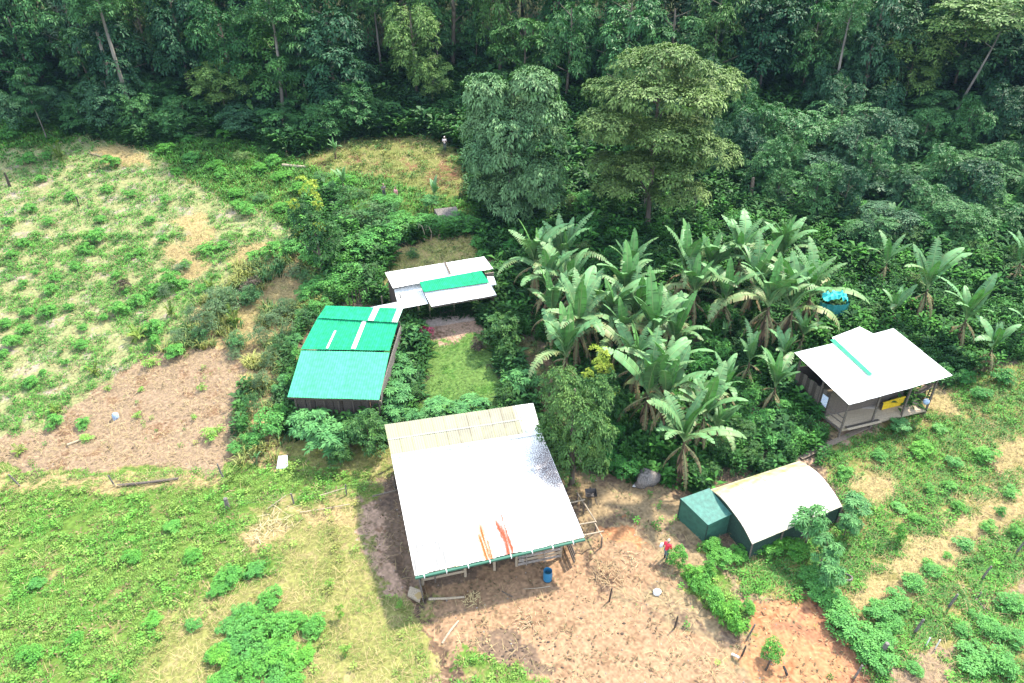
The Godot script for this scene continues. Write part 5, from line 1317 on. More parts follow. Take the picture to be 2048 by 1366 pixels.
func bananas() -> void:
	var g := Color(0.082, 0.225, 0.085)
	for k in 5:
		var rag: float = [0.1, 0.85, 0.35, 0.6, 0.2][k]
		bl_mesh["e%d" % k] = banana_leaf(87, 70 - 5 * k, rag * 0.4, 0.10, Color(0.09, 0.24, 0.06), 0.0)
		bl_mesh["u%d" % k] = banana_leaf(78, 44 - 9 * k, rag, 0.115 - 0.006 * (k % 2), g * (0.85 + 0.08 * k), 0.12 + 0.1 * (k % 3))
		bl_mesh["a%d" % k] = banana_leaf(68, 10 - 10 * k, clampf(rag + 0.2, 0.0, 0.95), 0.112, g * (1.15 - 0.07 * k), 0.2 + 0.12 * (k % 4))
		bl_mesh["d%d" % k] = banana_leaf(46, -48 - 8 * k, clampf(rag + 0.35, 0.0, 0.95), 0.10, g.lerp(Color(0.2, 0.2, 0.07), 0.08 + 0.08 * k), 0.35 + 0.09 * k, 0.2)
		bl_mesh["x%d" % k] = banana_leaf(-20 - 11 * k, -88, 0.8, 0.07, Color(0.12, 0.085, 0.06), 1.0, 0.8)
	var st := MB.new(); st.col = Color(0.085, 0.07, 0.04)
	var path := []; var rad := []
	for k in 8:
		path.append(Vector3(sin(k * 1.1) * 0.015, k / 7.0, 0)); rad.append(lerpf(0.055, 0.026, k / 7.0))
	st.tube(path, rad, 9)
	for k in 16:   # ragged old sheaths round the stem
		var a := 2.4 * k; var y := rng.randf_range(0.35, 0.98); var r := lerpf(0.055, 0.026, y) + 0.004
		var o := Vector3(cos(a) * r, y, sin(a) * r)
		st.col = Color(0.13, 0.085, 0.055) * rng.randf_range(0.5, 1.5)
		st.leaf(o, Vector3(cos(a) * 0.25, -1, sin(a) * 0.25).normalized(), Vector3(cos(a), 0.2, sin(a)), rng.randf_range(0.15, 0.34), 0.05, 0.0)
	var stem := st.mesh()
	# x, z, height, width
	var big := [Vector4(2.21, -55.45, 7.67, 4.95), Vector4(4.38, -55.73, 7.86, 5.42), Vector4(5.18, -46.41, 8.99, 6.02), Vector4(3.39, -49.49, 6.52, 4.60), Vector4(10.72, -46.41, 7.75, 6.02), Vector4(14.82, -53.71, 8.24, 5.73), Vector4(15.46, -52.04, 6.84, 5.18), Vector4(9.16, -51.71, 7.18, 5.16), Vector4(7.85, -48.58, 6.91, 5.37), Vector4(19.84, -55.73, 7.86, 5.87), Vector4(20.41, -48.58, 9.36, 7.03), Vector4(24.52, -50.87, 8.01, 6.38), Vector4(24.22, -57.64, 6.39, 5.55), Vector4(9.44, -39.89, 7.70, 5.85), Vector4(10.78, -41.43, 7.32, 4.49), Vector4(11.36, -35.28, 7.99, 6.46), Vector4(12.70, -48.88, 5.17, 4.56), Vector4(2.87, -52.70, 6.65, 4.35), Vector4(5.05, -52.70, 6.65, 4.79), Vector4(6.47, -48.88, 6.49, 4.15), Vector4(10.00, -48.88, 6.49, 4.56), Vector4(10.09, -54.74, 6.28, 4.91), Vector4(12.71, -46.53, 5.97, 4.42), Vector4(17.38, -55.45, 6.30, 4.95), Vector4(20.29, -52.70, 7.53, 4.79), Vector4(22.24, -48.88, 8.21, 4.56), Vector4(17.82, -51.39, 6.15, 4.28), Vector4(10.90, -39.22, 7.75, 4.71), Vector4(9.14, -43.24, 6.70, 4.61), Vector4(13.24, -38.27, 6.10, 3.93), Vector4(4.10, -43.77, 7.55, 3.87), Vector4(8.48, -46.53, 6.40, 4.02)]
	var mid := [Vector4(15.76, -41.94, 4.32, 4.15), Vector4(18.34, -44.96, 4.61, 3.54), Vector4(19.53, -42.19, 4.88, 4.54), Vector4(12.86, -40.19, 4.83, 4.78), Vector4(23.43, -48.16, 4.11, 4.52), Vector4(21.47, -46.24, 3.07, 3.20), Vector4(34.23, -57.94, 4.41, 5.10), Vector4(35.04, -52.36, 6.86, 5.64), Vector4(36.82, -49.19, 6.07, 5.41), Vector4(37.90, -46.41, 4.52, 4.42), Vector4(46.03, -57.64, 5.07, 5.08), Vector4(32.35, -51.71, 3.40, 3.01), Vector4(14.26, -38.04, 4.65, 3.20)]
	var wee := [Vector4(37.53, -65.11, 3.85, 3.52), Vector4(-18.44, -73.74, 3.13, 3.84), Vector4(-8.27, -71.50, 3.04, 3.22), Vector4(31.54, -43.24, 3.01, 1.92), Vector4(-26.64, -82.11, 1.90, 2.37), Vector4(-20.76, -81.41, 2.36, 2.36), Vector4(17.61, -49.49, 2.42, 2.51), Vector4(33.79, -67.46, 2.80, 3.09), Vector4(10.56, -38.27, 2.27, 2.14), Vector4(6.56, -39.22, 2.29, 1.81), Vector4(-17.80, -37.11, 0.92, 1.05), Vector4(42.28, -49.49, 4.28, 3.35)]
	for set in [[big, "tall banana plant with long torn leaves", 13], [mid, "middle-sized banana plant with arching leaves", 10], [wee, "small young banana plant", 7]]:
		var i := 0
		for p in set[0]:
			i += 1
			var o := plant(Vector2(p.x, p.y), "banana_plant", set[1], "banana plant", "banana plants between the houses")
			var h: float = p.z; var young: bool = set[2] == 7
			var sh: float = h * (0.47 if not young else 0.42); var L: float = h * (0.66 if not young else 0.66)
			if not young: L = clampf(L, 2.8, 4.7)
			var lean := Vector3(rng.randf_range(-0.06, 0.06), 1, rng.randf_range(-0.06, 0.06)).normalized()
			var s := mesh_node("stem", stem, M.dead, o)
			s.transform = Transform3D(Basis(Quaternion(Vector3.UP, lean)) * Basis.from_scale(Vector3(clampf(sh, 2.0, 5.0), sh, clampf(sh, 2.0, 5.0))), Vector3(0, -0.1, 0))
			var top := lean * sh - Vector3(0, 0.15, 0)
			var order := ["e", "u", "u", "e", "u", "a", "u", "u", "a", "d", "a", "d", "u", "d"]
			var a0 := rng.randf() * TAU
			for k in set[2] - (0 if young else rng.randi() % 4):
				var kind_of: String = order[k]
				var l := L * rng.randf_range(0.7, 1.12) * (0.8 if k == 0 else 1.0)
				var lf := mesh_node("leaf", bl_mesh[kind_of + str(rng.randi() % 5)], M.banana, o)
				lf.transform = Transform3D(Basis.from_euler(Vector3(rng.randf_range(-0.22, 0.22), a0 + 2.4 * k + rng.randf_range(-0.4, 0.4), rng.randf_range(-0.16, 0.12))) * Basis.from_scale(Vector3(l, l, l * rng.randf_range(0.9, 1.15))), top + Vector3(0, 0.03 * (set[2] - k), 0))
			for k in (0 if young else 5 + i % 4):
				var l := L * rng.randf_range(0.5, 0.75)
				var dl := mesh_node("dead_leaf", bl_mesh["x" + str(k % 5)], M.dead, o)
				dl.transform = Transform3D(Basis.from_euler(Vector3(0, a0 + 1.9 * k + 0.7, 0)) * Basis.from_scale(Vector3.ONE * l), top - Vector3(0, 0.12 + 0.1 * k, 0))


func bush(p: Vector4, called: String, base: String, category: String, group: String, mesh: Mesh, m: Material, stem := false, low := 0.0, flat := 0.42, most := 9.0) -> Node3D:
	var o := plant(Vector2(p.x, p.y), called, base, category, group)
	# the outline seen from above holds the depth of the bush as well as its height
	var slant := clampf(0.75 - (-p.y - 25.0) * 0.006, 0.42, 0.75) * (0.6 if stem else 0.85)
	var h := minf(clampf(p.z - slant * p.w, flat * p.w, maxf(p.z, 0.3)), most * p.w); var w := p.w
	o.position = on(Vector2(p.x, p.y - p.w * (0.15 if stem else 0.35)))
	var c := add_mesh(o, "foliage", mesh, m, Vector3(0, h * (0.5 + low * 0.5) * 0.98, 0), Vector3(w * 0.5, h * (0.5 - low * 0.5) * 1.02, w * 0.5), rng.randf() * TAU)
	if stem:
		add_mesh(o, "stem", S.shrub_stem, M.bark, Vector3(0, -0.1, 0), Vector3(h * 0.8, h * 0.85, h * 0.8), rng.randf() * TAU)
		c.name = "crown"
	return o

func shrubs() -> void:
	S.shrub_stem = limbs(0.03, 5, 0.35, 0.4)
	var fresh := Color(0.06, 0.235, 0.045); var lime := Color(0.14, 0.35, 0.06); var green := Color(0.05, 0.185, 0.045); var deep := Color(0.025, 0.085, 0.03); var blue := Color(0.05, 0.165, 0.055); var olive := Color(0.085, 0.14, 0.06); var gold := Color(0.22, 0.33, 0.04)
	var cas := []; var lf := []; var gl := []; var pap := []
	for k in 4:
		cas.append(crown(ball_lobes(8, 0.3, 0.55, 1.0, -0.5), 210, 7, 0.22, 0.075, 0.05, fresh, lime, 0.45, 0.2))
		lf.append(crown(ball_lobes(11, 0.24, 0.5, 1.0, -0.6), 280, 6, 0.17, 0.085, 0.10, green, Color(0.11, 0.31, 0.06), 0.3, 0.4))
		gl.append(crown(ball_lobes(8, 0.42, 0.58, 1.0, -0.75), 450, 7, 0.12, 0.06, 0.06, deep, Color(0.075, 0.17, 0.035), 0.35, 0.4))
		pap.append(crown(ball_lobes(10, 0.22, 0.36, 0.7, -0.5), 120, 9, 0.27, 0.085, 0.07, blue, Color(0.10, 0.26, 0.075), 0.3, 0.12))
	S.cas = cas; S.lf = lf; S.gl = gl; S.pap = pap
	var olives := [crown(ball_lobes(8, 0.35, 0.5), 260, 6, 0.16, 0.05, 0.1, olive, Color(0.12, 0.19, 0.085), 0.2, 0.6), crown(ball_lobes(7, 0.35, 0.55), 240, 6, 0.17, 0.05, 0.1, green, olive, 0.2, 0.6)]
	S.olives = olives
	var small_lime := crown(ball_lobes(4, 0.45, 0.6), 40, 6, 0.4, 0.12, 0.08, lime, Color(0.22, 0.36, 0.06), 0.35, 0.4)
	var purple := crown(ball_lobes(6, 0.4, 0.55), 120, 6, 0.26, 0.1, 0.1, Color(0.11, 0.012, 0.035), Color(0.26, 0.03, 0.09), 0.3, 0.5)
	var maroon := crown(ball_lobes(6, 0.4, 0.55), 120, 6, 0.26, 0.1, 0.1, Color(0.05, 0.035, 0.035), Color(0.10, 0.08, 0.05), 0.3, 0.5)
	var palmlet := MB.new()
	for k in 9:
		var a := 2.4 * k; var out := Vector3(cos(a), 0, sin(a)); var steep := 1.9 - 0.14 * k
		var pp := [Vector3(0, -1, 0)]
		for s in 6: pp.append(pp[s] + (out * 0.16 + Vector3(0, 0.30 * steep - 0.085 * s, 0)))
		palmlet.col = Color(0.16, 0.24, 0.05); palmlet.tube(pp, [0.04, 0.035, 0.03, 0.025, 0.02, 0.015, 0.008], 4, false)
		for s in range(1, 6):
			for q in 4:
				for e in [-1.0, 1.0]:
					var f: Vector3 = (pp[s] as Vector3).lerp(pp[s + 1], q / 4.0); var side: Vector3 = out.cross(Vector3.UP) * e
					palmlet.col = Color(0.10, 0.21, 0.04).lerp(Color(0.26, 0.33, 0.07), rng.randf())
					palmlet.leaf(f, (side + (pp[s + 1] - pp[s]).normalized() * 0.7).normalized(), Vector3.UP, 0.42, 0.07, 0.3)
	var palm_mesh := palmlet.mesh()
	# cassava bushes of the cleared field
	for p in [Vector4(-34.40, -52.90, 1.69, 1.83), Vector4(-40.54, -52.70, 1.54, 1.74), Vector4(-42.27, -52.83, 1.44, 1.31), Vector4(-43.45, -51.32, 1.38, 1.28), Vector4(-41.54, -50.62, 1.28, 1.32), Vector4(-41.51, -48.76, 1.79, 1.66), Vector4(-41.66, -47.69, 1.21, 0.98), Vector4(-35.73, -48.64, 1.46, 1.28), Vector4(-33.47, -54.05, 1.60, 1.68), Vector4(-32.47, -56.02, 1.42, 1.41), Vector4(-32.79, -55.24, 1.26, 0.99), Vector4(-30.49, -50.37, 2.10, 1.90), Vector4(-29.72, -48.70, 1.89, 1.24), Vector4(-27.52, -47.45, 1.87, 1.83), Vector4(-31.31, -56.82, 2.58, 1.83), Vector4(-30.33, -56.89, 1.02, 1.37), Vector4(-42.08, -56.02, 1.27, 1.41), Vector4(-42.49, -57.86, 1.23, 1.11), Vector4(-48.23, -63.29, 1.49, 1.18), Vector4(-41.62, -62.20, 1.06, 1.51), Vector4(-41.42, -63.81, 1.33, 2.28), Vector4(-36.98, -61.22, 1.05, 1.06), Vector4(-36.30, -62.04, 1.16, 1.07), Vector4(-34.86, -64.15, 1.34, 1.19), Vector4(-29.81, -61.96, 1.21, 1.65), Vector4(-28.47, -62.96, 1.33, 1.37), Vector4(-41.46, -59.71, 1.04, 1.14), Vector4(-35.45, -52.30, 0.95, 1.04), Vector4(-39.07, -53.71, 1.00, 1.06), Vector4(-44.93, -57.04, 1.08, 0.92), Vector4(-33.75, -40.14, 1.53, 1.40), Vector4(-31.66, -40.14, 1.16, 1.14), Vector4(-36.13, -46.82, 0.97, 0.73), Vector4(-37.45, -45.85, 0.63, 0.68), Vector4(-37.68, -44.30, 1.52, 1.33), Vector4(-47.75, -71.90, 1.57, 1.51), Vector4(-37.25, -71.20, 1.56, 1.34), Vector4(-27.78, -68.77, 2.18, 2.19), Vector4(-27.78, -79.14, 1.87, 2.20), Vector4(-46.30, -78.81, 1.40, 2.30), Vector4(-56.32, -79.48, 1.29, 2.20), Vector4(-54.90, -81.18, 1.19, 1.29), Vector4(-50.73, -69.53, 1.54, 1.58), Vector4(-48.52, -61.55, 1.31, 1.26), Vector4(-37.02, -58.39, 0.78, 1.03), Vector4(-42.52, -67.64, 0.99, 1.34), Vector4(-37.36, -67.64, 1.09, 1.24), Vector4(-47.71, -67.18, 1.36, 1.44), Vector4(-51.82, -67.18, 1.36, 1.44), Vector4(-35.16, -56.17, 0.77, 0.82), Vector4(-36.65, -51.06, 0.84, 0.94), Vector4(-44.67, -58.77, 0.78, 0.94), Vector4(-41.42, -72.50, 1.13, 1.41), Vector4(-44.58, -73.53, 1.02, 1.31), Vector4(-52.76, -75.63, 1.15, 1.45), Vector4(-31.04, -59.94, 1.04, 1.23), Vector4(-28.34, -56.17, 1.02, 1.27), Vector4(-23.28, -61.14, 2.34, 2.50), Vector4(-24.85, -60.74, 1.57, 1.72), Vector4(-29.30, -70.02, 1.38, 1.59), Vector4(-32.98, -76.71, 1.44, 1.69)]:
		bush(p, "cassava_bush", "bright green cassava bush", "cassava bush", "cassava bushes in the cleared field", cas[rng.randi() % 4], M.leaf, false, 0.0, 0.62)
	for p in [Vector4(-35.37, -56.24, 1.97, 1.27), Vector4(-23.80, -56.17, 2.27, 2.09)]:
		bush(p, "dark_shrub", "brownish purple shrub", "shrub", "", maroon, M.leaf)
	for p in [Vector4(-53.04, -80.50, 2.80, 1.40), Vector4(-31.51, -49.74, 1.95, 1.68), Vector4(-33.21, -45.62, 1.53, 0.87), Vector4(-34.29, -41.58, 1.22, 0.75), Vector4(-29.82, -52.90, 1.84, 0.79), Vector4(-27.62, -56.75, 1.53, 0.91), Vector4(-34.90, -37.62, 1.19, 0.92), Vector4(-24.77, -53.37, 1.50, 0.97), Vector4(-23.73, -51.39, 2.45, 1.11)]:
		bush(p, "palm_seedling", "spiky young palm seedling", "palm seedling", "palm seedlings in the field", palm_mesh, M.leaf)
	for p in [Vector4(-31.44, -44.03, 0.72, 0.54), Vector4(-28.89, -43.98, 0.67, 0.54), Vector4(-28.07, -41.23, 0.89, 0.67), Vector4(-23.68, -41.18, 0.66, 0.52), Vector4(-31.55, -48.52, 0.59, 0.50), Vector4(-30.34, -47.57, 0.78, 0.49), Vector4(-28.95, -46.41, 1.53, 1.28), Vector4(-24.07, -43.98, 1.00, 0.70), Vector4(-30.74, -38.98, 0.79, 1.01), Vector4(-21.89, -38.74, 1.61, 1.29), Vector4(-21.31, -39.70, 0.93, 0.73), Vector4(-9.58, -24.77, 1.50, 0.56), Vector4(-10.60, -26.91, 0.87, 0.52), Vector4(-8.89, -22.74, 1.16, 0.59), Vector4(29.00, -52.70, 1.00, 0.87), Vector4(-6.43, -25.57, 0.87, 0.51)]:
		bush(p, "seedling", "small lime green seedling", "seedling", "seedlings on the bare ground", small_lime, M.leaf)
	# grey-green brush between the field and the green house
	for p in [Vector4(-25.26, -52.70, 4.13, 3.48), Vector4(-25.46, -50.12, 3.83, 2.61), Vector4(-22.63, -48.40, 2.78, 2.27), Vector4(-26.14, -49.49, 2.42, 1.92), Vector4(-27.81, -49.37, 2.13, 1.67), Vector4(-22.56, -47.45, 1.54, 1.38), Vector4(-23.20, -54.05, 2.97, 2.30), Vector4(-27.49, -51.71, 2.69, 1.72), Vector4(-20.91, -48.88, 2.88, 1.83), Vector4(-20.52, -51.39, 2.45, 2.14), Vector4(-18.95, -47.69, 2.86, 1.88), Vector4(-19.31, -45.96, 2.83, 1.60), Vector4(-18.78, -49.49, 2.89, 1.67), Vector4(-19.51, -43.77, 2.57, 1.70), Vector4(-19.55, -52.70, 2.71, 1.92), Vector4(-19.17, -41.18, 2.76, 1.34), Vector4(-17.66, -51.06, 2.68, 1.96), Vector4(-31.25, -55.45, 2.01, 1.62), Vector4(-31.23, -59.16, 1.55, 1.88), Vector4(-20.23, -58.39, 2.05, 2.14)]:
		bush(p, "brush_shrub", "grey-green brush shrub", "shrub", "brush between the field and the green-roofed house", olives[rng.randi() % 2], M.leaf_grey)
	for p in [Vector4(-17.58, -38.74, 3.38, 2.52), Vector4(-18.63, -38.04, 2.05, 1.64), Vector4(-17.05, -40.19, 1.85, 1.47), Vector4(-19.56, -37.57, 1.60, 1.27), Vector4(-16.98, -46.24, 2.61, 1.60), Vector4(-16.80, -43.77, 2.80, 1.55), Vector4(-16.99, -40.68, 2.30, 1.11), Vector4(-19.55, -39.70, 1.84, 1.09), Vector4(-16.72, -52.70, 2.47, 1.92), Vector4(-18.26, -54.74, 2.50, 2.23)]:
		bush(p, "leafy_shrub", "light green leafy shrub", "shrub", "shrubs round the green-roofed house", lf[rng.randi() % 4], M.leaf)
	# papaya-leaved plants and rounded bushes close to the houses
	for p in [Vector4(-14.47, -38.84, 3.73, 3.46), Vector4(-15.47, -39.70, 2.29, 1.82), Vector4(-12.76, -37.11, 3.99, 3.64), Vector4(-8.78, -49.80, 2.57, 2.77), Vector4(-9.04, -46.82, 2.61, 2.58), Vector4(-8.33, -44.85, 2.59, 2.75), Vector4(-8.67, -42.19, 3.13, 2.65), Vector4(-8.66, -40.68, 2.30, 2.07), Vector4(0.81, -43.24, 3.46, 2.77), Vector4(-0.08, -44.85, 1.66, 1.89), Vector4(-5.36, -41.08, 2.49, 2.76), Vector4(-2.84, -41.28, 2.58, 2.99), Vector4(-3.92, -40.68, 2.30, 2.07), Vector4(-7.12, -40.09, 2.39, 1.76), Vector4(-11.56, -38.27, 2.93, 2.00), Vector4(17.94, -29.43, 4.63, 2.57), Vector4(18.33, -27.96, 3.80, 1.96), Vector4(18.11, -26.57, 3.37, 1.74), Vector4(21.94, -32.16, 2.63, 2.00), Vector4(28.25, -39.89, 1.75, 1.76), Vector4(20.84, -30.57, 2.61, 1.56), Vector4(-17.83, -43.24, 1.88, 1.15), Vector4(-8.53, -69.53, 2.73, 2.10), Vector4(-17.51, -44.30, 1.89, 1.40), Vector4(-18.01, -48.88, 1.94, 1.66)]:
		bush(p, "papaya_plant", "papaya-leaved plant with pale leaves", "papaya plant", "papaya-leaved plants near the houses", pap[rng.randi() % 4], M.leaf, true, 0.3)
	for p in [Vector4(-0.87, -48.88, 4.36, 3.57), Vector4(-10.10, -37.57, 4.55, 3.32), Vector4(-0.36, -46.82, 2.98, 2.10), Vector4(-9.56, -39.22, 2.29, 2.03), Vector4(-11.97, -36.66, 2.47, 2.09), Vector4(-0.34, -42.45, 2.55, 1.67), Vector4(-7.35, -42.97, 2.10, 1.38), Vector4(0.60, -41.68, 1.86, 1.50), Vector4(-9.62, -61.55, 1.47, 1.45)]:
		bush(p, "rounded_bush", "rounded dark bush with glossy leaves", "bush", "glossy bushes round the houses", gl[rng.randi() % 4], M.leaf, true, 0.1)
	for p in [Vector4(-7.19, -49.49, 2.18, 1.17)]: bush(p, "magenta_shrub", "magenta-leaved shrub", "shrub", "", purple, M.leaf)
	for p in [Vector4(-2.72, -48.28, 1.84, 1.40)]: bush(p, "dry_heap", "heap of brown dry leaves and cuttings", "heap", "", maroon, M.dead)
	# scrub between the cleared field and the forest
	for p in [Vector4(-41.26, -82.34, 1.49, 2.38), Vector4(-37.51, -80.04, 1.76, 2.56), Vector4(-34.06, -78.36, 1.74, 2.29), Vector4(-31.68, -80.04, 2.05, 2.68), Vector4(-28.76, -77.81, 1.74, 2.28), Vector4(-25.93, -75.63, 1.71, 2.46), Vector4(-23.10, -73.01, 1.97, 2.72), Vector4(-21.46, -75.63, 2.00, 2.24), Vector4(-30.04, -72.50, 1.41, 1.95), Vector4(-27.05, -71.50, 1.67, 2.15), Vector4(-24.42, -69.53, 1.92, 2.32), Vector4(-22.40, -67.64, 1.63, 2.06), Vector4(-36.28, -83.50, 1.50, 2.40), Vector4(-39.68, -84.67, 1.33, 2.18), Vector4(-20.94, -70.51, 2.21, 2.66), Vector4(-19.94, -73.53, 1.97, 2.41), Vector4(-18.48, -74.57, 1.98, 2.77), Vector4(-16.48, -72.50, 1.68, 2.17), Vector4(-28.77, -82.34, 1.31, 2.14), Vector4(-38.26, -77.26, 1.45, 1.70), Vector4(-61.52, -87.03, 2.13, 3.71), Vector4(-58.89, -87.98, 2.08, 3.74), Vector4(-56.15, -88.81, 1.84, 3.39), Vector4(-61.83, -85.26, 1.81, 3.05), Vector4(-52.50, -87.62, 1.83, 3.11), Vector4(-49.14, -87.03, 1.83, 3.09), Vector4(-45.82, -86.44, 1.82, 3.33), Vector4(-42.74, -86.44, 1.82, 3.08), Vector4(-38.24, -85.85, 1.82, 3.31), Vector4(-35.00, -85.26, 1.63, 2.93)]:
		bush(p, "scrub_bush", "light green scrub bush", "bush", "scrub above the cleared field", lf[rng.randi() % 4] if rng.randf() < 0.7 else olives[rng.randi() % 2], M.leaf_lime if rng.randf() < 0.5 else M.leaf)
	# hedge and thicket behind the green house
	for p in [Vector4(-16.40, -65.82, 3.97, 4.56), Vector4(-14.26, -66.72, 4.25, 5.11), Vector4(-12.44, -62.79, 3.89, 3.92), Vector4(-14.56, -60.74, 4.09, 4.31), Vector4(-15.37, -57.26, 3.27, 3.68), Vector4(-16.39, -55.45, 3.00, 3.15), Vector4(-13.12, -57.64, 3.04, 2.77), Vector4(-18.70, -59.94, 3.08, 3.32), Vector4(-20.97, -61.55, 2.86, 2.90), Vector4(-11.45, -66.72, 2.16, 3.07), Vector4(-8.81, -65.82, 2.41, 3.34), Vector4(-6.02, -65.82, 2.15, 3.54), Vector4(-3.98, -65.38, 2.66, 2.52), Vector4(-3.38, -62.79, 2.11, 1.76), Vector4(-2.84, -61.14, 1.83, 1.64), Vector4(-17.44, -56.17, 2.02, 2.73), Vector4(-13.37, -69.53, 3.00, 3.47), Vector4(-17.75, -70.51, 3.29, 3.19), Vector4(-1.82, -58.39, 2.05, 1.86), Vector4(-18.97, -56.89, 2.53, 2.29)]:
		bush(p, "hedge_bush", "dense green hedge bush", "hedge bush", "hedge and thicket behind the green-roofed house", lf[rng.randi() % 4] if rng.randf() < 0.65 else olives[1], M.leaf)
	# thick leafy patch on the lower pasture
	for p in [Vector4(-14.94, -22.51, 2.52, 1.59), Vector4(-13.66, -22.22, 2.72, 1.68), Vector4(-12.69, -22.51, 2.73, 1.59), Vector4(-13.09, -21.66, 2.52, 1.56), Vector4(-14.30, -21.39, 2.52, 1.45), Vector4(-12.29, -21.11, 2.52, 1.54), Vector4(-11.53, -21.66, 2.52, 1.45), Vector4(-14.45, -24.30, 2.33, 1.54), Vector4(-12.75, -24.15, 2.33, 1.54), Vector4(-15.58, -23.99, 1.92, 1.26), Vector4(-15.27, -21.94, 2.92, 1.73), Vector4(-14.60, -23.09, 3.53, 1.93), Vector4(-13.35, -23.39, 3.73, 2.05), Vector4(-12.13, -21.94, 3.52, 2.04), Vector4(-13.44, -21.11, 3.32, 1.80), Vector4(-14.79, -20.58, 3.32, 1.52), Vector4(-11.88, -23.99, 2.74, 1.53), Vector4(-13.81, -25.41, 2.13, 1.64), Vector4(-11.30, -20.32, 3.71, 1.66), Vector4(-10.89, -23.84, 2.53, 1.58), Vector4(-15.15, -24.77, 1.92, 1.39), Vector4(-15.90, -22.22, 1.70, 1.16), Vector4(-10.90, -22.22, 2.52, 1.32), Vector4(-16.58, -26.91, 2.15, 1.75), Vector4(-17.06, -26.24, 1.72, 1.26), Vector4(-15.33, -27.61, 1.73, 1.36), Vector4(-17.56, -24.15, 2.12, 0.93), Vector4(-19.96, -24.30, 1.92, 1.21), Vector4(-23.06, -28.69, 1.31, 1.21), Vector4(-23.61, -23.39, 1.71, 0.92), Vector4(-21.56, -30.96, 1.54, 1.26), Vector4(-19.44, -28.69, 1.95, 1.33), Vector4(-27.79, -26.91, 1.30, 0.99), Vector4(-25.50, -22.22, 1.70, 1.32), Vector4(-15.04, -20.58, 2.11, 1.27)]:
		bush(p, "pasture_bush", "leafy mid-green pasture bush", "bush", "leafy bushes on the lower pasture", lf[rng.randi() % 4] if rng.randf() < 0.6 else cas[rng.randi() % 4], [M.leaf, M.leaf_lime, M.leaf_gold][rng.randi() % 3], false, 0.0, 0.22, 0.42)
	# yard edge, bank and right field
	for p in [Vector4(9.91, -28.11, 2.32, 1.31), Vector4(10.84, -26.40, 1.93, 1.27), Vector4(11.52, -25.41, 2.13, 1.52), Vector4(11.98, -24.36, 2.45, 1.55), Vector4(12.31, -23.84, 1.71, 1.04), Vector4(10.59, -27.26, 1.73, 1.17), Vector4(13.37, -25.18, 1.38, 0.96), Vector4(12.62, -28.32, 1.74, 1.56), Vector4(12.28, -29.43, 1.53, 1.29), Vector4(15.44, -29.24, 1.96, 1.89), Vector4(16.47, -29.61, 1.75, 1.54), Vector4(13.76, -28.69, 1.53, 1.33), Vector4(13.67, -22.08, 2.11, 1.26), Vector4(11.70, -27.61, 1.73, 1.06), Vector4(17.39, -28.69, 2.16, 1.69)]:
		bush(p, "yard_shrub", "bright leafy shrub by the yard", "shrub", "shrubs between the yard and the growing hall", lf[rng.randi() % 4] if rng.randf() < 0.6 else cas[rng.randi() % 4], M.leaf_lime)
	for p in [Vector4(17.94, -25.74, 2.14, 1.99), Vector4(17.82, -26.57, 2.14, 1.74), Vector4(18.24, -23.99, 2.53, 2.08), Vector4(18.55, -23.09, 2.53, 2.25), Vector4(19.18, -21.80, 2.32, 2.09), Vector4(18.71, -22.22, 2.52, 1.58), Vector4(18.39, -25.09, 1.92, 1.57), Vector4(20.02, -23.09, 2.12, 1.45), Vector4(20.43, -24.61, 1.92, 1.67), Vector4(21.91, -25.41, 1.72, 1.58), Vector4(23.32, -26.57, 1.72, 1.50), Vector4(20.97, -23.99, 1.71, 1.37), Vector4(25.00, -27.61, 1.73, 1.30), Vector4(24.72, -23.84, 1.71, 1.09), Vector4(26.19, -23.54, 1.71, 1.52), Vector4(26.22, -24.30, 1.50, 1.10), Vector4(28.30, -25.25, 2.13, 1.69), Vector4(25.96, -24.83, 1.21, 0.73), Vector4(20.96, -21.44, 1.20, 1.03), Vector4(24.32, -21.66, 1.91, 2.08), Vector4(25.45, -21.39, 2.11, 1.81), Vector4(27.13, -23.09, 1.91, 1.34), Vector4(18.72, -27.43, 1.94, 1.47), Vector4(17.63, -27.26, 1.73, 1.29)]:
		bush(p, "bank_bush", "mid-green bush on the grassy bank", "bush", "bushes on the bank right of the orange road", lf[rng.randi() % 4], M.leaf, false, 0.0, 0.3, 0.5)
	for p in [Vector4(25.30, -32.61, 1.07, 1.10), Vector4(25.88, -31.75, 1.24, 1.09), Vector4(24.01, -30.11, 2.05, 0.87), Vector4(29.14, -32.69, 1.21, 1.04), Vector4(27.98, -29.58, 1.36, 1.29), Vector4(26.48, -29.05, 0.79, 0.61), Vector4(25.02, -28.25, 1.05, 0.84), Vector4(31.61, -32.28, 1.20, 0.77), Vector4(28.98, -37.34, 1.82, 1.76), Vector4(30.68, -36.43, 1.45, 1.25), Vector4(33.21, -36.88, 1.55, 1.89), Vector4(33.21, -33.81, 1.35, 1.13), Vector4(22.75, -35.54, 1.36, 1.16), Vector4(25.79, -37.11, 1.37, 1.26), Vector4(22.92, -33.39, 1.12, 0.86), Vector4(31.23, -39.70, 1.16, 1.09), Vector4(27.94, -34.24, 1.13, 0.80), Vector4(30.14, -30.96, 1.33, 1.07), Vector4(31.64, -30.57, 1.32, 0.94), Vector4(29.55, -34.45, 1.13, 1.01)]:
		bush(p, "field_bush", "bright green bush in the right field", "bush", "bushes in the right field", cas[rng.randi() % 4] if rng.randf() < 0.5 else lf[rng.randi() % 4], [M.leaf, M.leaf_lime, M.leaf_grey][rng.randi() % 3])
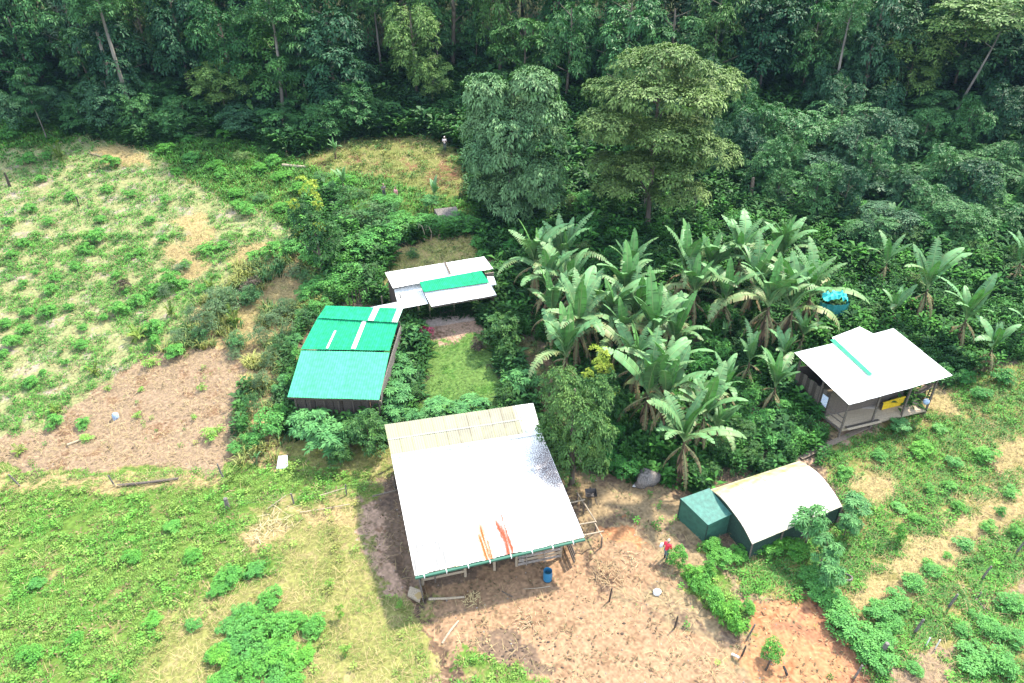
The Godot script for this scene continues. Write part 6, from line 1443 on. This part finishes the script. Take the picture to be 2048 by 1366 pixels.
	# shrubs under and around the bananas
	for p in [Vector4(22.90, -41.08, 2.08, 1.64), Vector4(22.18, -42.19, 1.87, 1.89), Vector4(20.10, -41.43, 2.09, 1.80), Vector4(18.23, -40.19, 2.30, 1.98), Vector4(16.39, -38.74, 2.72, 2.37), Vector4(18.42, -38.27, 2.27, 2.14), Vector4(20.35, -38.74, 1.83, 1.80), Vector4(14.53, -36.88, 3.13, 2.09), Vector4(12.37, -34.89, 2.23, 1.82), Vector4(16.62, -36.88, 2.26, 1.82), Vector4(13.53, -35.54, 2.02, 1.57), Vector4(25.57, -47.69, 1.45, 1.47), Vector4(16.99, -47.69, 2.39, 2.04), Vector4(14.89, -45.40, 2.82, 1.98), Vector4(15.66, -40.19, 2.30, 1.62), Vector4(5.69, -39.70, 3.18, 2.19), Vector4(6.82, -38.27, 3.15, 2.14), Vector4(6.79, -36.43, 2.25, 1.73), Vector4(7.72, -35.54, 2.24, 1.71), Vector4(18.09, -42.45, 2.10, 1.67), Vector4(25.76, -49.49, 1.94, 1.67), Vector4(28.77, -52.04, 1.49, 2.16), Vector4(31.08, -54.74, 2.01, 2.68), Vector4(32.03, -49.49, 1.94, 2.09), Vector4(34.27, -48.88, 1.94, 1.83), Vector4(31.18, -52.70, 1.98, 2.18), Vector4(33.90, -45.40, 1.90, 1.58), Vector4(35.96, -43.24, 1.41, 1.54), Vector4(38.75, -44.85, 1.89, 1.97), Vector4(35.61, -44.85, 1.66, 1.41), Vector4(-0.19, -61.55, 2.60, 2.13), Vector4(3.81, -64.94, 2.66, 3.01), Vector4(7.90, -65.82, 2.67, 3.04), Vector4(11.33, -64.94, 2.66, 3.01), Vector4(15.49, -65.82, 2.67, 3.04), Vector4(18.18, -64.06, 2.64, 2.98), Vector4(23.31, -66.72, 2.69, 3.58), Vector4(26.38, -63.21, 3.14, 3.45), Vector4(27.79, -58.39, 3.05, 3.26), Vector4(29.60, -56.89, 2.53, 2.75), Vector4(6.57, -61.55, 2.60, 3.38), Vector4(9.86, -60.74, 2.59, 3.16), Vector4(13.22, -60.74, 2.59, 3.16), Vector4(32.08, -59.94, 2.58, 3.32), Vector4(39.67, -63.21, 3.14, 3.94), Vector4(41.57, -59.94, 3.08, 3.80), Vector4(46.94, -64.94, 3.18, 4.51), Vector4(51.92, -67.64, 3.75, 4.64), Vector4(30.76, -67.64, 3.23, 4.64), Vector4(35.24, -65.82, 3.71, 4.56), Vector4(27.15, -69.53, 2.73, 4.21), Vector4(1.21, -58.39, 1.54, 1.86), Vector4(-0.63, -55.45, 1.52, 1.62), Vector4(0.70, -52.70, 1.49, 1.57), Vector4(27.85, -49.49, 1.46, 1.51)]:
		bush(p, "understorey_shrub", "green understorey shrub", "shrub", "shrubs under and around the bananas", lf[rng.randi() % 4] if rng.randf() < 0.6 else gl[rng.randi() % 4], M.leaf if rng.randf() < 0.55 else M.leaf_dark, true, 0.05)
	# two bushes with yellow shoots
	var tips := crown(ball_lobes(5, 0.3, 0.4), 60, 8, 0.26, 0.08, 0.08, gold, Color(0.36, 0.42, 0.06), 0.2, 0.5)
	for p in [Vector4(-17.86, -58.39, 8.90, 5.59), Vector4(6.01, -39.22, 7.15, 4.35), Vector4(6.99, -41.68, 3.87, 3.38)]:
		var o := bush(p, "yellow_tipped_tree", "dark bushy tree with yellow young shoots", "tree", "", gl[rng.randi() % 4], M.leaf_dark, true, 0.22)
		for k in 5:
			var a := 2.4 * k
			add_mesh(o, "young_shoot", tips, M.leaf, Vector3(cos(a) * p.w * (0.27 if k > 0 else 0.0), p.z * (0.96 - 0.12 * k), sin(a) * p.w * (0.27 if k > 0 else 0.0) + 0.2), Vector3.ONE * p.w * (0.2 if k == 0 else 0.11), a)


func tree(p: Vector4, called: String, base: String, mesh: Mesh, m: Material, trunk: Mesh, tm: Material, y0: float, group := "") -> Node3D:
	var o := plant(Vector2(p.x, p.y), called, base, "tree", group)
	var h := p.z
	add_mesh(o, "crown", mesh, m, Vector3(0, h * (y0 + 1.0) * 0.5, 0), Vector3(p.w * 0.5, h * (1.0 - y0) * 0.5, p.w * 0.5), rng.randf() * TAU)
	add_mesh(o, "trunk", trunk, tm, Vector3(0, -0.3, 0), Vector3(h, h * 0.93, h), rng.randf() * TAU)
	return o

func trees() -> void:
	var tk := [limbs(0.016, 7, 0.4, 0.32), limbs(0.02, 8, 0.35, 0.3), limbs(0.013, 6, 0.5, 0.25)]
	var d0 := Color(0.022, 0.075, 0.035); var d1 := Color(0.055, 0.135, 0.06); var f0 := Color(0.028, 0.105, 0.035); var f1 := Color(0.085, 0.21, 0.06); var y0 := Color(0.065, 0.14, 0.035); var y1 := Color(0.15, 0.25, 0.065); var g0 := Color(0.07, 0.125, 0.075); var g1 := Color(0.15, 0.22, 0.13)
	var dark := []; var fine := []; var col := []; var lay := []; var yel := []
	for k in 4:
		dark.append(crown(ball_lobes(11, 0.34, 0.5), 900, 7, 0.09, 0.048, 0.065, d0, d1))
		fine.append(crown(ball_lobes(13, 0.3, 0.44), 950, 7, 0.08, 0.04, 0.06, f0, f1))
	for k in 2:
		col.append(crown(ball_lobes(15, 0.28, 0.42, 0.45, -0.95), 1000, 7, 0.09, 0.046, 0.06, d0, f1))
		lay.append(crown(layer_lobes(11, 0.09, 0.45), 560, 9, 0.13, 0.04, 0.06, f0, Color(0.075, 0.18, 0.06), 0.55, 0.15))
		yel.append(crown(ball_lobes(12, 0.3, 0.46), 950, 7, 0.085, 0.04, 0.06, y0, y1))
	var pale := grain(mat(lin(0.30, 0.27, 0.23), 0.9, true), 0.03, 0.45, Vector3(1.2, 0.4, 1.2))
	# the two great trees in the middle
	var forked := []
	for l in [[-0.42, 0.72, 0.42], [0.36, 0.80, 0.42], [-0.3, 0.45, 0.5], [0.45, 0.42, 0.5], [0.0, 0.25, 0.55], [-0.52, 0.12, 0.46], [0.56, 0.05, 0.42], [-0.2, -0.1, 0.6], [0.55, -0.35, 0.46], [-0.5, -0.4, 0.46], [0.2, -0.55, 0.55], [-0.45, -0.75, 0.42], [0.62, -0.7, 0.38], [0.0, -0.9, 0.42]]:
		forked.append([Vector3(l[0], l[1] * 0.95, rng.randf_range(-0.4, 0.4)), Vector3(l[2], l[2] * 0.5, l[2])])
	var hero := crown(forked, 5200, 8, 0.056, 0.03, 0.045, Color(0.05, 0.14, 0.055), Color(0.16, 0.28, 0.12), 0.4, 0.35)
	for p in [Vector4(-0.10, -67.18, 15.79, 10.89)]: tree(p, "forked_tree", "big pale-leaved tree with a forked top behind the long house", hero, M.leaf, tk[1], M.bark, 0.1)
	var wide := []
	for i in 26:
		var y := lerpf(-0.85, 0.95, i / 25.0); var rr := sqrt(maxf(0.08, 1.0 - pow(maxf(0.0, y + 0.1), 2.0))) * (0.75 + 0.25 * smoothstep(-0.9, -0.2, y)); var a := 2.4 * i
		var s := rng.randf_range(0.22, 0.46)
		wide.append([Vector3(cos(a) * rr * rng.randf_range(0.3, 0.8), y * 0.9 + rng.randf_range(-0.08, 0.08), sin(a) * rr * rng.randf_range(0.3, 0.8)), Vector3(s, s * rng.randf_range(0.3, 0.5), s)])
	var hero2 := crown(wide, 6500, 8, 0.043, 0.02, 0.038, Color(0.06, 0.125, 0.035), Color(0.17, 0.25, 0.075), 0.35, 0.35)
	for p in [Vector4(13.47, -65.82, 18.51, 16.71)]: tree(p, "wide_tree", "wide spreading yellow-green tree with layered branches", hero2, M.leaf, limbs(0.014, 14, 0.25, 0.36), M.bark, 0.18)
	# the tree over the barn's right edge
	var near := crown(ball_lobes(15, 0.28, 0.5), 2600, 8, 0.062, 0.034, 0.045, Color(0.035, 0.105, 0.03), Color(0.12, 0.22, 0.055), 0.35, 0.4)
	for p in [Vector4(3.94, -35.19, 8.81, 5.37)]: tree(p, "yard_tree", "dense round tree overhanging the barn's right edge", near, M.leaf, tk[1], M.bark, 0.04)
	# bare white-branched tree and thin pale trunks
	var bare := limbs(0.012, 12, 0.5, 0.3, 0.05, true)
	var sparse := crown(layer_lobes(9, 0.1, 0.7), 130, 8, 0.13, 0.06, 0.08, g0, g1, 0.3, 0.2)
	for p in [Vector4(25.00, -98.00, 11.12, 11.99)]: 
		var o := tree(p, "white_branched_tree", "thin-leaved tree with white bare branches", sparse, M.leaf_grey, bare, pale, 0.62)
		(o.get_node("trunk") as Node3D).scale = Vector3(p.z, p.z * 0.97, p.z)
	for p in [Vector4(-56.32, -96.00, 12.20, 7.41), Vector4(34.66, -100.00, 9.59, 5.82), Vector4(15.62, -101.00, 8.24, 7.22)]: tree(p, "half_bare_tree", "half-bare tree with pale twisted branches", sparse, M.leaf_grey, bare, pale, 0.6)
	for p in [Vector4(-46.95, -88.00, 19.24, 8.27), Vector4(-49.42, -90.00, 18.12, 7.35), Vector4(-28.15, -89.00, 17.46, 9.01), Vector4(-17.59, -99.00, 12.61, 7.56), Vector4(39.93, -90.00, 15.08, 4.62), Vector4(32.55, -96.00, 14.94, 6.68)]: tree(p, "tall_forest_tree", "very tall tree with bare pale trunk", fine[rng.randi() % 4], M.leaf, limbs(0.015, 5, 0.75, 0.16), pale, 0.62)
	for p in [Vector4(54.43, -88.00, 16.29, 12.93)]: tree(p, "leaning_tree", "tall tree on a thin pale leaning trunk", yel[0], M.leaf, limbs(0.011, 6, 0.66, 0.2, -0.16), pale, 0.62)
	for p in [Vector4(10.61, -71.30, 2.22, 2.68), Vector4(13.60, -68.58, 2.45, 3.65), Vector4(18.81, -68.58, 2.18, 3.13), Vector4(17.23, -71.50, 2.22, 2.68)]: 
		var o := plant(Vector2(p.x, p.y), "dead_branches", "bare white dead branches", "branches", "")
		add_mesh(o, "limb", bare, pale, Vector3.ZERO, Vector3.ONE * 3.6, p.x)
	# layered umbrella trees
	for p in [Vector4(-25.68, -90.00, 12.98, 9.36), Vector4(-57.21, -86.00, 8.52, 5.12), Vector4(-63.10, -99.00, 9.75, 9.62), Vector4(-23.81, -95.00, 8.09, 7.54)]: tree(p, "umbrella_tree", "layered tree with umbrella-like foliage", lay[rng.randi() % 2], M.leaf, limbs(0.009, 5, 0.6, 0.2), pale, 0.42)
	# front row of the forest, left to right
	for p in [Vector4(-49.00, -88.00, 6.76, 7.18), Vector4(-46.02, -87.00, 5.38, 5.39), Vector4(-53.29, -88.00, 3.74, 5.49), Vector4(-45.32, -92.00, 4.79, 7.51), Vector4(-40.34, -88.00, 4.33, 6.08), Vector4(-32.91, -87.00, 3.63, 6.66), Vector4(-32.80, -92.00, 4.79, 6.89), Vector4(-27.80, -86.00, 3.81, 6.59), Vector4(-22.92, -86.00, 4.40, 6.57), Vector4(-19.51, -88.00, 5.79, 7.22), Vector4(-17.65, -90.00, 3.37, 6.83), Vector4(-15.30, -90.00, 1.85, 5.64), Vector4(-7.96, -93.00, 1.86, 7.06), Vector4(-11.17, -94.00, 3.20, 5.78), Vector4(-26.87, -90.00, 3.97, 5.57), Vector4(-57.61, -90.00, 4.56, 5.55), Vector4(-41.58, -86.00, 3.81, 4.19), Vector4(-61.28, -87.00, 5.38, 4.19)]:
		tree(p, "forest_edge_tree", "dark green forest edge tree", fine[rng.randi() % 4] if rng.randf() < 0.5 else dark[rng.randi() % 4], M.leaf if rng.randf() < 0.6 else M.leaf_grey, tk[rng.randi() % 3], M.bark, 0.08, "trees along the forest edge")
	for p in [Vector4(-35.99, -90.00, 7.47, 7.88), Vector4(-39.54, -97.00, 9.21, 7.60), Vector4(-12.25, -93.00, 12.88, 7.80), Vector4(-10.12, -92.00, 7.14, 5.55), Vector4(49.91, -92.00, 10.54, 9.06), Vector4(39.17, -97.00, 8.63, 7.00), Vector4(61.41, -96.00, 10.80, 7.47)]:
		tree(p, "yellow_green_tree", "yellow-green forest tree", yel[rng.randi() % 2], M.leaf, tk[rng.randi() % 3], M.bark, 0.22, "yellow-green trees in the forest")
	for p in [Vector4(-9.88, -98.00, 8.46, 5.13), Vector4(40.94, -94.00, 10.37, 6.76), Vector4(37.98, -95.00, 5.73, 5.73), Vector4(-4.84, -100.00, 7.52, 5.89), Vector4(6.92, -99.00, 6.79, 6.52), Vector4(-22.01, -100.00, 6.31, 5.93), Vector4(51.63, -88.00, 5.50, 6.63), Vector4(31.06, -99.00, 6.79, 7.18), Vector4(47.36, -96.00, 7.63, 5.71), Vector4(48.00, -85.00, 3.41, 5.96)]:
		tree(p, "vine_draped_tree", "tall vine-draped tree", col[rng.randi() % 2], M.leaf if rng.randf() < 0.4 else M.leaf_dark, tk[2], M.bark, 0.02, "vine-draped trees")
	# pale big-leaved thicket right of the wide tree
	for p in [Vector4(32.11, -80.00, 6.55, 8.36), Vector4(37.91, -82.00, 6.22, 9.68), Vector4(41.56, -80.00, 4.62, 7.91), Vector4(29.85, -78.00, 3.90, 7.24), Vector4(33.68, -76.00, 3.76, 7.65), Vector4(37.84, -75.00, 3.15, 8.15), Vector4(42.75, -76.00, 2.65, 7.16), Vector4(45.62, -75.00, 2.60, 7.09), Vector4(26.32, -76.00, 2.09, 6.64), Vector4(29.58, -72.00, 1.95, 5.85), Vector4(50.18, -77.00, 3.27, 8.31), Vector4(53.15, -76.00, 4.31, 7.08), Vector4(55.24, -74.00, 3.11, 7.00), Vector4(26.39, -82.00, 3.68, 6.95), Vector4(50.04, -70.00, 1.39, 6.81), Vector4(53.10, -68.00, 1.43, 6.15), Vector4(46.04, -70.00, 0.84, 6.31), Vector4(12.83, -78.00, 1.06, 7.38), Vector4(7.33, -80.00, 0.02, 6.99), Vector4(21.64, -80.00, 1.78, 7.48), Vector4(42.26, -71.00, 0.84, 5.31), Vector4(33.11, -71.00, 1.39, 5.82), Vector4(37.48, -70.00, 1.39, 5.23)]:
		tree(p, "thicket_tree", "low big-leaved tree in the thicket", dark[rng.randi() % 4] if rng.randf() < 0.5 else fine[rng.randi() % 4], M.leaf_grey if rng.randf() < 0.25 else M.leaf, tk[rng.randi() % 3], M.bark, 0.0, "thicket right of the wide tree")
	for k in 60:
		var d := rng.randf_range(50.0, 80.0); var x := rng.randf_range(3.0, 0.62 * d + 12.0)
		if d < 56.0 and x > 19.0 and x < 33.0: continue
		bush(Vector4(x, -d, rng.randf_range(1.6, 3.6), rng.randf_range(1.6, 3.4)), "understorey_shrub", ["green understorey shrub", "fine-leaved understorey shrub", "dark understorey shrub"][k % 3], "shrub", "shrubs under and around the bananas", [S.lf, S.olives, S.gl][k % 3][rng.randi() % 2], [M.leaf, M.leaf_lime, M.leaf_dark][k % 3], true, 0.05)
	for k in 70:
		var d := rng.randf_range(63.0, 90.0); var x := rng.randf_range(13.0 if d > 75.0 else 26.0, 0.74 * d + 8.0)
		tree(Vector4(x, -d, rng.randf_range(2.6, 5.0) + (d - 63.0) * 0.17, rng.randf_range(3.2, 6.5)), "thicket_tree", "low big-leaved tree in the thicket" if k % 2 == 0 else "dark leafy thicket tree", dark[rng.randi() % 4] if k % 2 == 0 else fine[rng.randi() % 4], [M.leaf, M.leaf_grey, M.leaf_dark, M.leaf][k % 4], tk[rng.randi() % 3], M.bark, 0.0, "thicket right of the wide tree")
	# the dark forest behind
	for row in [[93.0, 11.5, 15.0], [99.0, 15.0, 20.0], [106.0, 18.0, 25.0], [115.0, 20.0, 28.0]]:
		var d: float = row[0]; var x: float = -d * 0.86
		while x < d * 0.86:
			x += rng.randf_range(5.0, 7.6)
			var pz := -d + rng.randf_range(-2.2, 2.2)
			if d < 95.0 and x > -17.0 and x < -1.0: continue
			var w := rng.randf_range(7.5, 11.5)
			var which := rng.randf()
			var cm: Mesh = dark[rng.randi() % 4] if which < 0.5 else (fine[rng.randi() % 4] if which < 0.75 else (col[rng.randi() % 2] if which < 0.9 else yel[rng.randi() % 2]))
			var tone := rng.randf()
			tree(Vector4(x, pz, rng.randf_range(row[1], row[2]), w), "forest_tree", "dark forest tree" if tone < 0.45 else "mid-green forest tree", cm, M.leaf_dark if tone < 0.45 else ([M.leaf, M.leaf_grey, M.leaf_gold][rng.randi() % 3]), tk[rng.randi() % 3], M.bark, 0.12, "trees of the forest behind")


# ---------------------------------------------------------------- labels: each plant is told apart by its nearest landmark
func name_the_plants() -> void:
	marks = [["the barn", Vector2(-1.29, -33.81)], ["the green-roofed house", Vector2(-13.54, -47.10)], ["the long house", Vector2(-6.54, -56.17)], ["the stilt house", Vector2(28.34, -44.85)], ["the growing hall", Vector2(16.82, -31.75)], ["the lawn", Vector2(-4.18, -46.53)], ["the blue drum", Vector2(2.10, -27.65)], ["the blue bag", Vector2(-29.62, -41.28)],
		["the leaning wire fence post", Vector2(-26.82, -35.02)], ["the thick grey fence post", Vector2(-18.62, -33.14)], ["the charred stump", Vector2(-55.95, -75.31)], ["the rock slab", Vector2(-6.83, -68.58)], ["the clearing", Vector2(-14.21, -80.04)], ["the turquoise tarpaulin", Vector2(27.52, -52.70)], ["the boulder", Vector2(9.03, -35.19)], ["the orange road", Vector2(15.83, -23.39)],
		["the right footpath", Vector2(22.86, -23.39)], ["the straw strip", Vector2(25.29, -29.43)], ["the plank path", Vector2(23.76, -39.22)], ["the bare field", Vector2(-28.59, -43.24)], ["the lower left corner", Vector2(-24.80, -23.09)], ["the pasture patch", Vector2(-14.16, -23.39)], ["the wide tree", Vector2(13.47, -65.82)], ["the forked tree", Vector2(-0.10, -67.18)],
		["the leaning pale trunk", Vector2(61, -88)], ["the white-branched tree", Vector2(29, -98)], ["the far left umbrella tree", Vector2(-63, -86)], ["the fallen pale trunk", Vector2(-25.23, -79.82)], ["the white-shirted person", Vector2(-8.03, -83.27)], ["the tall pale trunks", Vector2(-62, -97)], ["the reddish dead brush", Vector2(-50, -92)], ["the burnt stump", Vector2(-46.39, -71.30)], ["the tall grass", Vector2(-27.88, -74.57)], ["the left stake", Vector2(19.06, -34.89)], ["the right edge", Vector2(41.32, -48.88)], ["the upper right corner", Vector2(78, -100)], ["the far left edge", Vector2(-45.66, -55.45)]]
	var sets := {}
	for it in auto_items:
		var p: Vector3 = it[0].position
		var best := 1e9; var who := ["", Vector2.ZERO]
		for m in marks:
			var dd: float = Vector2(p.x, p.z).distance_to(m[1])
			if dd < best: best = dd; who = m
		var dx: float = p.x - who[1].x; var dz: float = p.z - who[1].y
		var way := "close to"
		if best > 1.2: way = ("right of" if dx > 0 else "left of") if absf(dx) > absf(dz) else ("in front of" if dz > 0 else "behind")
		var key: String = "%s|%s %s" % [it[1], way, who[0]]
		if not sets.has(key): sets[key] = []
		sets[key].append([best, it[0]])
	var nth := ["nearest", "second nearest", "third nearest", "fourth nearest", "fifth nearest", "sixth nearest", "seventh nearest", "eighth nearest", "ninth nearest", "tenth nearest", "eleventh nearest", "twelfth nearest", "thirteenth nearest", "fourteenth nearest", "fifteenth nearest", "sixteenth nearest"]
	for key in sets:
		var l: Array = sets[key]
		l.sort_custom(func(a, b): return a[0] < b[0])
		for i in l.size():
			var bits: PackedStringArray = (key as String).split("|")
			(l[i][1] as Node).set_meta("label", bits[0] + (" " if l.size() == 1 else ", " + nth[mini(i, 15)] + " ") + bits[1])
